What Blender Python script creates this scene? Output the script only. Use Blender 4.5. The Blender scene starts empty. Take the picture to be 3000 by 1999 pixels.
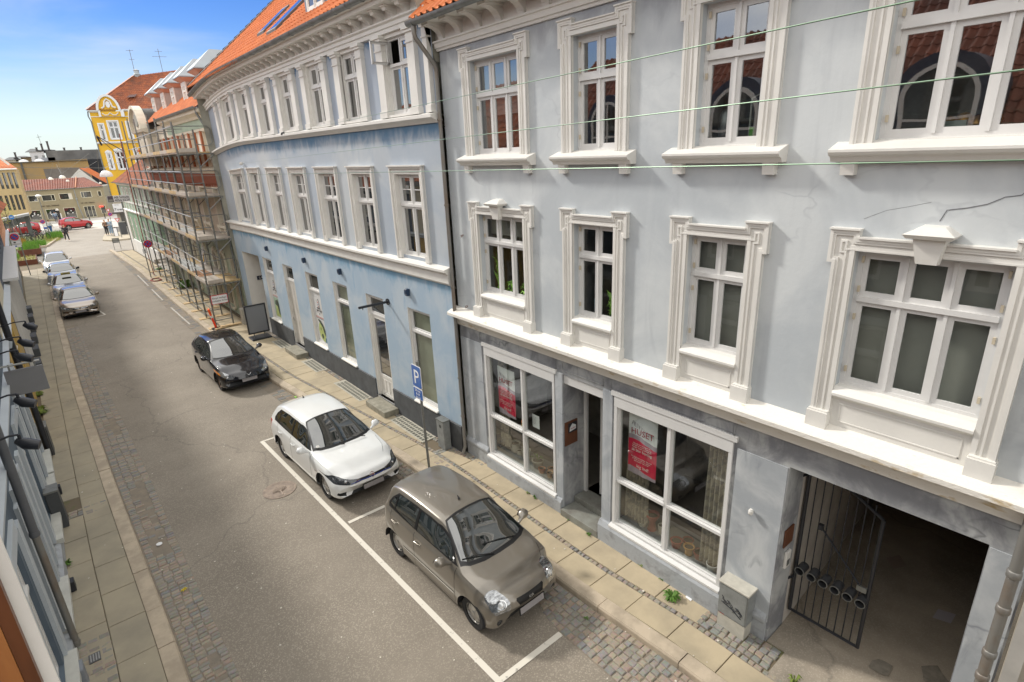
import bpy, bmesh, math, random
from mathutils import Vector, Matrix
R = math.radians; PI = math.pi
random.seed(11)
S = bpy.context.scene
COL = S.collection

# ---------------- camera ----------------
cd = bpy.data.cameras.new('camera'); cam = bpy.data.objects.new('camera', cd); COL.objects.link(cam)
yaw, pitch, roll = R(38.955), R(18.993), R(-2.482)
fw = Vector((math.sin(yaw)*math.cos(pitch), math.cos(yaw)*math.cos(pitch), -math.sin(pitch)))
r0 = Vector((math.cos(yaw), -math.sin(yaw), 0)); u0 = r0.cross(fw)
rr = math.cos(roll)*r0 + math.sin(roll)*u0; uu = -math.sin(roll)*r0 + math.cos(roll)*u0
m = Matrix((rr, uu, -fw)).transposed().to_4x4(); m.translation = (0, 0, 7.27)
cam.matrix_world = m
cd.sensor_width = 36; cd.lens = 36*1629.5/3000; cd.clip_start = 0.05; cd.clip_end = 2000
S.camera = cam
# ---------------- sky, sun, exposure ----------------
SUN = Vector((-.5, 1.25, 1.0)).normalized()
W = bpy.data.worlds.new('World'); S.world = W; W.use_nodes = True
nt = W.node_tree; N = nt.nodes; bg = N['Background']
sky = N.new('ShaderNodeTexSky'); sky.sky_type = 'NISHITA'; sky.sun_disc = False
sky.sun_elevation = math.asin(SUN.z); sky.sun_rotation = math.atan2(SUN.x, SUN.y)
sky.air_density = 1.0; sky.dust_density = 0.0; sky.ozone_density = 2.0
SKYV = .50; CLOUDC = (6.9, 6.8, 6.6)
L = nt.links.new
tc = N.new('ShaderNodeTexCoord'); mp = N.new('ShaderNodeMapping'); mp.inputs['Scale'].default_value = (1.1, 1.1, 6)
mp.inputs['Rotation'].default_value = (R(8), R(14), 0)
cl = N.new('ShaderNodeTexNoise'); cl.inputs['Scale'].default_value = 2.0; cl.inputs['Detail'].default_value = 7; cl.inputs['Distortion'].default_value = .5
L(tc.outputs['Generated'], mp.inputs[0]); L(mp.outputs[0], cl.inputs[0])
def mrange(src, a, b, c=0, d=1, smooth=True):
    r = N.new('ShaderNodeMapRange'); r.interpolation_type = 'SMOOTHSTEP' if smooth else 'LINEAR'
    for i, v in zip((1, 2, 3, 4), (a, b, c, d)): r.inputs[i].default_value = v
    L(src, r.inputs[0]); return r.outputs[0]
def wmath(op, a, b):
    r = N.new('ShaderNodeMath'); r.operation = op; r.use_clamp = True
    for i, v in ((0, a), (1, b)):
        if isinstance(v, (int, float)): r.inputs[i].default_value = v
        else: L(v, r.inputs[i])
    return r.outputs[0]
sepd = N.new('ShaderNodeSeparateXYZ'); L(tc.outputs['Generated'], sepd.inputs[0])
thin = mrange(cl.outputs['Fac'], .46, .80, 0, .65)                      # thin high streaks ahead
dt = N.new('ShaderNodeVectorMath'); dt.operation = 'DOT_PRODUCT'; dt.inputs[1].default_value = (-.42, -.48, .77); L(tc.outputs['Generated'], dt.inputs[0])
fill_cloud = wmath('MULTIPLY', wmath('MAXIMUM', mrange(dt.outputs['Value'], .02, .35), mrange(sepd.outputs['Z'], .36, .56)), mrange(cl.outputs['Fac'], .25, .55, .72, .97))   # unseen broken cloud added overhead, behind and left to brighten the facades
haze = mrange(sepd.outputs['Z'], -.04, .19, .95, 0)                      # white horizon
hs = N.new('ShaderNodeHueSaturation'); hs.inputs['Saturation'].default_value = 1.45; hs.inputs['Hue'].default_value = .525; hs.inputs['Value'].default_value = SKYV; L(sky.outputs[0], hs.inputs['Color'])
prev = hs.outputs[0]
for f_, c_ in ((thin, (3.6, 3.8, 4.1)), (haze, (3.3, 3.55, 3.95)), (fill_cloud, (7.6, 7.45, 7.1))):
    mx = N.new('ShaderNodeMix'); mx.data_type = 'RGBA'; mx.inputs[7].default_value = c_+(1,); L(f_, mx.inputs[0]); L(prev, mx.inputs[6]); prev = mx.outputs[2]
L(prev, bg.inputs[0]); bg.inputs[1].default_value = 0.13
sl = bpy.data.lights.new('sun', 'SUN'); sl.energy = 1.7; sl.angle = R(6.0); sl.color = (1, .95, .87)
so = bpy.data.objects.new('sun', sl); COL.objects.link(so)
so.rotation_euler = (-SUN).to_track_quat('-Z', 'Y').to_euler(); so.location = (-8, 20, 30)
vs = S.view_settings; vs.view_transform = 'Standard'; vs.look = 'None'; vs.gamma = 1; vs.use_curve_mapping = False; vs.exposure = 0.90
S.render.engine = 'CYCLES'

# ---------------- materials ----------------
MC = {}
def mat(name, col, rough=.7, metal=0, var=.12, vs=3.0, bump=0, bs=40, spec=.5, col2=None, thr=None, coat=0, ior=None, stretch=None, detail=5):
    if name in MC: return MC[name]
    M = bpy.data.materials.new(name); M.use_nodes = True; MC[name] = M
    n = M.node_tree.nodes; l = M.node_tree.links.new; b = n['Principled BSDF']
    b.inputs['Roughness'].default_value = rough; b.inputs['Metallic'].default_value = metal
    b.inputs['Specular IOR Level'].default_value = spec
    if coat: b.inputs['Coat Weight'].default_value = coat; b.inputs['Coat Roughness'].default_value = .04
    if ior: b.inputs['IOR'].default_value = ior
    c = tuple(col)+(1,)
    if var or col2 or bump:
        t = n.new('ShaderNodeTexCoord'); src = t.outputs['Object']
        if stretch:
            mp = n.new('ShaderNodeMapping'); mp.inputs['Scale'].default_value = stretch; l(src, mp.inputs[0]); src = mp.outputs[0]
    if var or col2:
        a = n.new('ShaderNodeTexNoise'); a.inputs['Scale'].default_value = vs; a.inputs['Detail'].default_value = detail; a.inputs['Roughness'].default_value = .62
        l(src, a.inputs[0])
        r = n.new('ShaderNodeMapRange')
        lo, hi = thr or (.3, .7)
        r.inputs[1].default_value = lo; r.inputs[2].default_value = hi; l(a.outputs['Fac'], r.inputs[0])
        x = n.new('ShaderNodeMix'); x.data_type = 'RGBA'; l(r.outputs[0], x.inputs[0])
        if col2: x.inputs[6].default_value = c; x.inputs[7].default_value = tuple(col2)+(1,)
        else:
            x.inputs[6].default_value = tuple(v*(1-var) for v in col)+(1,); x.inputs[7].default_value = tuple(min(1, v*(1+var)) for v in col)+(1,)
        l(x.outputs[2], b.inputs['Base Color'])
    else: b.inputs['Base Color'].default_value = c
    if bump:
        a = n.new('ShaderNodeTexNoise'); a.inputs['Scale'].default_value = bs; a.inputs['Detail'].default_value = 4; l(src, a.inputs[0])
        bp = n.new('ShaderNodeBump'); bp.inputs['Strength'].default_value = bump; bp.inputs['Distance'].default_value = .02
        l(a.outputs['Fac'], bp.inputs['Height']); l(bp.outputs[0], b.inputs['Normal'])
    return M

def stained(name, base, pale, dark, z0=0, zband=None, bandcol=None, ssc=.8, crack=.0):
    """wall plaster: large patches, vertical weather streaks, hairline marks, optional darker band below a ledge"""
    M = bpy.data.materials.new(name); M.use_nodes = True; MC[name] = M
    n = M.node_tree.nodes; l = M.node_tree.links.new; b = n['Principled BSDF']; b.inputs['Roughness'].default_value = .82
    g = n.new('ShaderNodeNewGeometry'); pos = g.outputs['Position']
    def noise(sc, st=(1, 1, 1), det=6, dist=0):
        mp = n.new('ShaderNodeMapping'); mp.inputs['Scale'].default_value = st; l(pos, mp.inputs[0])
        a = n.new('ShaderNodeTexNoise'); a.inputs['Scale'].default_value = sc; a.inputs['Detail'].default_value = det; a.inputs['Roughness'].default_value = .6; a.inputs['Distortion'].default_value = dist
        l(mp.outputs[0], a.inputs[0]); return a.outputs['Fac']
    def rng(x, a, c, d=0, e=1):
        r = n.new('ShaderNodeMapRange'); r.interpolation_type = 'SMOOTHSTEP'
        for i, v in zip((1, 2, 3, 4), (a, c, d, e)): r.inputs[i].default_value = v
        l(x, r.inputs[0]); return r.outputs[0]
    def mix(f, A, B):
        x = n.new('ShaderNodeMix'); x.data_type = 'RGBA'; l(f, x.inputs[0])
        for i, q in ((6, A), (7, B)):
            if isinstance(q, tuple): x.inputs[i].default_value = q+(1,)
            else: l(q, x.inputs[i])
        return x.outputs[2]
    c = mix(rng(noise(.55*ssc, det=5, dist=.7), .4, .66), base, pale)
    c = mix(rng(noise(1.6*ssc, (1, 1, .35), dist=1.2), .56, .76, 0, .55), c, dark)
    c = mix(rng(noise(4.2, (1, 1, .07), 7), .54, .78, 0, .38), c, dark)
    c = mix(rng(noise(2.4, (1, 1, .10), 6), .56, .75, 0, .35), c, pale)
    c = mix(rng(noise(11, (1, 1, 1), 3), .5, .8, 0, .16), c, pale)
    if crack:
        v = n.new('ShaderNodeTexVoronoi'); v.feature = 'DISTANCE_TO_EDGE'; v.inputs['Scale'].default_value = 1.15
        mp = n.new('ShaderNodeMapping'); mp.inputs['Scale'].default_value = (1, 1, 1.7); l(pos, mp.inputs[0])
        nn = n.new('ShaderNodeTexNoise'); nn.inputs['Scale'].default_value = 2.5; l(mp.outputs[0], nn.inputs[0])
        va = n.new('ShaderNodeMix'); va.data_type = 'VECTOR'; va.inputs[0].default_value = .45; l(mp.outputs[0], va.inputs[4]); l(nn.outputs['Color'], va.inputs[5])
        l(va.outputs[1], v.inputs[0])
        f = n.new('ShaderNodeMath'); f.operation = 'MULTIPLY'; l(rng(v.outputs['Distance'], .0, .03, 1, 0), f.inputs[0]); l(rng(noise(.7), .5, .7, 0, crack), f.inputs[1])
        c = mix(f.outputs[0], c, dark)
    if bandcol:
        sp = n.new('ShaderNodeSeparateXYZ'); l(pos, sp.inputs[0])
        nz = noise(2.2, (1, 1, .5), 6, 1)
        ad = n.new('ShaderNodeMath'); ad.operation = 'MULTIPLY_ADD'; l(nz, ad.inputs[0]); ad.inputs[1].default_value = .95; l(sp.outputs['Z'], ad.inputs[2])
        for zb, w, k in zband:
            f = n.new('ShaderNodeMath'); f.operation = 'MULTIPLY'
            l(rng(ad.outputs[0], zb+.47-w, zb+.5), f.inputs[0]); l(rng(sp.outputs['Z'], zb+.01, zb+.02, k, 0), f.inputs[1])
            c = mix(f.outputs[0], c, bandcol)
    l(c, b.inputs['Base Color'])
    bp = n.new('ShaderNodeBump'); bp.inputs['Strength'].default_value = .13; bp.inputs['Distance'].default_value = .02
    l(noise(14, det=6), bp.inputs['Height']); l(bp.outputs[0], b.inputs['Normal'])
    return M

def glassm(name, tint=(.82, .87, .85), f=.07):
    M = bpy.data.materials.new(name); M.use_nodes = True; MC[name] = M
    n = M.node_tree.nodes; l = M.node_tree.links.new; n.remove(n['Principled BSDF'])
    t = n.new('ShaderNodeBsdfTransparent'); t.inputs[0].default_value = tint+(1,)
    g = n.new('ShaderNodeBsdfGlossy'); g.inputs['Roughness'].default_value = .015; g.inputs[0].default_value = (.95, .97, 1, 1)
    lw = n.new('ShaderNodeLayerWeight'); lw.inputs[0].default_value = .5   # Facing = 1-|cos|, the same from both sides of the pane
    pw = n.new('ShaderNodeMath'); pw.operation = 'POWER'; pw.inputs[1].default_value = 4; l(lw.outputs['Facing'], pw.inputs[0])
    ad = n.new('ShaderNodeMath'); ad.operation = 'MULTIPLY_ADD'; ad.inputs[1].default_value = .9; ad.inputs[2].default_value = f; l(pw.outputs[0], ad.inputs[0])
    # slightly wavy old panes
    no = n.new('ShaderNodeTexNoise'); no.inputs['Scale'].default_value = 2.2; no.inputs['Detail'].default_value = 1
    tc = n.new('ShaderNodeTexCoord'); l(tc.outputs['Object'], no.inputs[0])
    bp = n.new('ShaderNodeBump'); bp.inputs['Strength'].default_value = .05; bp.inputs['Distance'].default_value = .02; l(no.outputs['Fac'], bp.inputs['Height']); l(bp.outputs[0], g.inputs['Normal'])
    mx = n.new('ShaderNodeMixShader'); l(ad.outputs[0], mx.inputs[0]); l(t.outputs[0], mx.inputs[1]); l(g.outputs[0], mx.inputs[2]); l(mx.outputs[0], n['Material Output'].inputs[0])
    return M

def emis(name, col, s):
    M = bpy.data.materials.new(name); M.use_nodes = True; b = M.node_tree.nodes['Principled BSDF']
    b.inputs['Base Color'].default_value = tuple(col)+(1,); b.inputs['Emission Color'].default_value = tuple(col)+(1,); b.inputs['Emission Strength'].default_value = s
    MC[name] = M; return M

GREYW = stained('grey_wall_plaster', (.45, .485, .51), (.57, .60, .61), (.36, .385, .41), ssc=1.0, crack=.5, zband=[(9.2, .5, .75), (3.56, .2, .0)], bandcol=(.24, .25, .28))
GREYD = stained('grey_shopfront_plaster', (.20, .205, .22), (.42, .43, .43), (.10, .105, .115), ssc=2.6, crack=.6)
GREYB = stained('grey_pier_plaster', (.35, .375, .40), (.49, .51, .52), (.20, .215, .24), ssc=2.2, crack=.8)
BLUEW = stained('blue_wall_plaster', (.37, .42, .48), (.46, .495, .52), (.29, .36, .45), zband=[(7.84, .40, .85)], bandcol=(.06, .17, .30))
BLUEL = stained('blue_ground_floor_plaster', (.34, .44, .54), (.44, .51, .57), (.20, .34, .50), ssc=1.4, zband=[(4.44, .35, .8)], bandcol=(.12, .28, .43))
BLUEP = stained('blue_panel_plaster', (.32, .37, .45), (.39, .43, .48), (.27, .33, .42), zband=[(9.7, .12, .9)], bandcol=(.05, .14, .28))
WHT = mat('white_paint', (.69, .675, .635), .6, var=.05, vs=2.2, bump=.06, bs=25)
WHTD = mat('weathered_white_stone', (.80, .76, .69), .75, vs=3.5, col2=(.66, .60, .50), thr=(.5, .85), bump=.2, bs=30)
LEDGE = mat('flaking_white_ledge', (.74, .71, .65), .7, vs=5.5, col2=(.50, .38, .20), thr=(.60, .72), bump=.4, bs=40, stretch=(1, .45, 1))
WFR = mat('window_frame_paint', (.66, .655, .64), .45, var=.04, vs=3)
ZINC = mat('zinc_metal', (.20, .215, .215), .45, .55, var=.25, vs=4)
ZINCL = mat('pale_zinc_sheet', (.36, .40, .43), .5, .35, var=.08, vs=2)
STEEL = mat('galvanised_steel', (.21, .215, .205), .5, .5, var=.2, vs=8)
BLK = mat('black_painted_metal', (.022, .024, .03), .42, .1, var=.2, vs=8)
BLKM = mat('black_matt', (.012, .012, .014), .8, var=0)
PLINTH = mat('dark_grey_plinth', (.075, .08, .085), .8, var=.25, vs=3, bump=.2)
PLST = mat('grey_plinth_render', (.36, .38, .40), .8, vs=5, col2=(.2, .2, .2), thr=(.5, .8), bump=.4, bs=15)
GLD = mat('dark_window_glass', (.030, .034, .034), .015, spec=.9, ior=1.75, var=0)
GLR = mat('reflective_window_glass', (.022, .024, .026), .012, spec=1, ior=2.3, var=0)
GLC = glassm('clear_window_glass')
GLS = glassm('shop_window_glass', (.86, .89, .86), .13)
GLU = glassm('upper_window_glass', (.75, .8, .78), .26)
GLM = glassm('middle_window_glass', (.85, .88, .86), .06)
ROOM = mat('dark_interior', (.24, .225, .19), .9, var=.5, vs=1.2)
ROOMF = mat('interior_floor', (.10, .09, .075), .7, var=.2)
BLIND = mat('grey_window_blind', (.30, .30, .27), .9, var=.06, vs=2)
BLINDL = mat('pale_roller_blind', (.42, .44, .46), .9, var=.05)
RUST = mat('rusty_brown', (.12, .045, .02), .6, var=.3)
RED = mat('red_paint', (.55, .02, .03), .45, var=.05)
WOOD = mat('brown_wood', (.24, .085, .025), .4, vs=6, col2=(.36, .15, .045), stretch=(4, 4, .5))

def tilem(name, c1, c2, dark, sc=3.2, moss=.5):
    M = bpy.data.materials.new(name); M.use_nodes = True; MC[name] = M
    n = M.node_tree.nodes; l = M.node_tree.links.new; b = n['Principled BSDF']; b.inputs['Roughness'].default_value = .75
    t = n.new('ShaderNodeTexCoord')
    v = n.new('ShaderNodeTexVoronoi'); v.inputs['Scale'].default_value = sc; l(t.outputs['Object'], v.inputs[0])
    sp = n.new('ShaderNodeSeparateColor'); l(v.outputs['Color'], sp.inputs[0])
    x = n.new('ShaderNodeMix'); x.data_type = 'RGBA'; x.inputs[6].default_value = c1+(1,); x.inputs[7].default_value = c2+(1,); l(sp.outputs[0], x.inputs[0])
    a = n.new('ShaderNodeTexNoise'); a.inputs['Scale'].default_value = .9; a.inputs['Detail'].default_value = 8; l(t.outputs['Object'], a.inputs[0])
    r = n.new('ShaderNodeMapRange'); r.inputs[1].default_value = .45; r.inputs[2].default_value = .75; r.inputs[4].default_value = moss; l(a.outputs['Fac'], r.inputs[0])
    y = n.new('ShaderNodeMix'); y.data_type = 'RGBA'; l(r.outputs[0], y.inputs[0]); l(x.outputs[2], y.inputs[6]); y.inputs[7].default_value = dark+(1,)
    l(y.outputs[2], b.inputs['Base Color']); return M
TILE_N = tilem('new_orange_clay_tiles', (.62, .19, .06), (.52, .14, .04), (.30, .10, .04), 3.6, .3)
TILE_O = tilem('weathered_clay_tiles', (.40, .125, .05), (.26, .085, .045), (.10, .055, .04), 3.4, .75)
TILE_B = tilem('brown_clay_tiles', (.27, .085, .05), (.20, .06, .04), (.09, .045, .035), 3.4, .6)

# ---------------- mesh builder ----------------
def wloc(p):
    v = Vector((0, 0, 0))
    while p is not None: v += p.location; p = p.parent
    return v
class MB:
    def __init__(s, T=None): s.v = []; s.f = []; s.T = T
    def add(s, vs, fs):
        n = len(s.v); s.v += [tuple(v) for v in vs]; s.f += [tuple(i+n for i in f) for f in fs]; return s
    def box(s, a0, a1, b0, b1, c0, c1):
        return s.add([(a0, b0, c0), (a1, b0, c0), (a1, b1, c0), (a0, b1, c0), (a0, b0, c1), (a1, b0, c1), (a1, b1, c1), (a0, b1, c1)],
                     [(3, 2, 1, 0), (4, 5, 6, 7), (0, 1, 5, 4), (1, 2, 6, 5), (2, 3, 7, 6), (3, 0, 4, 7)])
    def quad(s, *p): return s.add(p, [tuple(range(len(p)))])
    def ext(s, poly, ax, lo, hi):
        """prism: poly in the two other axes (cyclic order), extruded along ax"""
        def P(q, h): return (h, q[0], q[1]) if ax == 0 else ((q[0], h, q[1]) if ax == 1 else (q[0], q[1], h))
        n = len(poly); vs = [P(q, lo) for q in poly]+[P(q, hi) for q in poly]
        return s.add(vs, [tuple(range(n-1, -1, -1)), tuple(range(n, 2*n))]+[(i, (i+1) % n, n+(i+1) % n, n+i) for i in range(n)])
    def tube(s, pts, r, n=8, cap=True):
        pts = [Vector(p) for p in pts]; rs = r if isinstance(r, (list, tuple)) else [r]*len(pts)
        rings = []; up = None
        for i, p in enumerate(pts):
            d = (pts[min(i+1, len(pts)-1)]-pts[max(i-1, 0)]).normalized()
            if up is None or abs(up.dot(d)) > .95: up = Vector((0, 0, 1)) if abs(d.z) < .9 else Vector((1, 0, 0))
            x = d.cross(up).normalized(); up = x.cross(d).normalized()
            rings.append([p+rs[i]*(math.cos(2*PI*k/n)*x+math.sin(2*PI*k/n)*up) for k in range(n)])
        vs = [q for g in rings for q in g]; fs = []
        for i in range(len(pts)-1):
            for k in range(n): fs.append((i*n+k, i*n+(k+1) % n, (i+1)*n+(k+1) % n, (i+1)*n+k))
        if cap: fs += [tuple(range(n-1, -1, -1)), tuple(range(len(vs)-n, len(vs)))]
        return s.add(vs, fs)
    def lathe(s, prof, c=(0, 0, 0), ax=2, n=24, cap=True):
        vs = []; fs = []
        for r, h in prof:
            for k in range(n):
                a = 2*PI*k/n; x, y = r*math.cos(a), r*math.sin(a)
                q = (x, y, h) if ax == 2 else ((h, x, y) if ax == 0 else (x, h, y)); vs.append((q[0]+c[0], q[1]+c[1], q[2]+c[2]))
        for i in range(len(prof)-1):
            for k in range(n): fs.append((i*n+k, i*n+(k+1) % n, (i+1)*n+(k+1) % n, (i+1)*n+k))
        if cap and prof[0][0] > 1e-6: fs.append(tuple(range(n-1, -1, -1)))
        if cap and prof[-1][0] > 1e-6: fs.append(tuple(range(len(vs)-n, len(vs))))
        return s.add(vs, fs)
    def sweep(s, prof, ss):
        """profile [(o,z)] swept along s stations of a facade map"""
        n = len(prof); vs = [(t, o, z) for t in ss for o, z in prof]; fs = []
        for i in range(len(ss)-1):
            for k in range(n): fs.append((i*n+k, i*n+(k+1) % n, (i+1)*n+(k+1) % n, (i+1)*n+k))
        fs += [tuple(range(n-1, -1, -1)), tuple(range(len(vs)-n, len(vs)))]
        return s.add(vs, fs)
    def build(s, name, m, parent=None, smooth=None, world=True, bev=0):
        T = s.T; vs = [Vector(T(*v)) if T else Vector(v) for v in s.v]
        if parent is None:
            lo = [min(v[i] for v in vs) for i in range(3)]; hi = [max(v[i] for v in vs) for i in range(3)]
            off = Vector(((lo[0]+hi[0])/2, (lo[1]+hi[1])/2, lo[2]))
        else: off = wloc(parent)
        me = bpy.data.meshes.new(name); me.from_pydata([v-off for v in vs], [], s.f)
        bm = bmesh.new(); bm.from_mesh(me)
        bmesh.ops.remove_doubles(bm, verts=bm.verts, dist=1e-5)
        bmesh.ops.recalc_face_normals(bm, faces=bm.faces)
        if bev: bmesh.ops.bevel(bm, geom=bm.edges, offset=bev, segments=1, affect='EDGES')
        bm.to_mesh(me); bm.free()
        if smooth is not None:
            me.shade_smooth(); me.set_sharp_from_angle(angle=R(smooth))
        o = bpy.data.objects.new(name, me); COL.objects.link(o)
        me.materials.append(m)
        if parent is None: o.location = off
        else: o.parent = parent
        return o
def parts(mb, name, m, parent, smooth=None):
    """build every connected piece of mb as a part of its own"""
    key = [tuple(round(c, 4) for c in v) for v in mb.v]; root = {}
    def find(a):
        while root.setdefault(a, a) != a: a = root[a]
        return a
    for f in mb.f:
        r = find(key[f[0]])
        for i in f[1:]: root[find(key[i])] = r
    grp = {}
    for f in mb.f: grp.setdefault(find(key[f[0]]), []).append(f)
    for fs in grp.values():
        q = MB(mb.T); ids = sorted({i for f in fs for i in f}); mp_ = {i: k for k, i in enumerate(ids)}
        q.v = [mb.v[i] for i in ids]; q.f = [tuple(mp_[i] for i in f) for f in fs]; q.build(name, m, parent, smooth)
def tag(o, label, cat, group=None):
    o['label'] = label; o['category'] = cat
    if group: o['group'] = group
    return o
def thing(name, label, cat, loc=(0, 0, 0), group=None):
    o = bpy.data.objects.new(name, None); o.empty_display_size = .2; COL.objects.link(o); o.location = loc
    return tag(o, label, cat, group)
def struct(o): o['kind'] = 'structure'; return o
def copy_tree(o, parent=None):
    c = o.copy(); COL.objects.link(c); c.parent = parent
    for ch in o.children: copy_tree(ch, c)
    return c
FONT = {}
def text(s, size, name, m, parent, org, xd, yd, depth=.004, align='CENTER', sx=1, shear=0):
    """lettering as mesh: org = world point, xd/yd = reading and up directions"""
    cu = bpy.data.curves.new('t', 'FONT'); cu.body = s; cu.size = size; cu.align_x = align; cu.extrude = depth; cu.resolution_u = 2; cu.shear = shear
    o = bpy.data.objects.new('t', cu); COL.objects.link(o); bpy.context.view_layer.update()
    me = bpy.data.meshes.new_from_object(o.evaluated_get(bpy.context.evaluated_depsgraph_get()))
    bpy.data.objects.remove(o)
    xd = Vector(xd).normalized(); yd = Vector(yd).normalized(); zd = xd.cross(yd); off = Vector(org)-wloc(parent)
    for v in me.vertices: c = v.co.copy(); v.co = off+xd*c.x*sx+yd*c.y+zd*c.z
    me.materials.clear(); me.materials.append(m)
    q = bpy.data.objects.new(name, me); COL.objects.link(q); q.parent = parent; return q

# ---------------- facade helpers (coordinates: s along the wall, o outwards, z up) ----------------
def lin(pts):
    def f(x):
        if x <= pts[0][0]: return pts[0][1]
        for (a, b), (c, d) in zip(pts, pts[1:]):
            if x <= c: return b+(d-b)*(x-a)/(c-a)
        return pts[-1][1]
    return f
def wall(mb, s0, s1, z0, z1, ops=(), o=0., dep=.22, cuts=(), rev=None):
    S_ = sorted(set([s0, s1]+[x for op in ops for x in op[:2] if s0 < x < s1]+[c for c in cuts if s0 < c < s1]))
    Z_ = sorted(set([z0, z1]+[x for op in ops for x in op[2:4] if z0 < x < z1]))
    for a, b in zip(S_, S_[1:]):
        for c, d in zip(Z_, Z_[1:]):
            ms, mz = (a+b)/2, (c+d)/2
            if any(p[0] < ms < p[1] and p[2] < mz < p[3] for p in ops): continue
            mb.quad((a, o, c), (b, o, c), (b, o, d), (a, o, d))
    for p in ops:
        a, b, c, d = p[:4]; e = o-(p[4] if len(p) > 4 else dep)
        mb0, mb = mb, rev or mb
        mb.quad((a, o, c), (a, e, c), (a, e, d), (a, o, d)); mb.quad((b, o, c), (b, e, c), (b, e, d), (b, o, d))
        mb.quad((a, o, d), (b, o, d), (b, e, d), (a, e, d)); mb.quad((a, o, c), (b, o, c), (b, e, c), (a, e, c)); mb = mb0
def ribbon(mb, path, w0, w1, o0, o1):
    """moulding strip: follows a 2D path (s,z) between offsets w0..w1 to its left, from depth o0 to o1"""
    P = [Vector(p) for p in path]; n = len(P); A = []; B = []
    for i in range(n):
        d1 = (P[i]-P[i-1]).normalized() if i else (P[1]-P[0]).normalized()
        d2 = (P[i+1]-P[i]).normalized() if i < n-1 else d1
        n1 = Vector((-d1.y, d1.x)); n2 = Vector((-d2.y, d2.x)); b = n1+n2; k = b/(1+n1.dot(n2))
        A.append(P[i]+k*w0); B.append(P[i]+k*w1)
    for i in range(n-1):
        a, b, c, d = A[i], A[i+1], B[i+1], B[i]
        mb.add([(q.x, h, q.y) for h in (o0, o1) for q in (a, b, c, d)], [(4, 5, 6, 7), (0, 1, 5, 4), (1, 2, 6, 5), (2, 3, 7, 6), (3, 0, 4, 7)])
def window(T, parent, s0, s1, z0, z1, o, cols=2, tr=None, fm=WFR, gm=GLR, fr=.05, sf=.055, bars=0, muntin=None, name='window', openleaf=None):
    """frame with mullions, transom, inner sash frames; panes as a sub-part"""
    f = MB(T); g = MB(T); d = .06
    f.box(s0, s0+fr, o-d, o, z0, z1); f.box(s1-fr, s1, o-d, o, z0, z1); f.box(s0+fr, s1-fr, o-d, o, z0, z0+fr); f.box(s0+fr, s1-fr, o-d, o, z1-fr, z1)
    zs = [(z0+fr, z1-fr)] if tr is None else [(z0+fr, tr-.03), (tr+.03, z1-fr)]
    if tr is not None: f.box(s0+fr, s1-fr, o-d, o+.03, tr-.03, tr+.03)
    w = (s1-s0-2*fr); mw = .035
    for c in range(1, cols):
        x = s0+fr+w*c/cols
        for a, b in zs: f.box(x-mw/2, x+mw/2, o-d, o+.012, a, b)
    k = 0
    for a, b in zs:
        for c in range(cols):
            x0 = s0+fr+w*c/cols+(mw/2 if c else 0); x1 = s0+fr+w*(c+1)/cols-(mw/2 if c < cols-1 else 0)
            k += 1
            if openleaf == k: continue
            e = o-.012; q = sf
            f.box(x0, x0+q, e-.03, e, a, b); f.box(x1-q, x1, e-.03, e, a, b); f.box(x0+q, x1-q, e-.03, e, a, a+q); f.box(x0+q, x1-q, e-.03, e, b-q, b)
            g.quad((x0+q, e-.02, a+q), (x1-q, e-.02, a+q), (x1-q, e-.02, b-q), (x0+q, e-.02, b-q))
            if muntin and (a == zs[-1][0] or muntin > 1):
                zz = (a+b)/2; f.box(x0+q, x1-q, e-.022, e-.006, zz-.01, zz+.01)
    ob = f.build(name, fm, parent); g.build('pane', gm, ob)
    return ob
def tileroof(mb, E0, E1, R0, R1, tw=.22, th=.34, amp=.035, seg=6, lap=.02, skip=None):
    """pantiles: eave E0-E1, ridge R0-R1"""
    E0, E1, R0, R1 = map(Vector, (E0, E1, R0, R1)); wd = max((E1-E0).length, (R1-R0).length); hd = ((R0+R1)/2-(E0+E1)/2).length
    nrm = (E1-E0).cross(R0-E0).normalized()
    if nrm.z < 0: nrm = -nrm
    nt, nr = max(1, int(wd/tw)), max(1, int(hd/th)); ns = nt*seg
    for r in range(nr):
        vs = []
        for e in (0, 1):
            t = (r+e*1.02)/nr; t = min(t, 1)
            h0 = lap*(1-e)
            for i in range(ns+1):
                u = i/ns; ph = (i % seg)/seg
                p = (E0*(1-u)+E1*u)*(1-t)+(R0*(1-u)+R1*u)*t
                vs.append(p+nrm*(h0+amp*max(0, math.sin(2*PI*ph))+.3*amp*min(0, math.sin(2*PI*ph))))
        fs = [(i, i+1, ns+2+i, ns+1+i) for i in range(ns)]
        # front lip of each course
        for i in range(ns+1): vs.append(vs[i]-nrm*lap*1.2)
        k = 2*(ns+1); fs += [(k+i, k+i+1, i+1, i) for i in range(ns)]
        if skip: fs = [f for f in fs if not skip(sum((Vector(vs[q]) for q in f), Vector())/4)]
        mb.add(vs, fs)
# =====================================================================
#  RIGHT SIDE OF THE STREET
# =====================================================================
def TG(s, o, z): return (6.85-o, s, z)
XB = lin([(9, 6.76), (10.4, 6.72), (15, 6.62), (20, 6.57), (24.5, 6.52), (27.5, 6.36), (60, 5.70), (62, 5.68)])
def TB(s, o, z):
    k = max(0, s-23.2)/3.3
    return (XB(s)-o, s, z-.26*k*k*min(1, max(0, (z-5)/4)))
def TN(s, o, z): return (XB(s)-o, s, z)

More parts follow.
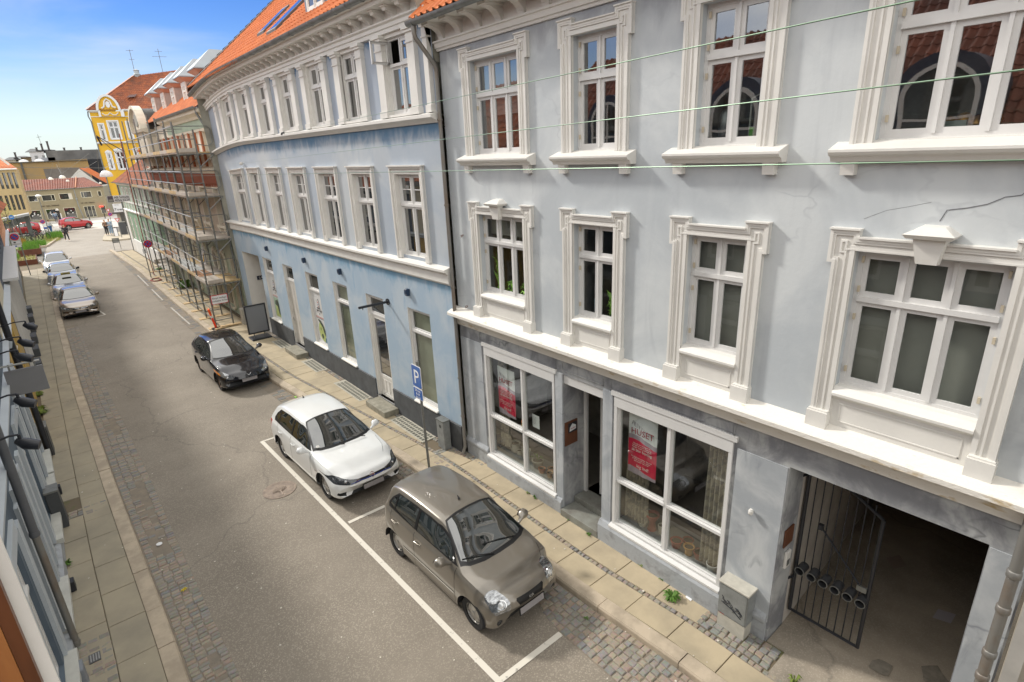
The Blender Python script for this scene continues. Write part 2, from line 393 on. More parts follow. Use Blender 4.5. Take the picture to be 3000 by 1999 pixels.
# ---------------- grey corner house ----------------
gh = thing('grey_house', 'pale grey rendered house with white stone window surrounds, two shop windows and a driveway gate', 'house', (9, 5.2, 0))
W2 = [(7.95, 9.37), (5.77, 6.67), (3.57, 4.45), (.95, 2.32)]
cols = [3, 2, 2, 3]
mw = MB(TG)
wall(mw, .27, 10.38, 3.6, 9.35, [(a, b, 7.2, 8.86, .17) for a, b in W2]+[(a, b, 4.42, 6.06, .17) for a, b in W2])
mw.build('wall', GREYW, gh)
md = MB(TG); rv = MB(TG)
gops = [(7.2, 9.45, .45, 3.2, .14), (5.97, 6.98, .12, 3.2, .62), (3.5, 5.7, .56, 3.22, .14), (.61, 2.7, 0.02, 3.12, .5)]
wall(md, .27, 10.38, 0, 3.6, gops); md.build('shopfront_wall', GREYD, gh)
# lighter piers and wall fields standing 1 cm proud
pr = MB(TG)
pr.box(9.56, 10.36, 0, .012, .5, 3.2); pr.box(6.985, 7.17, 0, .03, .2, 3.22); pr.box(5.745, 5.96, 0, .03, .2, 3.24); pr.box(2.72, 3.44, 0, .012, .46, 3.1); pr.box(.29, .6, 0, .012, 0, 3.1)
parts(pr, 'pier', GREYB, gh)
pp = MB(TG)
for a, b, c, d in ((7.17, 9.62, 3.25, 3.52), (5.97, 7.0, 3.29, 3.54), (3.5, 5.82, 3.28, 3.54)):
    ribbon(pp, [(a, c), (b, c), (b, d), (a, d), (a, c)], 0, .018, 0, .018)
    pp.box(a+.03, b-.03, 0, .008, c+.03, d-.03)
pp.build('sign_panel', GREYD, gh)
sk = MB(TG)
for a, b in ((9.5, 10.37), (2.73, 3.4)):
    sk.sweep([(0, .44), (.05, .44), (.07, .47), (.07, .52), (.02, .6), (0, .6)], [a, b]); sk.sweep([(0, .1), (.04, .1), (.04, .44), (0, .44)], [a, b])
sk.sweep([(0, .12), (.10, .12), (.10, .38), (.06, .44), (0, .45)], [7.0, 9.5]); sk.sweep([(0, .12), (.12, .12), (.12, .46), (.07, .55), (0, .56)], [3.44, 5.97])
parts(sk, 'plinth', PLST, gh)
cs = MB(TG); cs.sweep([(0, 3.5), (.05, 3.5), (.06, 3.56), (.11, 3.62), (.13, 3.68), (.25, 3.74), (.27, 3.75), (.27, 3.81), (.25, 3.83), (0, 3.92)], [.27+i*.5 for i in range(21)]+[10.46]); cs.build('ledge', LEDGE, gh, 40)

def casing(a, b, zb, zo, zt, first):
    """eared architrave round opening a..b; zb bottom, zo opening top, zt ear top"""
    A, B = a-.27, b+.27; e = .055; tw = .3; zm = zt-.085; ze = zt-.37
    out = [(B-e, zb), (B-e, ze), (B, ze), (B, zt), (B-tw, zt), (B-tw, zm), (A+tw, zm), (A+tw, zt), (A, zt), (A, ze), (A+e, ze), (A+e, zb)]
    c = MB(TG)
    c.ext([(p, q) for p, q in out]+[(a, zb), (a, zo), (b, zo), (b, zb)], 1, 0, .05) if False else None
    poly = out+[(a, zb), (a, zo), (b, zo), (b, zb)]; n = len(poly)
    c.add([(p, 0, q) for p, q in poly]+[(p, .05, q) for p, q in poly], [tuple(range(n, 2*n))]+[(i, (i+1) % n, n+(i+1) % n, n+i) for i in range(n)])
    path = out
    ribbon(c, path, 0, .035, .045, .078); ribbon(c, path, .035, .06, .045, .07)
    ribbon(c, path, .115, .135, .045, .066)
    inn = [(b, zb), (b, zo), (a, zo), (a, zb)]
    ribbon(c, inn, -.05, -.0, .045, .062)
    # drip strip on top
    for p, q, z in ((A, A+tw, zt), (B-tw, B, zt), (A+tw, B-tw, zm)):
        c.box(p-.008, q+.008, 0, .10, z, z+.02)
    return c
for i, ((a, b), nc) in enumerate(zip(W2, cols)):
    # upper floor
    w = window(TG, gh, a, b, 7.2, 8.86, -.10, nc, 8.26, gm=GLU)
    casing(a, b, 7.13, 8.86, 9.08, 0).build('casing', WHT, w)
    sl_ = MB(TG); sl_.sweep([(0, 7.03), (.0, 7.0), (.12, 7.0), (.15, 7.05), (.2, 7.07), (.22, 7.1), (.22, 7.125), (0, 7.2)], [a-.36, b+.36]); sl_.sweep([(-.12, 7.215), (-.12, 7.1), (-.002, 7.1), (-.002, 7.206)], [a+.002, b-.002])
    for x in (a-.26, b+.12): sl_.ext([(0, 6.86), (.09, 6.86), (.11, 7.0), (0, 7.0)], 0, x, x+.14)
    sl_.build('sill', WHT, w)
    # first floor
    w = window(TG, gh, a, b, 4.42, 6.06, -.10, nc, 5.5, gm=GLM)
    casing(a, b, 3.9, 6.06, 6.28, 0).build('casing', WHT, w)
    s2 = MB(TG); s2.sweep([(-.12, 4.432), (-.12, 4.3), (.02, 4.27), (.05, 4.3), (.09, 4.33), (.09, 4.36), (0, 4.426)], [a+.002, b-.002]); s2.build('sill', WHT, w)
    ap = MB(TG); ap.box(a, b, -.02, .012, 3.88, 4.3); ribbon(ap, [(a+.08, 3.98), (b-.08, 3.98), (b-.08, 4.22), (a+.08, 4.22), (a+.08, 3.98)], 0, .015, .01, .02)
    for x0, x1 in ((a-.235, a+.004), (b-.004, b+.235)): ap.box(x0, x1, 0, .13, 3.86, 4.08); ap.box(x0+.01, x1-.01, 0, .11, 4.08, 4.10)
    ap.build('apron', WHT, w)
    if nc == 3:
        k = MB(TG); m_ = (a+b)/2
        k.add([(m_-.10, .05, 6.0), (m_+.10, .05, 6.0), (m_+.15, .05, 6.26), (m_-.15, .05, 6.26), (m_-.09, .13, 6.0), (m_+.09, .13, 6.0), (m_+.14, .17, 6.26), (m_-.14, .17, 6.26)], [(4, 5, 6, 7), (0, 1, 5, 4), (1, 2, 6, 5), (2, 3, 7, 6), (3, 0, 4, 7)])
        k.add([(m_-.19, 0, 6.26), (m_+.19, 0, 6.26), (m_+.19, .22, 6.26), (m_-.19, .22, 6.26), (m_-.22, 0, 6.30), (m_+.22, 0, 6.30), (m_+.22, .25, 6.30), (m_-.22, .25, 6.30), (m_-.1, 0, 6.38), (m_+.1, 0, 6.38), (m_+.1, .1, 6.37), (m_-.1, .1, 6.37)],
              [(0, 1, 5, 4), (1, 2, 6, 5), (2, 3, 7, 6), (3, 0, 4, 7), (4, 5, 9, 8), (5, 6, 10, 9), (6, 7, 11, 10), (7, 4, 8, 11), (8, 9, 10, 11), (0, 1, 2, 3)])
        k.build('keystone', WHT, w)
    # hinges
    hg = MB(TG)
    for z0, z1 in ((7.2, 8.26), (8.26, 8.86), (4.42, 5.5), (5.5, 6.06)):
        for t in (.2, .8):
            for x in (a+.05, b-.05): hg.box(x-.012, x+.012, -.10, -.075, z0+(z1-z0)*t-.035, z0+(z1-z0)*t+.035)
    parts(hg, 'hinge', mat('brass_hinge', (.55, .48, .36), .5), w)
# cornice under the eave
en = MB(TG); en.sweep([(0, 9.17), (.04, 9.17), (.05, 9.21), (.08, 9.22), (.09, 9.3), (.12, 9.31), (.12, 9.34), (0, 9.36)], [.2, 10.42])
en.sweep([(0, 9.36), (.008, 9.36), (.008, 9.62), (.50, 9.62), (.50, 9.7), (0, 9.7)], [.2, 10.46])
en.build('cornice', WHT, gh)
for i in range(17):
    s = 10.2-.6*i; c = MB(TG)
    prof = [(0, 9.30), (.06, 9.30)]+[(.06+.30*(1-math.cos(t)), 9.34+.22*math.sin(t)) for t in [k*PI/12 for k in range(7)]]+[(.38, 9.58), (.38, 9.62), (0, 9.62)]
    c.ext(prof, 0, s-.08, s+.08); c.box(s-.11, s+.11, 0, .41, 9.575, 9.618)
    c.build('eave_bracket', WHT, gh)
gt = MB(TG)
def gutter(mb, ss, o, z, r=.075):
    pr_ = [(o+r*math.cos(t), z+r*math.sin(t)) for t in [PI+k*PI/8 for k in range(9)]]+[(o+r*1.05, z+.015), (o+r*.85, z), ]+[(o+.85*r*math.cos(t), z+.85*r*math.sin(t)) for t in [2*PI-k*PI/8 for k in range(1, 8)]]+[(o-r*.85, z)]
    mb.sweep(pr_, ss)
gutter(gt, [.0+i for i in range(11)]+[10.52], .58, 9.64)
for i in range(14):
    s = 10.3-i*.72; gt.sweep([(.58+.082*math.cos(t), 9.64+.082*math.sin(t)) for t in [PI+k*PI/8 for k in range(9)]]+[(.58+.07*math.cos(t), 9.64+.07*math.sin(t)) for t in [2*PI-k*PI/8 for k in range(9)]], [s-.012, s+.012])
gt.build('gutter', ZINC, gh, 40)
dp = MB(); dp.tube([(6.28, 10.34, 9.60), (6.28, 10.34, 9.44), (6.3, 10.33, 9.36), (6.66, 10.30, 8.92), (6.69, 10.29, 8.8)], .045, 10); dp.tube([(6.69, 10.30, 8.85), (6.69, 10.30, .35), (6.62, 10.30, .2)], .042, 10)
for z in (7.9, 6.2, 4.4, 2.2, 1.2): dp.lathe([(.052, z-.02), (.056, z), (.052, z+.02)], (6.69, 10.30, 0), n=10)
dp.build('downpipe', mat('weathered_zinc_pipe', (.22, .215, .20), .5, .4, vs=3, col2=(.20, .15, .11), thr=(.45, .7), stretch=(1, 1, .5)), gh, 50)
rf = MB(); rf.v = []
tileroof(rf, (6.30, 10.50, 9.70), (6.30, -1.5, 9.70), (10.6, 10.50, 13.4), (10.6, -1.5, 13.4), .21, .34, .04, 6)
rf.build('roof', TILE_N, gh, 35)
bk = MB(); bk.box(12.5, 12.8, -1.5, 10.45, -.1, 12); bk.quad((10.6, -1.5, 13.35), (10.6, 10.5, 13.35), (12.8, 10.5, 12), (12.8, -1.5, 12)); bk.quad((6.9, 10.44, 0), (12.7, 10.44, 0), (12.7, 10.44, 12), (10.6, 10.44, 13.3), (6.4, 10.44, 9.7), (6.9, 10.44, 9.5))
bk.build('rear_wall', PLINTH, gh)
im = MB()
for z0, z1 in ((3.95, 6.9), (6.95, 9.3)):
    im.quad((8.6, .3, z0), (8.6, 10.3, z0), (8.6, 10.3, z1), (8.6, .3, z1)); im.quad((7.03, .3, z0+.1), (8.6, .3, z0+.1), (8.6, 10.3, z0+.1), (7.03, 10.3, z0+.1)); im.quad((7.03, .3, z1), (8.6, .3, z1), (8.6, 10.3, z1), (7.03, 10.3, z1))
    for y in (.5, 3.0, 5.1, 7.3, 10.2): im.quad((7.03, y, z0), (8.6, y, z0), (8.6, y, z1), (7.03, y, z1))
im.quad((9.4, 2.9, .1), (9.4, 10.3, .1), (9.4, 10.3, 3.4), (9.4, 2.9, 3.4)); im.quad((7.0, 2.9, 3.4), (9.4, 2.9, 3.4), (9.4, 10.3, 3.4), (7.0, 10.3, 3.4))
for y in (3.3, 5.85, 10.2): im.quad((7.0, y, .1), (9.4, y, .1), (9.4, y, 3.4), (7.0, y, 3.4))
im.build('interior', ROOM, gh)
fl = MB(); fl.quad((6.99, 3.3, .42), (9.4, 3.3, .42), (9.4, 5.85, .42), (6.99, 5.85, .42)); fl.quad((6.99, 7.1, .38), (9.4, 7.1, .38), (9.4, 10.2, .38), (6.99, 10.2, .38)); fl.quad((7.5, 5.85, .40), (9.4, 5.85, .40), (9.4, 7.1, .40), (7.5, 7.1, .40)); fl.build('shop_floor', ROOMF, gh)
sb = MB(); sb.box(7.0, 7.75, 3.45, 5.75, .43, .52); sb.box(7.0, 7.6, 7.2, 9.5, .39, .46); sb.build('display_ledge', mat('grey_painted_board', (.26, .27, .27), .6), gh)
# passage
pg = MB()
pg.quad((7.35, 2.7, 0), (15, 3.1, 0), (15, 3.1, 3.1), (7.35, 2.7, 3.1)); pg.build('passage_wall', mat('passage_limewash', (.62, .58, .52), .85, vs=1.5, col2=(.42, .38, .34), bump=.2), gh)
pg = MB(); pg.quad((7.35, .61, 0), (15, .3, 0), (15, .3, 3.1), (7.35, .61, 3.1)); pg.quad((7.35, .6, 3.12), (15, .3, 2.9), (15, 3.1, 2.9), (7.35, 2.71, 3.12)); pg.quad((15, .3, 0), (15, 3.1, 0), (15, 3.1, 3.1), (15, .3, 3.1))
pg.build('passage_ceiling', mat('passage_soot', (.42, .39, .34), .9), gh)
# shop windows
def shopwin(a, b, z0, z1, mx_, tz):
    f = MB(TG); g = MB(TG)
    f.box(a-.06, b+.06, 0, .05, z1-.02, z1+.06) ; f.box(a, b, -.13, .035, z1-.22, z1-.02)
    for x in (a, b-.06): f.box(x, x+.06, -.13, .03, z0, z1-.22)
    f.box(a+.06, b-.06, -.13, .03, z0, z0+.05)
    f.box(mx_-.028, mx_+.028, -.10, .0, z0+.05, z1-.22)
    f.box(a+.06, mx_-.028, -.10, .012, tz-.025, tz+.025); f.box(mx_+.028, b-.06, -.10, .012, tz-.025, tz+.025)
    for p, q in ((a+.06, mx_-.028), (mx_+.028, b-.06)):
        for c, d in ((z0+.05, tz-.025), (tz+.025, z1-.22)):
            ribbon(f, [(p, c), (p, d), (q, d), (q, c), (p, c)], -.03, 0, -.09, -.03)
            g.quad((p, -.06, c), (q, -.06, c), (q, -.06, d), (p, -.06, d))
    f.sweep([(-.1, z0-.01), (.06, z0-.05), (.10, z0-.06), (.10, z0-.02), (0, z0+.02)], [a-.03, b+.03])
    o = f.build('shop_window', WFR, gh); g.build('pane', GLS, o)
shopwin(7.2, 9.45, .47, 3.2, 8.22, 1.5); shopwin(3.5, 5.7, .58, 3.22, 4.59, 1.53)
# entrance: lintel board, open glazed door leaf, steps
dl = MB(TG); dl.box(5.97, 6.98, -.12, -.02, 3.02, 3.2); dl.box(6.90, 6.975, -.62, -.56, .35, 3.0); dl.build('door_lintel', WFR, gh)
dr = MB(); dr.box(7.50, 7.56, 6.56, 6.61, .45, 2.98); dr.box(8.35, 8.41, 6.56, 6.61, .45, 2.98)
for z in (.45, 1.55, 2.92): dr.box(7.56, 8.35, 6.56, 6.61, z, z+.07)
dr = dr.build('door', WFR, gh); q = MB(); q.quad((7.56, 6.585, .52), (8.35, 6.585, .52), (8.35, 6.585, 1.55), (7.56, 6.585, 1.55)); q.quad((7.56, 6.585, 1.62), (8.35, 6.585, 1.62), (8.35, 6.585, 2.92), (7.56, 6.585, 2.92)); q.build('pane', GLS, dr)
st = MB(); st.box(6.72, 7.3, 5.98, 6.97, .1, .27); st.box(7.12, 8.4, 5.98, 6.97, .271, .40); st.build('entrance_step', mat('worn_grey_stone', (.25, .26, .23), .75, vs=3, col2=(.15, .14, .12), bump=.15), gh, bev=.006)
ba = MB(); ba.box(8.0, 8.06, 6.05, 6.35, .45, 2.2); ba.build('interior_post', RED, gh)
# crack and patches on the wall
ck = MB(TG)
pts = [(1.62, 6.42), (1.58, 6.53), (1.42, 6.56), (1.28, 6.60), (1.16, 6.67), (1.05, 6.69), (.98, 6.78), (.90, 6.84), (.91, 6.87), (.80, 6.93), (.62, 7.0)]
for p, q in zip(pts, pts[1:]): ck.tube([(p[0], .001, p[1]), (q[0], .001, q[1])], .0045, 5)
pts = [(2.3, 6.4), (2.1, 6.5), (1.9, 6.55), (1.72, 6.6)]
for p, q in zip(pts, pts[1:]): ck.tube([(p[0], .0, p[1]), (q[0], .0, q[1])], .002, 4)
ck.build('wall_crack', mat('crack_shadow', (.16, .165, .175), .9, var=0), gh)
# right-hand downpipe
dq = MB(); dq.tube([(6.70, .36, 9.6), (6.70, .36, .1)], .052, 12)
for z in (2.55, 1.62, 1.95, 3.0): dq.lathe([(.055, z-.05), (.064, z-.04), (.064, z+.03), (.055, z+.04)], (6.70, .36, 0), n=12)
dq.build('downpipe', MC['weathered_zinc_pipe'], gh, 50)
# shallow neighbouring house on the right
nh = thing('cream_house', 'cream rendered house at the right edge beyond the downpipe', 'house', (9, -3, 0))
c = MB(TG); wall(c, -8, .24, -.05, 9.6, [(-3.2, -1.9, 1, 2.8)]); c.box(-8, .24, -5, -.25, 9.58, 9.6); c.build('wall', mat('cream_plaster', (.50, .46, .39), .8, vs=1.5, bump=.15), nh)
c = MB(TG); c.box(.10, .23, 0, .06, 0, 3.5); c.box(-8, .05, 0, .045, 0, .6); c.build('pilaster', mat('pale_stone', (.62, .60, .56), .7), nh)
c = MB(TG); c.tube([(-.12, .09, 9.4), (-.12, .09, .1)], .05, 10); c.build('downpipe', ZINC, nh, 50)

# ---------------- blue house ----------------
bh = thing('blue_house', 'long light blue rendered house with white belt courses, bracketed cornice and orange tiled roof', 'house', (9, 18.9, 0))
cut = [10.4+i*.75 for i in range(24)]
SB = (10.42, 27.45)
bays = [(a*.985, b*.985) for a, b in [(24.45, 26.14), (22.36, 23.99), (20.18, 21.81), (17.92, 19.6), (15.6, 17.34), (13.46, 15.04), (11.11, 12.75)]]
mids = [(a*.988, b*.988) for a, b in [(24.75, 26.31), (22.74, 24.12), (20.41, 21.83), (18.15, 19.59), (15.81, 17.31), (13.61, 15.01), (11.25, 12.72)]]
gnd = [(23.05, 24.15, .93, 3.52), (18.4, 19.5, .93, 3.54), (16.1, 17.15, .93, 3.53), (11.45, 12.5, .93, 3.53)]
doors = [(20.75, 21.8, .35, 3.52), (13.8, 14.83, .33, 3.52)]
ent = (24.65, 26.7, 0.02, 3.5)
m = MB(TB); rv = MB(TB)
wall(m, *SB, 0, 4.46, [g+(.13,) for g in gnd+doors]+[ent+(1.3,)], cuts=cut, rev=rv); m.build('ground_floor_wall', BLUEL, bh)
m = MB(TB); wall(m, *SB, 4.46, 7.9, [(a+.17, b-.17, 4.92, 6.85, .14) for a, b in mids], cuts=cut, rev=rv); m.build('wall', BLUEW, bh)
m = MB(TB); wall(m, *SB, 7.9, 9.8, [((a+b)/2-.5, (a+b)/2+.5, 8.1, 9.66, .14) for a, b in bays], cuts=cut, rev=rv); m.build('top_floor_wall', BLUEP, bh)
parts(rv, 'window_reveal', WHT, bh)
m = MB(TB)
for (a, b), nxt in zip([(SB[0], SB[0]+.02)]+bays[::-1]+[(26.5*.985, 26.6)], bays[::-1]+[(26.5*.985, 26.6)]): pass
# plinth, split at the doors
for a, b in ((10.42, 13.78), (14.85, 20.73), (21.82, 24.6)): m.sweep([(0, .05), (.035, .05), (.035, .84), (.0, .86)], [a+(b-a)*i/6 for i in range(7)])
m.sweep([(0, .05), (.03, .05), (.03, .84), (0, .86)], [26.75, 27.4]); parts(m, 'plinth', PLINTH, bh)
ss = [10.38+i*.71 for i in range(24)]+[27.5]
m = MB(TB); m.sweep([(0, 4.42), (.05, 4.42), (.07, 4.46), (.09, 4.47), (.09, 4.68), (.12, 4.69), (.15, 4.73), (.18, 4.74), (.18, 4.79), (0, 4.84)], ss)
m.sweep([(0, 7.86), (.05, 7.86), (.08, 7.9), (.16, 7.95), (.20, 7.96), (.20, 8.02), (0, 8.07)], ss); m.build('belt_course', WHT, bh, 40)
m = MB(TB); m.sweep([(0, 9.74), (.09, 9.74), (.09, 9.82), (.12, 9.83), (.12, 9.9), (.17, 9.93), (.17, 9.96), (.02, 9.97), (.02, 10.19), (.42, 10.19), (.44, 10.22), (.44, 10.28), (.50, 10.30), (.50, 10.34), (0, 10.34)], ss); m.build('cornice', WHT, bh, 40)
s = 26.9
while s > 10.5:
    c = MB(TB); prof = [(.02, 9.96), (.05, 9.96)]+[(.05+.16*t, 9.965+.115*math.sin(t*PI/2)) for t in (.2, .5, .8, 1)]+[(.2, 10.09), (.27, 10.10), (.30, 10.17), (.02, 10.17)]
    c.ext(prof, 0, s-.075, s+.075); c.box(s-.1, s+.1, .02, .33, 10.155, 10.188); c.build('cornice_bracket', WHT, bh); s -= .525
def pil(m, s0, s1):
    m.box(s0, s1, 0, .10, 8.06, 9.45); m.box(s0-.02, s1+.02, 0, .13, 8.06, 8.2); m.box(s0-.015, s1+.015, 0, .12, 9.43, 9.46)
    m.box(s0, s1, 0, .105, 9.46, 9.62); m.box(s0-.025, s1+.025, 0, .14, 9.62, 9.67); m.box(s0-.045, s1+.045, 0, .17, 9.67, 9.735)
for i, (a, b) in enumerate(bays):
    m = MB(TB); pil(m, a, a+.29); pil(m, b-.29, b); c = (a+b)/2
    for p, q in ((a+.29, c-.5), (c+.5, b-.29)): m.box(p, q, 0, .02, 8.06, 9.74)
    m.box(c-.5, c+.5, 0, .02, 9.66, 9.74); m.box(c-.5, c+.5, -.1, .10, 8.06, 8.11)
    parts(m, 'pilaster', WHT, bh)
    last = i == 6
    w = window(TB, bh, c-.5, c+.5, 8.11, 9.66, -.06, 2, 9.12, openleaf=4 if last else None)
    if last:
        f = MB(TB); g = MB(TB); h = c+.45; z0, z1 = 9.15, 9.60; L_ = .42
        def TL(u, v, z): return TB(h+.10*u/.42, -.06+u, z)
        f = MB(lambda u, v, z: TB(h+.03*u/.42+v, -.04+u, z)); g = MB(f.T)
        ribbon(f, [(0, z0), (L_, z0), (L_, z1), (0, z1), (0, z0)], 0, .05, -.02, .02)
        f.v = [(u, v, z) for u, v, z in f.v]
        g.quad((.05, 0, z0+.05), (L_-.05, 0, z0+.05), (L_-.05, 0, z1-.05), (.05, 0, z1-.05))
        o = f.build('open_sash', WFR, w)
for a, b in ((10.46, 10.62), (26.12, 26.36)):
    m = MB(TB); pil(m, a, b); m.build('pilaster', WHT, bh)
for a, b in mids:
    m = MB(TB); p = [(b, 4.84), (b, 7.0), (a, 7.0), (a, 4.84)]
    ribbon(m, p, 0, .17, 0, .045); ribbon(m, p, 0, .045, .04, .085); ribbon(m, p, .10, .12, .04, .06); m.box(a-.03, b+.03, 0, .12, 7.0, 7.03)
    m.box(a-.01, a+.18, 0, .07, 4.84, 5.0); m.box(b-.18, b+.01, 0, .07, 4.84, 5.0)
    w = window(TB, bh, a+.17, b-.17, 4.9, 6.85, -.07, 2, 6.12, muntin=1); m.build('casing', WHT, w)
BARB = mat('shop_film_white', (.62, .63, .63), .35, var=.05)
for i, (a, b, c, d) in enumerate(gnd):
    w = window(TB, bh, a, b, c, d, -.07, 1, 2.92, gm=GLC if i > 1 else GLD, sf=.045)
    sl_ = MB(TB); sl_.sweep([(-.1, c-.01), (.02, c-.05), (.07, c-.05), (.07, c-.02), (0, c+.01)], [a-.03, b+.03]); sl_.build('sill', WHT, w)
    if i >= 2:
        m = MB(TB); m.quad((a+.02, -.17, c+.02), (b-.02, -.17, c+.02), (b-.02, -.17, d-.02), (a+.02, -.17, d-.02)); m.build('window_blind', mat('greenish_grey_blind', (.33, .33, .245), .9, vs=1.2, var=.12), w)
    if i < 2:   # barber shop film: badge, stripes, portrait in profile
        T = lambda s_, o_, z_: TB(s_, o_-.095, z_); k = (a+b)/2
        m = MB(T); m.quad((a+.08, .0, c+.1), (b-.08, .0, c+.1), (b-.08, .0, 2.84), (a+.08, .0, 2.84)); m.build('window_film', BARB, w)
        def blob(pts, mt, nm, off):
            q_ = MB(T); q_.add([(k+x*.8, off, z) for x, z in pts], [tuple(range(len(pts)))]); q_.build(nm, mt, w)
        ell = lambda cx, cz, rx, rz, n=20: [(cx+rx*math.cos(2*PI*j/n), cz+rz*math.sin(2*PI*j/n)) for j in range(n)]
        dk = mat('film_black', (.03, .03, .035), .4, var=0)
        blob(ell(0, 2.42, .12, .19), dk, 'badge', .004); blob(ell(0, 2.42, .095, .16), BARB, 'badge_field', .007)
        blob([(-.035, 2.29), (.035, 2.29), (.035, 2.53), (-.035, 2.53)], mat('film_white', (.8, .8, .8), .4, var=0), 'barber_pole', .010)
        for j in range(3):
            z = 2.31+.08*j; blob([(-.035, z+.03), (.035, z), (.035, z+.03), (-.035, z+.06)], mat('film_red', (.6, .08, .05), .4, var=0) if j != 1 else mat('film_blue', (.05, .09, .3), .4, var=0), 'pole_stripe', .013)
        blob([(-.24, 2.19), (-.2, 2.28), (0, 2.31), (.2, 2.28), (.24, 2.19), (.24, 2.1), (.17, 2.17), (0, 2.2), (-.17, 2.17), (-.24, 2.1)], dk, 'ribbon', .016)
        blob(ell(0, 2.06, .03, .035), dk, 'badge_drop', .004); blob(ell(-.03, 2.1, .02, .02, 8), dk, 'badge_drop', .004)
        blob([(-.46, 1.93), (.46, 1.93), (.46, 1.95), (-.46, 1.95)], mat('film_red', (.6, .08, .05), .4), 'film_stripe', .004); blob([(-.46, 1.89), (.46, 1.89), (.46, 1.905), (-.46, 1.905)], dk, 'film_stripe', .004)
        skn = mat('film_lime', (.50, .58, .22), .4, vs=8, col2=(.32, .40, .12)); hr = mat('film_dark_green', (.045, .07, .05), .4, vs=10, var=.4)
        if i: blob([(-.42, 1.04), (-.3, 1.2), (-.36, 1.45), (-.3, 1.62), (-.12, 1.75), (.1, 1.78), (.28, 1.66), (.36, 1.45), (.3, 1.2), (.1, 1.1), (-.1, 1.04)], skn, 'portrait', .004); blob([(.22, 1.86), (.0, 1.82), (-.22, 1.7), (-.36, 1.5), (-.36, 1.28), (-.2, 1.4), (-.1, 1.6), (.12, 1.72), (.3, 1.8)], hr, 'portrait_hair', .008); blob(ell(.1, 1.5, .035, .06, 10), hr, 'portrait_eye', .008); blob(ell(.02, 1.24, .11, .09), hr, 'portrait_beard', .008); blob([(-.46, 1.04), (-.2, 1.04), (-.3, 1.25), (-.46, 1.2)], mat('film_teal', (.06, .16, .2), .4), 'portrait_collar', .009)
        else: blob([(-.46, 1.04), (-.46, 1.86), (.46, 1.86), (.46, 1.04)], mat('film_pale_green', (.34, .48, .36), .4, vs=4), 'portrait_ground', .003); blob([(-.3, 1.04), (-.2, 1.4), (-.1, 1.7), (.2, 1.6), (.3, 1.3), (.36, 1.04)], skn, 'portrait', .006); blob([(-.36, 1.1), (-.4, 1.5), (-.15, 1.8), (.2, 1.72), (.3, 1.55), (-.02, 1.5), (-.12, 1.2)], hr, 'portrait_hair', .009)
        text('BARBER SHOP', .075, 'badge_text', mat('film_white', (.8, .8, .8), .4), w, TB(k, -.075, 2.215), (0, -1, 0), (0, 0, 1), .001)
# doors
for i, (a, b, c, d) in enumerate(doors):
    w = window(TB, bh, a, b, 2.9, d, -.07, 1, None, gm=GLD, name='transom_light')
    f = MB(TB); o = -.09; g = MB(TB)
    for x in (a, b-.07): f.box(x, x+.07, -.13, -.02, c, 2.9)
    f.box(a+.07, a+.17, o-.03, o, c, 2.9); f.box(b-.17, b-.07, o-.03, o, c, 2.9)
    f.box(a+.17, b-.17, o-.03, o, 2.8, 2.9); f.box(a+.17, b-.17, o-.03, o, c, c+.1)
    if i == 0:
        f.box(a+.17, b-.17, o-.02, o-.008, c+.1, 2.8); f.box((a+b)/2-.01, (a+b)/2+.01, o-.02, o, c+.1, 2.8)
        dm = mat('off_white_door', (.56, .54, .50), .55)
    else:
        f.box(a+.17, b-.17, o-.03, o, .95, 1.05); f.box(a+.17, b-.17, o-.02, o-.01, c+.1, .95)
        for k in range(3):
            x = a+.2+k*.22; ribbon(f, [(x, c+.15), (x, .9), (x+.19, .9), (x+.19, c+.15), (x, c+.15)], -.015, 0, o-.012, o-.002)
        g.quad((a+.17, o-.02, 1.05), (b-.17, o-.02, 1.05), (b-.17, o-.02, 2.8), (a+.17, o-.02, 2.8)); dm = WHT
    dr = f.build('door', dm, bh)
    if i: g.build('pane', GLR, dr)
    h = MB(TB); h.tube([(b-.14 if i == 0 else a+.12, o+.0, 1.3), (b-.14 if i == 0 else a+.12, o+.05, 1.3), (b-.14 if i == 0 else a+.12, o+.05, 1.42)], .01, 6); h.build('handle', STEEL, dr)
    f = MB(TB); f.box(a-.02, b+.02, -.12, .02, c-.07, c); f.build('threshold', mat('grey_threshold', (.3, .3, .3), .7), bh)
for a, b, q in ((13.55, 14.75, .5), (20.4, 21.7, .5)):
    f = MB(); x = XB(a); f.box(x-q, x-.04, a, b, .1, .30); o = f.build('stone_step', mat('worn_step_stone', (.33, .31, .25), .8, vs=6, col2=(.18, .17, .13), bump=.3), bh, bev=.012)
# entrance passage of the blue house
f = MB(TB); f.box(24.65, 26.7, -1.35, -1.3, 0, 2.3); f.build('entrance_gate', BLK, bh)
f = MB(TB); f.box(24.65, 26.7, -1.4, -1.36, 2.3, 3.5); f.build('entrance_back_wall', mat('beige_plaster', (.38, .34, .29), .8), bh)
f = MB(TB); f.box(26.68, 26.696, -.72, -.42, 2.12, 2.3); o = f.build('house_number_plate', mat('navy_enamel', (.02, .03, .06), .3), bh)
text('5A', .15, 'number', WHT, o, TB(26.66, -.57, 2.16), (1, 0, 0), (0, 0, 1), .001)
# wall lamps
for s_ in (23.23, 19.26, 16.34, 12.33):
    f = MB(TB); f.box(s_-.05, s_+.05, 0, .10, 3.87, 4.05); f.box(s_-.05, s_+.05, .1, .105, 3.9, 4.03); f.build('wall_lamp', mat('dark_blue_lamp', (.02, .04, .08), .4), bh, bev=.008)
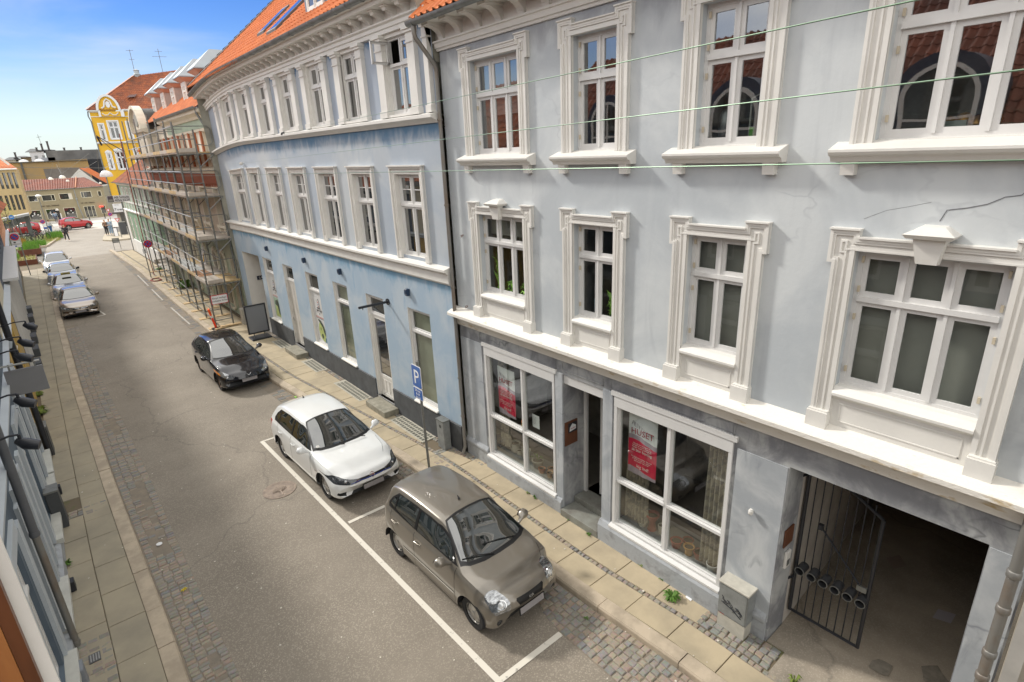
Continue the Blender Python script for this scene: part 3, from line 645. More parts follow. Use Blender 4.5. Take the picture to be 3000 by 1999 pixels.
# gutter, roof, skylights, roof dormer
m = MB(TB); gutter(m, ss, .56, 10.36, .08)
for i in range(26):
    s_ = 27.2-i*.66; m.sweep([(.56+.09*math.cos(t), 10.36+.09*math.sin(t)) for t in [PI+k*PI/6 for k in range(7)]]+[(.56+.078*math.cos(t), 10.36+.078*math.sin(t)) for t in [2*PI-k*PI/6 for k in range(7)]], [s_-.014, s_+.014])
m.build('gutter', ZINC, bh, 40)
rf = MB(); E0 = Vector((5.84, 27.7, 10.20)); E1 = Vector((6.14, 10.42, 10.42)); sl_ = .87
up = Vector((4.6, 0, 4.0))
tileroof(rf, E0, E1, E0+up, E1+up, .215, .33, .042, 6); rf.build('roof', TILE_N, bh, 35)
vg = MB()
n_ = 17
for i in range(n_):
    p = E0+up*(i/n_); q = E0+up*((i+1)/n_); vg.add([p+Vector((0, .25, .02)), p+Vector((0, -.02, .14)), q+Vector((0, -.02, .10)), q+Vector((0, .25, -.02)), p+Vector((0, .25, -.15)), q+Vector((0, .25, -.19)), p+Vector((0, -.02, .02)), q+Vector((0, -.02, -.02))], [(0, 1, 2, 3), (0, 3, 5, 4), (1, 6, 7, 2), (0, 4, 6, 1)])
vg.build('verge_tiles', mat('mossy_verge_tile', (.10, .06, .035), .9, var=.4, vs=6), bh)
fl2 = MB(); fl2.add([E0+Vector((0, -.10, .10)), E0+Vector((0, -.42, .10)), E0+up+Vector((0, -.42, .10)), E0+up+Vector((0, -.10, .10))], [(0, 1, 2, 3)]); fl2.build('roof_flashing', mat('lead_flashing', (.09, .085, .085), .8), bh)
def onroof(x, y, h=0): t = (x-5.99)/1.0; return Vector((x, y, 10.31+.87*t+h))
for (x0, y0, w_, l_) in ((6.55, 18.5, .85, 2.1), (6.9, 20.6, .7, 1.3)):
    f = MB(); c = []
    for dx, dy in ((0, 0), (0, w_), (l_*.75, w_), (l_*.75, 0)): c.append((x0+dx, y0+dy))
    vs_ = [onroof(x, y, -.05) for x, y in c]+[onroof(x, y, .13) for x, y in c]
    f.add(vs_, [(4, 5, 6, 7), (0, 1, 5, 4), (1, 2, 6, 5), (2, 3, 7, 6), (3, 0, 4, 7)]); o = f.build('skylight', mat('skylight_frame', (.10, .085, .07), .6), bh)
    f = MB(); k = .07; f.add([onroof(x, y, .135) for x, y in ((x0+k, y0+k), (x0+k, y0+w_-k), (x0+l_*.75-k, y0+w_-k), (x0+l_*.75-k, y0+k))], [(0, 1, 2, 3)]); f.build('pane', mat('skylight_glass', (.35, .42, .5), .03, metal=.8, var=0), o)
f = MB(); f.box(6.62, 9, 14.75, 16.25, 10.7, 12.1); o = f.build('roof_dormer', mat('dormer_zinc_cheek', (.16, .19, .23), .6), bh)
window(lambda s_, o_, z_: (6.62-o_, s_, z_), bh, 14.98, 16.02, 10.86, 12.0, .05, 2, None, fm=WHT, gm=GLR, name='dormer_window')
f = MB(); f.box(6.45, 9.2, 14.6, 16.4, 12.1, 12.2); f.build('dormer_roof', ZINC, bh)
bk = MB(); bk.box(12.4, 12.6, 10.46, 27.4, 0, 12); bk.quad((10.44, 27.6, 14.1), (10.7, 10.5, 14.3), (12.6, 10.5, 12.5), (12.6, 27.6, 12.5)); bk.quad((6.4, 27.42, 0), (12.5, 27.42, 0), (12.5, 27.42, 12), (10.5, 27.42, 14), (6.0, 27.42, 10.2))
bk.quad((6.8, 10.46, 9), (12.5, 10.46, 9), (12.5, 10.46, 12), (10.5, 10.46, 14.2), (6.3, 10.46, 10.4))
bk.build('gable_wall', mat('old_gable_render', (.30, .29, .24), .85, var=.3, vs=1), bh)
im = MB(TB)
for z0, z1 in ((.3, 4.3), (4.5, 7.8), (8.0, 10)):
    im.quad((10.5, -.9, z0), (24.5, -.9, z0), (24.5, -.9, z1), (10.5, -.9, z1)); im.quad((10.5, -.15, z0), (24.5, -.15, z0), (24.5, -.9, z0), (10.5, -.9, z0)); im.quad((10.5, -.15, z1), (24.5, -.15, z1), (24.5, -.9, z1), (10.5, -.9, z1))
im.build('interior', mat('blue_house_interior', (.46, .46, .38), .9, var=.1), bh)
# sign bracket rod
f = MB(TB); s_ = 13.5; f.lathe([(.09, 0), (.09, .03), (.035, .035)], (s_, 0, 3.5), 1, 16); f.tube([(s_, .03, 3.5), (s_, .86, 3.5)], .035, 12); f.tube([(s_, .75, 3.5), (s_, .75, 3.42)], .012, 6)
o = f.build('sign_bracket', BLK, bh, 40)
# =====================================================================
#  GROUND
# =====================================================================
KR = lin([(-8, 5.62), (3.7, 5.55), (5.6, 5.42), (9.7, 5.46), (11.2, 5.42), (19, 4.72), (28, 4.5), (36, 4.42), (49, 4.36), (61, 4.0), (63, 3.87)])   # right kerb face
KL = lin([(-8, .25), (8, .03), (9.5, 0.0), (11.6, -.07), (15, -.18), (23.7, -.39), (35, -.48), (53, -.54), (60, -.78), (68, -.82)])  # left kerb face
XL = lin([(-8, -1.25), (9, -1.3), (14.6, -1.36), (20, -1.52), (24, -1.6), (54, -2.25), (60, -2.4)])   # left facades
def asphalt(name, c1, c2, sc=60):
    M = mat(name, c1, .85, vs=.55, col2=c2, thr=(.35, .7), detail=4)
    n = M.node_tree.nodes; l = M.node_tree.links.new; b = n['Principled BSDF']
    t = n.new('ShaderNodeTexCoord'); a = n.new('ShaderNodeTexVoronoi'); a.inputs['Scale'].default_value = sc; l(t.outputs['Object'], a.inputs[0])
    sp = n.new('ShaderNodeSeparateColor'); l(a.outputs['Color'], sp.inputs[0])
    r = n.new('ShaderNodeMapRange'); r.inputs[1].default_value = .66; r.inputs[2].default_value = .95; r.inputs[4].default_value = .62; l(sp.outputs[0], r.inputs[0])
    w = n.new('ShaderNodeTexNoise'); w.inputs['Scale'].default_value = .35; l(t.outputs['Object'], w.inputs[0])
    mm = n.new('ShaderNodeMath'); mm.operation = 'MULTIPLY'; l(r.outputs[0], mm.inputs[0]); l(w.outputs['Fac'], mm.inputs[1])
    x = n.new('ShaderNodeMix'); x.data_type = 'RGBA'; l(mm.outputs[0], x.inputs[0]); x.inputs[7].default_value = (.50, .45, .37, 1)
    src = b.inputs['Base Color'].links[0].from_socket; l(src, x.inputs[6])
    # patches and tar cracks
    v = n.new('ShaderNodeTexVoronoi'); v.feature = 'DISTANCE_TO_EDGE'; v.inputs['Scale'].default_value = .35
    nn = n.new('ShaderNodeTexNoise'); nn.inputs['Scale'].default_value = 1.3; nn.inputs['Detail'].default_value = 8; l(t.outputs['Object'], nn.inputs[0])
    va = n.new('ShaderNodeMix'); va.data_type = 'VECTOR'; va.inputs[0].default_value = .5; l(t.outputs['Object'], va.inputs[4]); l(nn.outputs['Color'], va.inputs[5]); l(va.outputs[1], v.inputs[0])
    q = n.new('ShaderNodeMapRange'); q.inputs[1].default_value = 0; q.inputs[2].default_value = .006; q.inputs[3].default_value = .35; q.inputs[4].default_value = 0; l(v.outputs['Distance'], q.inputs[0])
    y = n.new('ShaderNodeMix'); y.data_type = 'RGBA'; l(q.outputs[0], y.inputs[0]); l(x.outputs[2], y.inputs[6]); y.inputs[7].default_value = (.08, .07, .06, 1)
    l(y.outputs[2], b.inputs['Base Color'])
    bp = n.new('ShaderNodeBump'); bp.inputs['Strength'].default_value = .5; bp.inputs['Distance'].default_value = .006; l(sp.outputs[1], bp.inputs['Height']); l(bp.outputs[0], b.inputs['Normal'])
    return M
ASPH = asphalt('road_asphalt', (.20, .172, .138), (.26, .226, .182))
g = MB(); g.quad((-300, -200, -.05), (400, -200, -.05), (400, 500, -.05), (-300, 500, -.05)); struct(g.build('ground', mat('far_ground', (.16, .15, .13), .9, var=.2, vs=.1)))
ys = [-8+i*1.0 for i in range(70)]
g = MB()
for a, b in zip(ys, ys[1:]): g.quad((KL(a), a, 0), (KR(a), a, 0), (KR(b), b, 0), (KL(b), b, 0))
g.quad((KL(61), 61, 0), (KR(61), 61, 0), (14, 61.5, 0), (14, 71.5, 0), (4.3, 72, 0), (4.9, 80, 0), (5.5, 86, 0), (1.6, 86, 0), (1.0, 80, 0), (-.3, 73, 0), (-.8, 65, 0)) if False else None
struct(g.build('road', ASPH))
g = MB(); g.quad((-.95, 61, -.004), (4.4, 61, -.004), (14, 61.6, -.004), (14, 71, -.004), (6.4, 71, -.004), (5.0, 80, -.004), (5.6, 87.5, -.004), (1.9, 87.5, -.004), (-.4, 72.5, -.004)); 
struct(g.build('junction', asphalt('pale_junction_paving', (.26, .235, .20), (.32, .29, .25), 30)))
g = MB(); g.quad((-14, 87.5, .0), (16, 87.5, .0), (16, 96, .0), (-14, 97, .0)); g.quad((-14, 97, .01), (16, 96, .01), (18, 112, .02), (-14, 112, .02))
struct(g.build('plaza', mat('pale_granite_plaza', (.56, .54, .50), .8, vs=.8, var=.08)))
g = MB(); g.quad((-14, 97.5, .02), (16, 96.6, .02), (16, 96.9, .02), (-14, 97.8, .02)); g.quad((-14, 103, .03), (16, 102, .03), (16, 102.15, .03), (-14, 103.15, .03)); struct(g.build('plaza_seam', mat('plaza_dark_joint', (.25, .24, .22), .8)))

SLAB = mat('sandy_granite_slab', (.45, .375, .255), .85, vs=1.3, col2=(.35, .295, .205), thr=(.4, .65), bump=.15, bs=60)
SLABL = mat('grey_granite_slab', (.36, .315, .23), .85, vs=1.1, col2=(.28, .25, .19), thr=(.4, .65), bump=.15, bs=60)
KERB = mat('granite_kerb', (.48, .40, .30), .8, vs=2.5, col2=(.36, .30, .225), thr=(.4, .6), bump=.2)
JOINT = mat('mossy_joint_soil', (.15, .12, .08), .95, vs=3, col2=(.12, .13, .05), thr=(.55, .7))
def cobm(name, cols):
    M = bpy.data.materials.new(name); M.use_nodes = True; n = M.node_tree.nodes; l = M.node_tree.links.new; b = n['Principled BSDF']; b.inputs['Roughness'].default_value = .75
    a = n.new('ShaderNodeNewGeometry'); r = n.new('ShaderNodeValToRGB'); r.color_ramp.interpolation = 'CONSTANT'
    e = r.color_ramp.elements
    for i, c in enumerate(cols):
        q = e[i] if i < 2 else e.new(i/len(cols)); q.position = i/len(cols); q.color = c+(1,)
    l(a.outputs['Random Per Island'], r.inputs[0])
    t = n.new('ShaderNodeTexCoord'); z = n.new('ShaderNodeTexNoise'); z.inputs['Scale'].default_value = 22; l(t.outputs['Object'], z.inputs[0])
    x = n.new('ShaderNodeMix'); x.data_type = 'RGBA'; x.blend_type = 'MULTIPLY'; x.inputs[0].default_value = .45; l(r.outputs[0], x.inputs[6]); l(z.outputs['Color'], x.inputs[7]); l(x.outputs[2], b.inputs['Base Color'])
    return M
COB = cobm('granite_cobbles', [(.38, .32, .25), (.31, .295, .265), (.36, .32, .26), (.27, .265, .25), (.40, .34, .27), (.33, .305, .26), (.29, .27, .23), (.37, .295, .23)])
COBD = cobm('worn_gutter_cobbles', [(.30, .25, .19), (.25, .23, .19), (.22, .215, .20), (.33, .27, .20), (.27, .22, .17), (.20, .20, .195)])
def slab(mb, f0, f1, y0, y1, z):
    P = [(f0(y0), y0), (f1(y0), y0), (f1(y1), y1), (f0(y1), y1)]; b = .006
    mb.add([(x, y, .06) for x, y in P]+[(x, y, z-b) for x, y in P]+[(P[0][0]+b, P[0][1]+b, z), (P[1][0]-b, P[1][1]+b, z), (P[2][0]-b, P[2][1]-b, z), (P[3][0]+b, P[3][1]-b, z)], [(0, 1, 5, 4), (1, 2, 6, 5), (2, 3, 7, 6), (3, 0, 4, 7), (4, 5, 9, 8), (5, 6, 10, 9), (6, 7, 11, 10), (7, 4, 8, 11), (8, 9, 10, 11)])
def stones(mb, fx0, fx1, y0, y1, w, l_, z, h=.03, jit=.35, skip=None, gap=.012):
    y = y0
    while y < y1:
        ll = l_*random.uniform(.8, 1.2); a, b = fx0(y), fx1(y); n = max(1, round((b-a)/w)); off = random.uniform(-.3, .3)*w
        xs = [a]+[a+(b-a)*(i+random.uniform(-.12, .12))/n for i in range(1, n)]+[b]
        for p, q in zip(xs, xs[1:]):
            if skip and skip((p+q)/2, y): continue
            dy = random.uniform(-jit, jit)*l_*.3; hh = h+random.uniform(-.006, .006); e = .012; p1, q1, y1_, y2_ = p+gap/2, q-gap/2, y+dy+gap/2, y+dy+ll-gap/2
            j = lambda: random.uniform(-.006, .006)
            B = [(p1+j(), y1_+j(), z-.02), (q1+j(), y1_+j(), z-.02), (q1+j(), y2_+j(), z-.02), (p1+j(), y2_+j(), z-.02)]
            C_ = [(x, v, z+hh-.01) for x, v, _ in B]
            D = [(p1+e, y1_+e, z+hh+j()*.5), (q1-e, y1_+e, z+hh+j()*.5), (q1-e, y2_-e, z+hh+j()*.5), (p1+e, y2_-e, z+hh+j()*.5)]
            mb.add(B+C_+D, [(0, 1, 5, 4), (1, 2, 6, 5), (2, 3, 7, 6), (3, 0, 4, 7), (4, 5, 9, 8), (5, 6, 10, 9), (6, 7, 11, 10), (7, 4, 8, 11), (8, 9, 10, 11)])
        y += ll
# right pavement: bed, kerb, slabs, thin cobble line
XR = lambda y: 6.86 if y < 10.4 else XB(y)+.02
g = MB()
for a, b in zip(ys, ys[1:]):
    if b > 62: break
    g.quad((KR(a)+.05, a, .10), (XR(a), a, .10), (XR(b), b, .10), (KR(b)+.05, b, .10)); g.quad((KR(a)+.03, a, -.02), (KR(a)+.03, a, .10), (KR(b)+.03, b, .10), (KR(b)+.03, b, -.02))
g.build('pavement', JOINT); struct(bpy.data.objects['pavement'])
def kerbs(name, K, sgn, y0, y1, w=.24):
    g = MB(); y = y0
    while y < y1:
        l_ = random.uniform(.9, 1.5); a, b = y+.006, y+l_-.006; z = .125+random.uniform(-.006, .006)
        A, B = K(a), K(b); x0, x1, x2 = (lambda k: k), (lambda k: k+sgn*.03), (lambda k: k+sgn*w)
        g.add([(A, a, -.03), (A, a, z-.035), (A+sgn*.02, a, z), (A+sgn*w, a, z), (A+sgn*w, a, .05), (B, b, -.03), (B, b, z-.035), (B+sgn*.02, b, z), (B+sgn*w, b, z), (B+sgn*w, b, .05)],
              [(0, 1, 6, 5), (1, 2, 7, 6), (2, 3, 8, 7), (3, 4, 9, 8), (0, 1, 2, 3, 4), (5, 6, 7, 8, 9)]); y += l_
    struct(g.build(name, KERB))
kerbs('kerb_right', KR, 1, -6, 62); kerbs('kerb_left', KL, -1, -6, 60)
CL = lambda y: KR(y)+.24+(6.2-KR(6)-.24)*(1 if y < 11 else max(.62, 1-.03*(y-11)))  # cobble line
g = MB(); y = -4.2
while y < 60:
    l_ = random.uniform(.74, .84)
    if y < 2.6 or y > 0: 
        a, b = KR(y)+.25, CL(y)-.05
        slab(g, lambda v: KR(v)+.25, lambda v: CL(v)-.05, y, y+l_-.012, .122+random.uniform(-.004, .005))
    y += l_
y = 3.56
y_first = 3.55
while y < 60:
    l_ = random.uniform(.76, .84)
    if y > 3.5:
        a, b = CL(y)+.05, XR(y)-(.05 if y < 9.6 else .22)
        if not (10.1 < y < 11.1) and b-a > .2: slab(g, lambda v: CL(v)+.05, lambda v: XR(v)-(.05 if y < 9.6 else .22), y, y+l_-.014, .122+random.uniform(-.004, .005))
    y += l_
struct(g.build('pavement_slabs', SLAB, None))
g = MB(); stones(g, lambda y: CL(y)-.045, lambda y: CL(y)+.045, -4, 60, .1, .1, .09, .03); stones(g, lambda y: XR(y)-.2, lambda y: XR(y)-.01, 9.6, 27, .1, .12, .09, .028); stones(g, lambda y: 5.9, lambda y: 6.8, 10.15, 11.0, .11, .11, .09, .03)
stones(g, lambda y: CL(y)+.06, lambda y: 6.84, 2.45, y_first-.03, .12, .12, .09, .032)
struct(g.build('pavement_cobbles', COB))
# light wells (glass block grids) against the blue house
for y0, y1 in ((11.6, 13.4), (15.2, 17.2), (18.6, 20.1), (22.2, 23.4)):
    g = MB(); x1 = XB(y0)-.06; g.box(x1-.42, x1, y0, y1, .1, .127); struct(g.build('light_well_frame', mat('pale_concrete_frame', (.42, .40, .33), .8, vs=6)))
    g = MB(); n = int((y1-y0-.1)/.12)
    for i in range(n):
        for k in range(3): g.box(x1-.37+k*.12, x1-.29+k*.12, y0+.07+i*.12, y0+.15+i*.12, .12, .131)
    struct(g.build('light_well_grid', mat('light_well_glass', (.13, .13, .11), .3)))
# driveway apron and passage floor
g = MB(); g.box(6.15, 7.36, .4, 2.42, .05, .118); g.box(6.86, 7.36, 2.42, 2.69, .05, .118); g.quad((7.36, .3, .1), (15, .2, .12), (15, 3.2, .12), (7.36, 2.8, .1)); struct(g.build('driveway', asphalt('stained_concrete', (.42, .36, .285), (.20, .175, .14), 60)))
g = MB()
for cx, cy, n_, r_ in ((7.3, 1.0, 11, .16), (7.6, 1.4, 9, .12), (8.0, .9, 9, .13), (6.6, 1.5, 8, .1)):
    p = []
    for i in range(n_): a = 2*PI*i/n_; q = r_*random.uniform(.6, 1.3); p.append((cx+q*1.4*math.cos(a), cy+q*math.sin(a), .122))
    g.add(p, [tuple(range(n_))])
struct(g.build('driveway_patches', mat('broken_concrete', (.30, .27, .22), .9, vs=9, col2=(.18, .16, .13))))
# left pavement
g = MB()
for a, b in zip(ys, ys[1:]):
    if b > 61: break
    g.quad((XL(a)-.1, a, .10), (KL(a)-.05, a, .10), (KL(b)-.05, b, .10), (XL(b)-.1, b, .10)); g.quad((KL(a)-.03, a, -.02), (KL(a)-.03, a, .10), (KL(b)-.03, b, .10), (KL(b)-.03, b, -.02))
struct(g.build('left_pavement', JOINT))
g = MB(); SM = lin([(-8, -.62), (9, -.76), (12.3, -.85), (16.2, -.91), (24, -1.02), (54, -1.3)])
y = -5.0; tog = 0
while y < 55:
    l_ = random.choice((.8, .95, 1.1)); z = .121+random.uniform(-.003, .004)
    if not 8.15 < y < 8.5: slab(g, lambda v: SM(v)+.006, lambda v: KL(v)-.25, y, y+l_-.012, z)
    y += l_
y = -4.6
while y < 55:
    l_ = random.choice((.8, .95, 1.1)); z = .121+random.uniform(-.003, .004); a = XL(y)+.09
    if not (8.1 < y < 8.9 or 13.9 < y < 14.4 or 9.55 < y < 9.7): slab(g, lambda v: XL(v)+.09, lambda v: SM(v)-.006, y, y+l_-.012, z)
    y += l_
struct(g.build('left_pavement_slabs', SLABL))
g = MB(); stones(g, lambda y: XL(y)+.1, lambda y: SM(y), 7.9, 9.75, .14, .12, .09, .03); stones(g, lambda y: XL(y)+.1, lambda y: KL(y)-.27, 14.0, 14.35, .15, .11, .09, .028); stones(g, lambda y: XL(y)+.02, lambda y: XL(y)+.12, 11.6, 12.4, .1, .09, .09, .03)
struct(g.build('left_pavement_cobbles', COB))
# gutter cobbles, with worn patches where old mortar covers them
CO = lin([(-8, 1.15), (7.5, .63), (9.5, .58), (11.8, .53), (14.6, .50), (18.9, .40), (24.3, .22), (34, .05)])
g = MB()
for a, b in zip(ys, ys[1:]):
    if b > 34: break
    g.quad((KL(a), a, .004), (CO(a), a, .004), (CO(b), b, .004), (KL(b), b, .004))
struct(g.build('gutter_bed', mat('sandy_mortar', (.27, .225, .17), .95, vs=4, col2=(.19, .165, .135), bump=.3)))
import mathutils.noise as mn
def worn(x, y): return mn.noise(Vector((x*2.2, y*.55, 3)))+.35*mn.noise(Vector((x*7, y*5, 1))) > .30+1.0*abs(x-(KL(y)*.45+CO(y)*.55)) 
g = MB(); stones(g, lambda y: KL(y)+.02, lambda y: CO(y), -2, 33.5, .15, .085, -.012, .03, skip=worn)
struct(g.build('gutter_cobbles', COB))
# right-hand cobble areas
AR = lin([(-8, 4.4), (3, 4.72), (5, 4.74), (5.2, 4.75), (6.2, 5.1), (9.4, 5.1), (9.8, 4.95), (10.6, 4.98), (11.2, 5.0)])
AR2 = lin([(15.5, 4.8), (16.2, 4.45), (19.4, 4.25), (22, 4.1), (28, 4.0), (36, 3.9), (49, 3.95), (60, 3.85)])
g = MB(); g2 = MB()
for a, b in zip(ys, ys[1:]):
    if b <= 12: g.quad((AR(a)-.02, a, .004), (KR(a), a, .004), (KR(b), b, .004), (AR(b)-.02, b, .004))
    if a >= 15 and b < 61: g.quad((AR2(a), a, .004), (KR(a), a, .004), (KR(b), b, .004), (AR2(b), b, .004))
struct(g.build('right_gutter_bed', MC['sandy_mortar']))
g = MB(); stones(g, AR, lambda y: KR(y)-.01, -1, 11.5, .12, .125, -.014, .034, jit=.5); struct(g.build('right_gutter_cobbles', COB))
g = MB(); stones(g, AR2, lambda y: KR(y)-.01, 15.2, 60, .22, .12, -.02, .030, skip=lambda x, y: mn.noise(Vector((x*3, y*.8, 9))) > .12); struct(g.build('far_gutter_cobbles', COBD))
# painted lines
def pmat():
    M = mat('worn_road_paint', (.66, .62, .54), .7, vs=9, col2=(.22, .20, .17), thr=(.60, .72)); return M
PT = pmat()
def strip(mb, p, q, w, z=.008):
    d = Vector((q[0]-p[0], q[1]-p[1], 0)).normalized(); n = Vector((-d.y, d.x, 0))*w/2; p = Vector((p[0], p[1], z)); q = Vector((q[0], q[1], z)); mb.quad(p-n, q-n, q+n, p+n)
g = MB(); strip(g, (3.135, 14.95), (3.47, 4.9), .10); strip(g, (3.42, 4.93), (4.72, 4.93), .10, .0085); strip(g, (3.40, 9.92), (4.25, 9.92), .09, .0085); strip(g, (3.14, 14.92), (3.7, 14.92), .08, .0085)
strip(g, (1.27, 35.2), (1.05, 37.0), .08); strip(g, (.9, 35.0), (1.30, 35.15), .08, .0085)
struct(g.build('parking_bay_lines', PT))
g = MB()
for a, b in ((41.5, 46.5), (36.3, 40.2), (29.5, 34)): strip(g, (AR2(a)+.18, a), (AR2(b)+.18, b), .07, .022)
struct(g.build('worn_kerb_line', mat('faded_road_paint', (.52, .50, .46), .8, vs=6, col2=(.3, .28, .24), thr=(.45, .6))))
# manhole cover
mh = thing('manhole_cover', 'round cast manhole cover with raised tree pattern in the road left of the white hatchback', 'manhole cover', (2.72, 12.2, 0.002))
g = MB(); g.lathe([(.37, .003), (.37, .012), (.335, .013), (.33, .009), (0, .009)], (2.72, 12.2, 0), n=40, cap=False); g.lathe([(.30, .007), (.30, .012), (.285, .012), (.285, .007)], (2.72, 12.2, 0), n=40, cap=False); g.build('ring', mat('worn_cast_iron', (.24, .19, .15), .6, .3, var=.3, vs=8), mh)
g = MB()
for i in range(9):
    a = PI/2+(i-4)*.33; L_ = .2-.012*abs(i-4); g.tube([(2.72, 12.08, .010), (2.72+L_*.5*math.cos(a), 12.1+L_*.5*math.sin(a), .012), (2.72+L_*1.1*math.cos(a+.12), 12.12+L_*1.1*math.sin(a+.12), .012)], .008, 4)
g.tube([(2.72, 11.95, .010), (2.72, 12.12, .012)], .013, 5); g.build('relief', MC['worn_cast_iron'], mh)
g = MB(); g.lathe([(.055, .02), (.055, .034), (0, .036)], (.23, 11.9, 0), n=16); tag(g.build('valve_cap', mat('white_plastic', (.75, .75, .75), .5)), 'small round white disc lying in the gutter cobbles', 'cap')
g = MB(); g.box(-1.08, -.93, 9.22, 9.42, .11, .135); o = tag(g.build('drain_cover', mat('dark_cast_iron', (.10, .10, .10), .6)), 'small square drain cover set between the left pavement slabs', 'drain cover')
g = MB()
for i in range(4): g.box(-1.06+i*.034, -1.045+i*.034, 9.24, 9.4, .134, .14)
g.build('grating', mat('pale_cast_iron', (.3, .3, .3), .6), o)
g = MB(); g.box(6.55, 6.70, 1.45, 1.62, .115, .14); tag(g.build('gate_stop', mat('rusty_iron', (.14, .07, .04), .8)), 'rusty iron gate stop set in the driveway concrete', 'gate stop')
# weeds along the walls
LEAF = mat('weed_green', (.08, .17, .02), .7, var=.5, vs=20)
LEAFY = mat('moss_green', (.14, .19, .03), .8, var=.5, vs=20)
def weed(x, y, r, n, label, z=.12, mt=LEAF, up=.5):
    g = MB()
    for i in range(n):
        a = random.uniform(0, 2*PI); L_ = r*random.uniform(.5, 1.1); d = Vector((math.cos(a), math.sin(a), 0)); w = Vector((-d.y, d.x, 0))*L_*.16; c = Vector((x, y, z)); h = Vector((0, 0, L_*up*random.uniform(.4, 1.4)))
        m1 = c+d*L_*.5+h; e = c+d*L_+h*.5; g.add([c, m1-w, e, m1+w], [(0, 1, 2, 3)])
    return tag(g.build('weed', mt), label, 'weed', 'weeds along the house walls')
weed(6.52, 4.15, .17, 60, 'largest leafy weed, on the slabs in front of the right shop window')
weed(6.78, 4.95, .1, 30, 'small weed with yellow tips at the wall below the right shop window', mt=LEAFY)
weed(6.8, 5.3, .09, 25, 'small weed under the left end of the right shop window'); weed(6.75, 7.75, .09, 24, 'weed at the wall foot below the left shop window')
weed(6.74, 8.0, .07, 20, 'leftmost tiny weed below the left shop window', mt=LEAFY); weed(6.75, 6.75, .08, 20, 'small weed beside the shop entrance step'); weed(6.68, 6.15, .08, 22, 'weed in front of the stone entrance step')
weed(6.83, 3.5, .07, 20, 'tiny weed beside the metal cabinet'); weed(6.75, 4.5, .07, 18, 'sparse weed between the leafy weed and the yellow-tipped one'); weed(6.45, 2.1, .12, 24, 'grass tuft on the edge of the driveway', mt=LEAFY, up=.9)
weed(-1.22, 12.25, .12, 40, 'grass tuft at the foot of the slate blue house', up=.9); weed(-1.24, 9.1, .1, 34, 'grass tuft near the downpipe of the slate blue house', up=.9); weed(-1.5, 21.5, .26, 90, 'large clump of weeds at the foot of the yellow house', mt=LEAFY, up=.6); weed(-1.55, 23.5, .22, 70, 'long weed clump farther along the yellow house', mt=LEAFY, up=.5)
weed(5.62, 38.4, .5, 120, 'bushy green weed behind the scaffold feet', up=.7); weed(5.55, 46.8, .35, 70, 'low weed at the white base near the round sign', up=.4); weed(.35, 10.1, .07, 14, 'yellow weed in the gutter cobbles', z=.03, mt=mat('dandelion', (.6, .45, .02), .7)); weed(5.22, 4.85, .06, 14, 'tiny weed in the cobbles below the kerb', z=.03)
# litter
for i, (x, y, l_, c) in enumerate(((6.75, 3.95, 'white paper scrap at the wall below the right shop window', (.8, .8, .8)), (4.9, 17.2, 'green plastic scrap on the cobbles near the black hatchback', (.3, .7, .1)), (9.3, 1.1, 'pale paper sheet lying on the driveway floor', (.45, .42, .45)), (10.1, 2.0, 'brown paper scrap deep in the driveway', (.3, .24, .2)))):
    g = MB(); a = random.uniform(0, 3); k = .09 if i < 2 else .17; g.quad(*[(x+k*math.cos(a+j*PI/2)*(1.4 if j % 2 else .8), y+k*math.sin(a+j*PI/2)*.9, .13 if x > 5.5 else .03) for j in range(4)]); tag(g.build('litter', mat('litter_%d' % i, c, .8, var=0)), l_, 'litter')
g = MB()
for i in range(260):
    x = random.uniform(-1, 6.5); y = 3+30*random.random()**1.6; s_ = random.uniform(.008, .022); a = random.uniform(0, 6); z = .13 if (x < KL(y)-.05 or x > KR(y)+.05) else (.032 if x < CO(y)+.05 or x > AR(y)-.1 else .006)
    g.add([(x+s_*math.cos(a+j*1.57), y+s_*math.sin(a+j*1.57), z+.004) for j in range(4)], [(0, 1, 2, 3)])
o = g.build('pavement_litter_flecks', mat('pale_flecks', (.62, .58, .5), .8, var=.2)); o['kind'] = 'stuff'; tag(o, 'pale specks of gum and grit scattered over road and pavements', 'grit')
# =====================================================================
#  SCAFFOLDED TERRACE, FAR HOUSES, LEFT SIDE
# =====================================================================
GRN = stained('green_house_plaster', (.33, .40, .31), (.43, .47, .38), (.22, .27, .21), ssc=1.2)
GRNP = mat('pale_green_plaster', (.38, .47, .37), .8, vs=1.2, var=.12)
CREAM = stained('cream_house_plaster', (.58, .53, .43), (.64, .60, .51), (.40, .36, .29), ssc=1.4)
BEIGEP = stained('beige_pink_plaster', (.50, .43, .35), (.57, .51, .43), (.36, .31, .25), ssc=1.0)
STONE = mat('cream_stone_trim', (.70, .66, .55), .75, vs=3, col2=(.50, .45, .36), thr=(.5, .8))
BRICK = mat('red_brown_brick', (.27, .085, .045), .85, vs=12, var=.4, stretch=(1, 1, 4))
REDB = mat('red_brown_pilaster', (.36, .12, .05), .7, var=.15)
WWALL = mat('white_washed_base', (.66, .65, .62), .75, vs=1.5, var=.06, bump=.1)
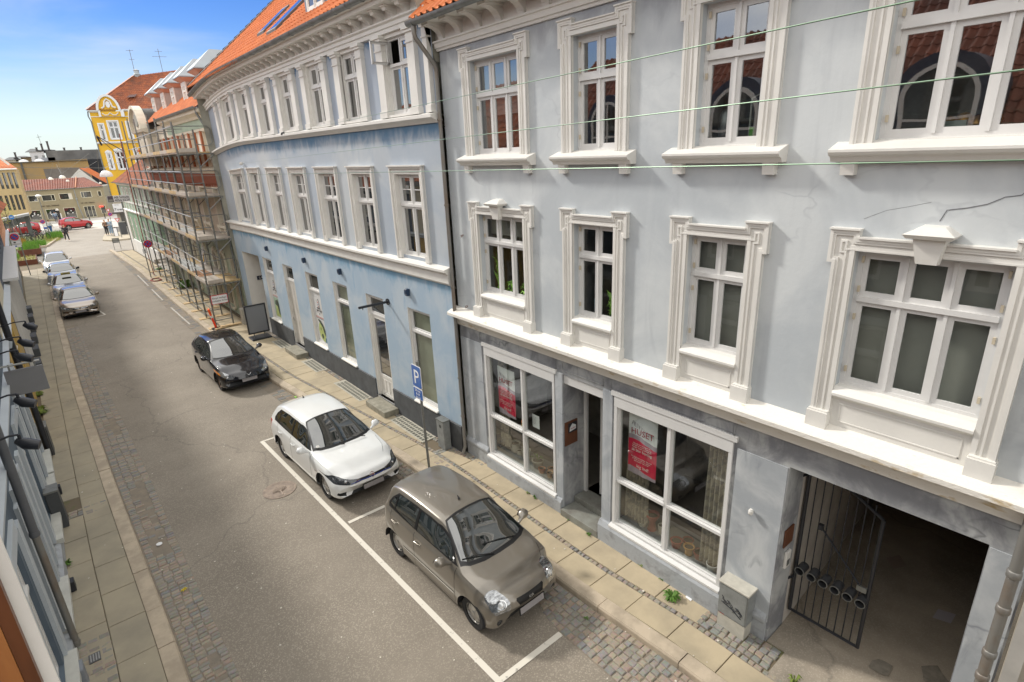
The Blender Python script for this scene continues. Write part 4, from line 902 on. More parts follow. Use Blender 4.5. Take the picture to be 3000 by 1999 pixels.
# ---- green and cream house behind the scaffold
g1 = thing('scaffolded_house', 'green and cream house behind the scaffold, with five zinc dormers and a round-topped gable', 'house', (9, 35, 0))
c1 = [27.5+i*1.1 for i in range(16)]
m = MB(TN); rv = MB(TN); ops = [(s, s+.8, 1.9, 3.1, .25) for s in (29.6, 31.0, 33.0, 35.2, 37.4, 39.6, 41.6)]+[(s, s+.9, .5, 1.5, .2) for s in (29.5, 31.2, 33.6, 36, 38.4)]+[(27.9, 28.9, .1, 3.0, .6)]
wall(m, 27.5, 44, 0, 3.95, ops, cuts=c1, rev=rv); m.build('ground_floor_wall', GRN, g1)
m = MB(TN); ops = [(s, s+.95, 4.6, 6.15, .25) for s in (28.1, 30.6, 33.1, 35.6, 38.1, 40.6)]; wall(m, 27.5, 44, 3.95, 6.36, ops, cuts=c1, rev=rv); m.build('first_floor_wall', BEIGEP, g1)
m = MB(TN); ops = [(s, s+.9, 7.25, 8.55, .25) for s in (28.2, 30.5, 32.8, 35.1, 37.4, 39.7, 42)]; wall(m, 27.5, 44, 6.36, 9.3, ops, cuts=c1, rev=rv); m.build('top_floor_wall', CREAM, g1)
parts(rv, 'window_reveal', STONE, g1)
m = MB(TN); m.box(27.5, 36, 0, .03, 8.72, 9.1); m.build('green_frieze', GRNP, g1)
m = MB(TN); m.sweep([(0, 6.36), (.06, 6.36), (.06, 6.80), (0, 6.80)], c1); m.build('brick_band', BRICK, g1)
for i in range(58):
    s = 27.7+i*.28; m = MB(TN); m.box(s, s+.12, 0, .10, 6.22, 6.36); m.build('brick_dentil', BRICK, g1) if i < 45 else None
m = MB(TN); m.sweep([(0, 6.80), (.12, 6.80), (.16, 6.88), (.3, 6.95), (.3, 7.03), (0, 7.1)], c1); m.sweep([(0, 9.1), (.1, 9.1), (.16, 9.2), (.36, 9.3), (.38, 9.42), (0, 9.44)], c1[:9]); m.sweep([(0, 3.9), (.08, 3.9), (.12, 4.0), (0, 4.08)], c1); m.sweep([(0, 8.6), (.05, 8.6), (.07, 8.7), (0, 8.72)], c1); m.build('belt_course', STONE, g1)
for s in (28.1, 30.6, 33.1, 35.6, 38.1, 40.6):
    w = window(TN, g1, s, s+.95, 4.6, 6.15, -.12, 2, 5.6, gm=GLD); m = MB(TN); ribbon(m, [(s+1.08, 4.5), (s+1.08, 6.28), (s-.13, 6.28), (s-.13, 4.5)], 0, .13, 0, .07); m.box(s-.18, s+1.13, 0, .16, 4.4, 4.52)
    m.ext([(0, 4.05), (.04, 4.05), (.16, 4.4), (0, 4.4)], 0, s-.1, s+.1); m.ext([(0, 4.05), (.04, 4.05), (.16, 4.4), (0, 4.4)], 0, s+.85, s+1.05); m.build('casing', STONE, w)
for s in (28.2, 30.5, 32.8, 35.1, 37.4, 39.7, 42):
    w = window(TN, g1, s, s+.9, 7.25, 8.55, -.12, 2, 8.1, gm=GLD); m = MB(TN)
    for x in (s-.26, s+.94): m.box(x, x+.2, 0, .08, 7.1, 8.62)
    parts(m, 'red_pilaster', REDB, w)
for s in (29.6, 31.0, 33.0, 35.2, 37.4, 39.6, 41.6):
    m = MB(TN); c = s+.4; n = 20
    vs_ = [(c+r*.9*math.cos(2*PI*i/n), o, 2.5+r*1.45*math.sin(2*PI*i/n)) for r, o in ((.40, .0), (.40, .09), (.52, .09), (.52, .0)) for i in range(n)]
    m.add(vs_, [(j*n+i, j*n+(i+1) % n, (j+1)*n+(i+1) % n, (j+1)*n+i) for j in range(3) for i in range(n)]); w = m.build('oval_window_casing', STONE, g1)
    m = MB(TN); m.quad((s, -.1, 1.9), (s+.8, -.1, 1.9), (s+.8, -.1, 3.1), (s, -.1, 3.1)); m.build('pane', GLD, w)
for s in (29.5, 31.2, 33.6, 36, 38.4):
    m = MB(TN); ribbon(m, [(s+1.0, .4), (s+1.0, 1.4), (s+.8, 1.6), (s+.1, 1.6), (s-.1, 1.4), (s-.1, .4), (s+.1, .25), (s+.8, .25), (s+1.0, .4)], 0, .1, 0, .07); w = m.build('basement_casing', STONE, g1)
    m = MB(TN); m.quad((s, -.1, .5), (s+.9, -.1, .5), (s+.9, -.1, 1.5), (s, -.1, 1.5)); m.build('pane', GLD, w)
m = MB(TN); m.box(27.9, 28.9, -.6, -.5, .1, 3); m.build('doorway', BLKM, g1)
m = MB(TN); gutter(m, c1[:9], .42, 9.5, .09); m.build('gutter', ZINC, g1, 40)
m = MB(); m.tube([(6.0, 27.9, 9.45), (6.0, 27.9, 9.25), (6.25, 27.75, 8.6), (6.25, 27.75, .2)], .05, 8); m.build('downpipe', ZINC, g1, 50)
m = MB(); e0, e1 = Vector((5.7, 44, 9.5)), Vector((5.98, 27.5, 9.5)); u_ = Vector((3.6, 0, 3.2))
tileroof(m, e0, e1, e0+u_, e1+u_, .3, .36, .05, 4); m.build('roof', TILE_N, g1, 35)
for k, s in enumerate((29.17, 32.05, 34.6, 37.1, 39.75)):
    x = XB(s)+.35; d = MB(); d.box(x, x+3.2, s-.42, s+.42, 9.6, 11.05); o = d.build('dormer', mat('grey_plank_cheek', (.40, .365, .34), .8, vs=8, var=.12, stretch=(1, 6, .4)), g1)
    d = MB(); p = [(x-.30, s-.70, 11.12), (x-.30, s+.70, 11.12), (x+4, s+.70, 11.12), (x+4, s-.70, 11.12), (x+.62, s, 11.95), (x+4, s, 11.95)]
    d.add(p+[(a, b, c-.05) for a, b, c in p[:4]], [(0, 1, 4), (1, 2, 5, 4), (3, 0, 4, 5), (0, 1, 7, 6), (1, 2, 8, 7), (3, 0, 6, 9), (6, 7, 8, 9)]); d.build('dormer_roof', ZINCL, o)
    d = MB(); d.add([(x-.28, s-.68, 11.06), (x-.28, s+.68, 11.06), (x+3.2, s+.68, 11.06), (x+3.2, s-.68, 11.06), (x-.03, s-.46, 10.90), (x-.03, s+.46, 10.90), (x+3.2, s+.46, 10.90), (x+3.2, s-.46, 10.90)], [(0, 1, 5, 4), (1, 2, 6, 5), (3, 0, 4, 7), (4, 5, 6, 7)]); d.build('dormer_soffit', mat('pinkish_soffit', (.55, .38, .31), .7), o)
    w = window(lambda a, b, c, x=x: (x-b, a, c), o, s-.30, s+.30, 9.98, 10.72, .03, 2, 10.5, fm=WHT, gm=GLR, name='dormer_window')
    d = MB(); d.box(x-.05, x, s-.44, s-.30, 9.9, 10.9); d.box(x-.05, x, s+.30, s+.44, 9.9, 10.9); d.box(x-.05, x, s-.30, s+.30, 10.72, 10.9); d.box(x-.12, x, s-.5, s+.5, 9.90, 9.97); d.build('casing', WHT, w)
# round gable with barrel roof
m = MB(TN); n = 14; c = 40.9; hw = 1.5
arc = [(c+hw*math.cos(PI*i/n), 9.2+1.2*math.sin(PI*i/n)) for i in range(n+1)]
m.add([(a, .55, b) for a, b in arc]+[(a, .35, b) for a, b in arc], [tuple(range(n+1)), tuple(range(2*n+1, n, -1))]+[(i, i+1, n+2+i, n+1+i) for i in range(n)]); m.box(39.4, 42.4, 0, .5, 7.2, 9.2); m.sweep([(.3, 9.0), (.66, 9.1), (.7, 9.24), (.3, 9.3)], [39.2, 40, 41, 42.6])
m.build('bay_gable', CREAM, g1)
m = MB(TN); ribbon(m, arc, -.16, .0, .3, .72); m.build('gable_arch', STONE, g1)
m = MB(TN); n2 = 20; m.add([(c+.5*math.cos(2*PI*i/n2), o, 9.75+.34*math.sin(2*PI*i/n2)) for o in (.55, .6) for i in range(n2)], [tuple(range(n2, 2*n2))]+[(i, (i+1) % n2, n2+(i+1) % n2, n2+i) for i in range(n2)]); m.build('gable_oval', BLIND, g1)
m = MB(TN); m.add([(a, o, b+.02) for o in (.36, -3.2) for a, b in arc], [(i, i+1, n+2+i, n+1+i) for i in range(n)]); m.build('barrel_roof', mat('dark_standing_zinc', (.085, .085, .08), .55, .3, var=.3, vs=1.5), g1, 40)
m = MB(TN); m.box(42.2, 43.0, 0, .6, 8.05, 8.2); m.build('side_canopy', TILE_N, g1)
# ---- low green house
g2 = thing('low_green_house', 'low pale green house with red tiled roof and white base on the side street corner', 'house', (8, 52, 0))
c2 = [44+i*1.375 for i in range(13)]
m = MB(TN); rv = MB(TN); w1 = [45.2+i*2.1 for i in range(7)]
wall(m, 44, 60.5, 3.75, 5.95, [(s, s+.9, 4.55, 5.55, .2) for s in w1], cuts=c2, rev=rv); m.build('upper_wall', GRNP, g2)
m = MB(TN); wall(m, 44, 60.5, 1.25, 3.75, [(s, s+.75, 1.35, 3.2, .2) for s in w1], cuts=c2, rev=rv); m.build('ground_floor_wall', mat('sage_green_plaster', (.20, .31, .20), .8, vs=1, var=.15), g2)
parts(rv, 'window_reveal', WHT, g2)
m = MB(TN); m.sweep([(0, 0), (.08, 0), (.08, 1.22), (0, 1.25)], c2); m.build('white_base', WWALL, g2)
m = MB(TN); m.sweep([(0, 3.6), (.08, 3.62), (.14, 3.75), (0, 3.82)], c2); m.sweep([(0, 5.75), (.12, 5.78), (.25, 5.92), (.25, 5.99), (0, 6)], c2); m.box(59.2, 60.55, 0, .1, .1, 3.62)
for i in range(11):
    s = 44.7+i*1.5; m.box(s, s+.12, 0, .05, 3.80, 4.4)
m.sweep([(0, 4.38), (.06, 4.38), (.06, 4.5), (0, 4.5)], c2); parts(m, 'white_trim', WHT, g2)
for s in w1:
    w = window(TN, g2, s, s+.9, 4.55, 5.55, -.06, 2, 5.2, gm=GLD, fm=WHT); m = MB(TN); ribbon(m, [(s+1.0, 4.5), (s+1.0, 5.65), (s-.1, 5.65), (s-.1, 4.5)], 0, .1, 0, .05); m.build('casing', WHT, w)
    window(TN, g2, s, s+.75, 1.35, 3.2, -.04, 2, 2.5, gm=GLD, fm=WHT, name='tall_window')
m = MB(); e0, e1 = Vector((5.35, 60.8, 5.98)), Vector((5.75, 44, 5.98)); tileroof(m, e0, e1, Vector((9.5, 57.5, 9.2)), Vector((9.8, 44, 9.2)), .35, .4, .05, 4)
tileroof(m, Vector((13, 60.8, 5.98)), e0, Vector((11, 57.5, 9.2)), Vector((9.5, 57.5, 9.2)), .35, .4, .05, 4); m.build('roof', TILE_O, g2, 35)
m = MB(TN); gutter(m, c2+[60.9], .4, 6.02, .08); m.tube([(60.4, .1, 5.9), (60.4, .1, .1)], .06, 8); m.build('gutter', ZINC, g2)
for s, t in ((46.2, 1.4), (48.4, 1.3), (50.2, 1.3), (52.4, 1.2)):
    m = MB(); x, z = 5.75+t, 5.98+t*.8; m.add([(x, s, z+.1), (x, s+.7, z+.1), (x+.95, s+.7, z+.9), (x+.95, s, z+.9), (x, s, z-.05), (x, s+.7, z-.05), (x+.95, s+.7, z+.75), (x+.95, s, z+.75)], [(0, 1, 2, 3), (0, 1, 5, 4), (1, 2, 6, 5), (3, 0, 4, 7), (2, 3, 7, 6)]); o = m.build('skylight', WFR, g2)
    m = MB(); m.add([(x+.06, s+.06, z+.16), (x+.06, s+.64, z+.16), (x+.89, s+.64, z+.86), (x+.89, s+.06, z+.86)], [(0, 1, 2, 3)]); m.build('pane', MC['skylight_glass'], o)
m = MB(); m.quad((5.68, 60.5, 0), (13, 60.7, 0), (13, 60.7, 6), (5.68, 60.5, 6)); m.build('side_wall', WWALL, g2)
# ---------------- scaffold ----------------
sc = thing('scaffold', 'tube scaffold with four plank decks in front of the green and cream house', 'scaffold', (5.3, 36, .12))
SY = [27.45, 29.6, 31.6, 33.8, 36.3, 38.6, 41.2, 43.7, 46.3]; DK = [2.15, 4.1, 5.95, 7.72]
XO = lin([(27, 4.88), (31, 4.97), (36, 5.06), (42, 5.13), (47, 5.15)]); XI = lin([(27, 5.62), (47, 5.78)])
tops = [8.9, 8.85, 9.3, 9.6, 8.9, 9.7, 9.9, 9.9, 8.8]
for i, y in enumerate(SY):
    for j, X in enumerate((XO(y), XI(y))):
        m = MB(); m.tube([(X, y, .15), (X, y, tops[i] if j == 0 else tops[i]-.3)], .034, 8)
        for z in DK: m.box(X-.045, X+.045, y-.045, y+.045, z-.16, z-.06)
        m.build('post', STEEL, sc, 50)
        m = MB(); m.box(X-.32, X+.32, y-.17, y+.17, .125, .155); m.build('foot_board', mat('yellow_pine_board', (.55, .40, .22), .8, vs=4, var=.2, stretch=(1, 5, 1)), sc)
DECKW = mat('weathered_planks', (.42, .38, .335), .85, vs=3, col2=(.50, .44, .37), stretch=(7, .6, 1)); DECKP = mat('yellow_plank', (.52, .38, .2), .8, var=.2, stretch=(7, .6, 1)); DECKM = mat('aluminium_deck', (.55, .57, .57), .5, .4, var=.08); DECKR = mat('rusty_deck_board', (.30, .15, .07), .8, var=.3)
for lv, z in enumerate(DK):
    for i in range(len(SY)-1 if lv < 3 else 7):
        a, b = SY[i], SY[i+1]; x0, x1 = XO(a), XI(a)
        m = MB(); n = 3; w_ = (x1-x0+.06)/n
        for k in range(n): m.box(x0-.02+k*w_, x0-.02+(k+1)*w_-.012, a+.03, b-.02, z-.05, z)
        mt = DECKM if (lv, i) in ((0, 2), (0, 6), (1, 2), (1, 5), (0, 3)) else (DECKR if (lv, i) in ((0, 1), (0, 5)) else DECKW)
        m.build('deck', mt, sc)
        if i < 7:
            m = MB(); xx = XB(a)-.05; w_ = (xx-x1-.04)/2
            for k in range(2): m.box(x1+.05+k*w_, x1+.05+(k+1)*w_-.01, a+.03+.02*(i % 2), b-.02, z-.055, z-.005)
            m.build('inner_deck', DECKW if (lv+i) % 3 else DECKP, sc)
        m = MB(); m.box(x0-.045, x0-.02, a+.03, b-.03, z+.01, z+.15); m.build('toe_board', DECKP if (i+lv) % 2 else DECKW, sc)
    for zz in (.5, 1.0):
        m = MB(); e = len(SY) if lv < 3 else 8
        m.tube([(XO(y)-.03, y, z+zz) for y in SY[:e]], .021, 6); m.build('guardrail', mat('bright_tube', (.42, .42, .40), .4, .4, var=.1), sc, 50)
    m = MB()
    for zz in (.5, 1.0): m.tube([(XO(27.4), 27.4, z+zz), (XI(27.4), 27.4, z+zz)], .021, 6)
    m.tube([(XO(27.4), 27.36, z+1.0), (XB(27.4)-.2, 27.36, z+1.0), (XB(27.4)-.1, 27.36, z+.9), (XB(27.4)-.1, 27.36, z+.35), (XB(27.4)-.3, 27.36, z+.22), (XI(27.4), 27.36, z+.3)], .018, 6); m.build('end_rail', STEEL, sc, 50)
    m = MB(); m.tube([(XO(27.4), 27.4, z-.09), (XB(27.4)-.1, 27.4, z-.09)], .024, 6); m.tube([(XI(27.4), 27.4, z-.62), (XB(27.4)-.12, 27.4, z-.12)], .022, 6); m.tube([(XI(27.4)-.1, 27.4, z-.1), (XI(27.4), 27.4, z-.62)], .022, 6); m.build('bracket', STEEL, sc, 50)
    m = MB(); m.box(XO(27.4)+.06, XI(27.4)-.06, 27.40, 27.44, z+.0, z+.15); m.build('end_toe_board', DECKW, sc)
    for i in range(1, 9 if lv < 3 else 8):
        m = MB(); y = SY[i]; m.tube([(XO(y), y, z-.08), (XB(y)-.1, y, z-.08)], .022, 6); m.tube([(XI(y), y, z-.55), (XB(y)-.15, y, z-.1)], .02, 6); m.build('transom_tube', STEEL, sc, 50)
for (a, b, z0, z1) in ((1, 2, .3, 4.0), (2, 3, 2.1, 5.9), (3, 4, .3, 4.0), (5, 6, 2.1, 5.9), (5, 6, 5.9, 9.0), (6, 7, .3, 4.1), (7, 8, 1.6, 4.6), (4, 5, 4.0, 7.6)):
    m = MB(); m.tube([(XO(SY[a])+.04, SY[a], z0), (XO(SY[b])+.04, SY[b], z1)], .02, 6); m.build('diagonal_brace', MC['bright_tube'], sc, 50)
for z in (3.2, 5.0, 6.85):
    m = MB(); m.tube([(XI(y), y, z) for y in SY], .02, 6); m.build('inner_ledger', STEEL, sc, 50)
for i in range(1, 8):
    y = SY[i]; m = MB()
    for z in DK: m.tube([(XO(y), y, z+1.0), (XI(y), y, z+1.0)], .018, 5)
    parts(m, 'cross_tube', STEEL, sc, 50)
m = MB()
for k in range(11): m.tube([(5.25, 39.2+.16*k, .4+.17*k*1.0), (5.55, 39.2+.16*k, .4+.17*k*1.0)], .014, 4)
for x in (5.25, 5.55): m.tube([(x, 39.1, .3), (x, 40.95, 2.2)], .018, 5)
m.build('ladder', MC['bright_tube'], sc, 50)
for i, y in enumerate(SY):
    m = MB(); m.tube([(XO(y), y, .45), (XI(y), y, .45)], .022, 6); m.build('base_transom', STEEL, sc, 50)
m = MB(); m.tube([(XO(y), y, .42) for y in SY], .021, 6); m.tube([(XO(y), y, .95) for y in SY], .021, 6); m.build('base_ledger', STEEL, sc, 50)
m = MB(); m.tube([(XO(46.3), 46.3, 8.2), (3.9, 46.6, 9.2)], .03, 6); m.tube([(XO(46.3), 46.3, 7.5), (3.9, 46.6, 9.2)], .02, 6); m.tube([(3.92, 46.6, 9.15), (4.05, 46.6, 8.6)], .06, 6); m.build('hoist_arm', BLK, sc, 50)
m = MB(); m.tube([(4.9, 44.2, 9.2), (4.8, 44.4, 6.4), (4.78, 44.4, 2.4), (4.85, 44.2, .2)], .028, 6)
for k in range(4): m.tube([(4.7+.32*math.cos(t)*(1-.1*k), 42.6+.55*math.sin(t), .15+.01*k) for t in [j*PI/6 for j in range(13)]], .018, 5, False)
m.build('hoist_rope', mat('red_brown_rope', (.25, .06, .04), .8), sc)
m = MB(); m.box(5.2, 5.7, 41.15, 43.7, 1.2, 1.23); m.box(5.0, 5.7, 43.7, 43.75, 1.0, 1.3); m.build('low_shelf', DECKW, sc)
def board(name, mt, P, w, h, yaw_, d=.02):
    """upright rectangular board centred at P; yaw 0 faces the camera end of the street (-Y)"""
    c_, s_ = math.cos(yaw_), math.sin(yaw_)
    def T(a, b, c): return (P[0]+a*c_+b*s_, P[1]+a*s_-b*c_, P[2]+c)
    m = MB(T); m.box(-w/2, w/2, -d, 0, -h/2, h/2); return m, T
m, T = board('', None, (4.22, 46.7, 5.22), 1.28, .42, 0); o = tag(m.build('scaffold_sign', mat('sign_white', (.78, .78, .78), .5, var=0)), 'white scaffolding company sign reading AB Stillads hung high at the far end of the scaffold', 'sign')
text('AB Stillads', .2, 'lettering', BLK, o, T(.17, .01, .02), (1, 0, 0), (0, 0, 1)); text('4054 0224', .2, 'lettering', BLK, o, T(.17, .01, -.17), (1, 0, 0), (0, 0, 1))
m = MB(T); m.box(-.63, -.31, 0, .006, -.2, .2); m.build('dark_panel', mat('sign_dark', (.10, .08, .10), .5), o); m = MB(T); m.box(-.6, -.34, .006, .01, -.16, -.02); m.build('grey_stripe', BLIND, o)
m, T = board('', None, (5.24, 27.34, 1.42), .70, .42, 0); o = tag(m.build('pedestrian_notice', RED), 'red-bordered white notice to pedestrians on the near end of the scaffold', 'sign')
m = MB(T); m.box(-.325, .325, 0, .006, -.185, .185); m.build('notice_face', MC['sign_white'], o)
text('Benyt venligst', .105, 'lettering', BLK, o, T(0, .008, .035), (1, 0, 0), (0, 0, 1), .002); text('modsatte fortov', .105, 'lettering', BLK, o, T(0, .008, -.09), (1, 0, 0), (0, 0, 1), .002)
m = MB(); m.add([(6.05, 33.0, 2.15), (6.35, 33.2, 2.15), (6.3, 33.9, 2.15), (5.95, 33.8, 2.15), (6.1, 33.2, 3.1), (6.25, 33.3, 3.3), (6.2, 33.6, 3.1), (6.1, 33.5, 3.0)], [(0, 1, 5, 4), (1, 2, 6, 5), (2, 3, 7, 6), (3, 0, 4, 7), (4, 5, 6, 7)])
o = tag(m.build('rubble_bag', mat('white_sack', (.72, .70, .68), .7, vs=4, var=.1)), 'white sack with a yellow print standing on the lowest scaffold deck', 'sack')
m = MB(); m.add([(6.0, 33.1, 2.3), (6.03, 33.7, 2.3), (6.08, 33.6, 2.75), (6.06, 33.2, 2.75)], [(0, 1, 2, 3)]); m.build('yellow_print', mat('yellow_print', (.8, .45, .01), .6), o); o.scale = (1, 1, 1)
# ---------------- yellow corner house ----------------
yh = thing('yellow_corner_house', 'bright yellow corner house with white curved gable and red hipped roof beyond the scaffold', 'house', (10, 88, 0))
th = R(12); P0 = Vector((7.12, 86, 0)); dv = Vector((math.cos(th), -math.sin(th), 0)); nv = Vector((-math.sin(th), -math.cos(th), 0))
def TY(s, o, z): p = P0+dv*s+nv*o; return (p.x, p.y, z)
YEL = mat('yellow_plaster', (.72, .43, .035), .75, vs=.6, var=.08); YW = mat('white_stucco', (.72, .74, .77), .7, var=.04)
m = MB(TY); wn = [(.6, 1.0, 10.3, 12.1, 1), (1.55, 2.5, 10.45, 12.4, 2), (3.42, 3.75, 10.5, 12.3, 1), (4.6, 5.2, 10.6, 12.6, 2), (.65, 1.0, 7.0, 8.8, 1), (1.55, 2.35, 6.95, 9.0, 2), (3.5, 3.8, 7, 9, 1), (4.6, 5.2, 7, 9, 2)]
wall(m, 0, 12, 3.2, 13.5, [(a, b, c, d, .15) for a, b, c, d, e in wn]); m.quad((0, 0, 3.2), (1.6, -9, 3.2), (1.6, -9, 13.5), (0, 0, 13.5)); m.build('wall', YEL, yh)
m = MB(TY); m.box(1.0, 3.3, 0, .25, 12.95, 13.5); m.build('gable_base', YEL, yh)
n = 14; arc = [(2.0+1.18*math.cos(PI*i/n), 13.6+1.72*math.sin(PI*i/n)) for i in range(n+1)]
m = MB(TY); m.add([(a, .26, b) for a, b in arc]+[(a, -.1, b) for a, b in arc], [tuple(range(n+1))]+[(i, i+1, n+2+i, n+1+i) for i in range(n)]); m.build('gable_field', YEL, yh)
m = MB(TY); ribbon(m, arc, -.04, .2, .2, .45); m.box(.9, 1.12, 0, .4, 12.9, 13.6); m.box(3.12, 3.45, 0, .4, 12.9, 13.65); m.sweep([(0, 13.4), (.15, 13.42), (.3, 13.55), (.3, 13.62), (0, 13.66)], [-.1, 1.0]); m.sweep([(0, 13.5), (.15, 13.52), (.3, 13.65), (.3, 13.75), (0, 13.8)], [3.3, 12]); m.sweep([(0, 12.9), (.06, 12.9), (.06, 12.97), (0, 12.98)], [0, 5, 12]); m.sweep([(0, 9.9), (.2, 9.95), (.25, 10.05), (0, 10.15)], [-.05, 5, 12]); m.sweep([(0, 3.1), (.25, 3.15), (.3, 3.4), (0, 3.5)], [-.05, 5, 12])
m.tube([(1.25, .3, 13.3), (1.5, .3, 13.08), (1.8, .3, 13.1), (2.05, .3, 13.35), (2.3, .3, 13.1), (2.6, .3, 13.08), (2.9, .3, 13.35)], .05, 6)
m.tube([(1.35, .32, 13.85), (1.6, .32, 14.0), (1.75, .32, 14.6), (2.0, .32, 14.85), (2.3, .32, 14.6), (2.45, .32, 14.0), (2.75, .32, 13.9)], .09, 6); m.build('white_trim', YW, yh)
m = MB(TY); n3 = 14; m.add([(2.03+.22*math.cos(2*PI*i/n3), .34, 14.25+.36*math.sin(2*PI*i/n3)) for i in range(n3)], [tuple(range(n3))]); m.build('gable_medallion', YW, yh)
for a, b, c, d, e in wn:
    w = window(TY, yh, a, b, c, d, -.03, e, c+(d-c)*.66, fm=YW, gm=GLD); m = MB(TY); q = .14
    ribbon(m, [(a-q, c-.1), (a-q, d+q), (b+q, d+q), (b+q, c-.1), (a-q, c-.1)], -q, 0, 0, .07)
    if c < 9: m.ext([(a-.2, d+.1), (b+.2, d+.1), (b+.1, d+.28), ((a+b)/2, d+.42), (a-.1, d+.28)], 1, 0, .1)
    m.build('casing', YW, w)
m = MB()
P = lambda s, o, z: Vector(TY(s, o, z))
tileroof(m, P(-.25, .3, 13.65), P(12, .3, 13.85), P(5.0, -5, 18.0), P(12, -5, 19.1), .32, .42, .06, 4)
tileroof(m, P(1.3, -9, 13.6), P(-.25, .3, 13.65), P(5.0, -6.5, 18.0), P(5.0, -5, 18.0), .32, .42, .06, 4); m.build('roof', TILE_O, yh, 35)
m = MB(TY)
for i in range(15):
    t = i/15; m.add([(-.25+5.25*t-.12, .35-5.3*t, 13.72+4.33*t), (-.25+5.25*t+.16, .35-5.3*t, 13.72+4.33*t+.1), (-.25+5.25*(t+.06)+.14, .35-5.3*(t+.06), 13.8+4.33*(t+.06)), (-.25+5.25*(t+.06)-.12, .35-5.3*(t+.06), 13.72+4.33*(t+.06))], [(0, 1, 2, 3)])
m.build('hip_tiles', mat('pale_hip_tiles', (.6, .3, .18), .8), yh)
m = MB(TY); m.add([(a, o, b+.03) for o in (.3, -2.4) for a, b in arc], [(i, i+1, n+2+i, n+1+i) for i in range(n)]); m.build('barrel_roof', MC['dark_standing_zinc'], yh, 40)
m = MB(TY); m.lathe([(.3, 17.6), (.36, 18.1), (.42, 18.15), (.3, 18.3), (.3, 18.6), (.36, 18.65), (.05, 18.8)], (5.4, -5, 0), n=12); m.build('roof_vent', ZINCL, yh, 40)
m = MB(TY); m.tube([(5.2, -5, 18.6), (5.2, -5, 21)], .03, 4); m.tube([(4.8, -5, 20.9), (5.6, -5, 20.9)], .02, 4); m.tube([(4.9, -5, 19.9), (5.5, -5, 19.9)], .02, 4); m.build('antenna', STEEL, yh)
m = MB(TY); m.tube([(8.3, -5, 18.4), (8.3, -5, 21.2)], .03, 4); m.tube([(7.5, -5, 20.3), (9.1, -5, 20.3)], .02, 4); m.tube([(7.9, -5, 20.9), (8.7, -5, 20.9)], .02, 4); m.build('antenna', STEEL, yh)
m = MB(TY); m.add([(4.2, -1.0, 14.7), (5.0, -1.0, 14.8), (5.2, -2.2, 15.75), (4.4, -2.2, 15.65), (4.0, -.7, 15.1), (4.9, -.7, 15.2)], [(0, 1, 2, 3), (4, 5, 2, 3)]); m.build('roof_window', MC['skylight_glass'], yh)
m = MB(TY); m.tube([(-.1, .3, 13.5), (-.2, .1, 13.0), (-.05, .05, 12.4), (-.05, .05, 3.3)], .07, 6); m.build('downpipe', ZINC, yh)
m = MB(TY); m.box(0, 3, -.3, 0, 0, 3.15); m.build('shopfront', mat('cream_shopfront', (.55, .50, .40), .7), yh)
m = MB(TY); m.box(-.45, 3, -.2, .9, 1.75, 1.95); m.build('canopy', mat('dark_canopy', (.10, .09, .08), .6), yh)
m = MB(TY); m.box(.35, 1.2, .0, .05, .1, 1.7); m.build('shop_glazing', GLD, yh)
m = MB(TY); m.box(-.05, 1.0, .9, 1.0, 1.96, 2.95); o = tag(m.build('shop_sign', MC['sign_white']), 'white square shop sign reading Town on the dark canopy of the yellow house', 'sign'); text('iTown', .42, 'lettering', BLK, o, TY(.48, 1.02, 2.15), dv, (0, 0, 1)); text('CIRCLE', .13, 'lettering', STEEL, o, TY(.35, 1.02, 2.78), dv, (0, 0, 1))
# ---------------- beige shop building ----------------
bs_ = thing('beige_shop_building', 'two-storey beige shop building with brown tiled roof across the square', 'shop building', (3, 110, 0))
BEI = mat('olive_beige_render', (.34, .30, .20), .8, vs=.5, var=.06); T8 = lambda s, o, z: (s, 108-o, z)
up_ = [(-1.45, .05, 2.92, 3.82, -1.0), (.5, 2.05, 2.9, 3.8, 1.65), (2.55, 4.1, 2.92, 3.85, None), (5.15, 6.5, 3.0, 3.92, 5.5), (7.25, 7.75, 3.05, 3.9, None)]; dn_ = [(-1.5, -.08, .25, 1.74), (.5, 2.0, .24, 1.75), (2.6, 4.05, .22, 1.78), (5.05, 6.45, .1, 1.8), (7.1, 7.8, .5, 1.75)]
m = MB(T8); wall(m, -2.2, 8.1, -.05, 4.5, [(a, b, c, d, .1) for a, b, c, d, e in up_]+[(a, b, c, d, .12) for a, b, c, d in dn_]); m.quad((8.1, 0, 0), (9.4, -6, 0), (9.4, -6, 4.5), (8.1, 0, 4.5)); m.build('wall', BEI, bs_)
CRW = mat('cream_window_frame', (.66, .64, .50), .6, var=0)
for a, b, c, d, e in up_:
    m = MB(T8); ribbon(m, [(a, c), (a, d), (b, d), (b, c), (a, c)], -.07, .0, -.08, .04)
    if e: m.box(e-.03, e+.03, -.08, .02, c, d)
    w = m.build('window', CRW, bs_); m = MB(T8); m.quad((a, -.06, c), (b, -.06, c), (b, -.06, d), (a, -.06, d)); m.build('pane', GLD, w)
    if e is None and a < 3: m = MB(T8); m.box(b-.45, b-.07, -.06, -.04, c+.07, d-.07); m.build('blind', WHT, w)
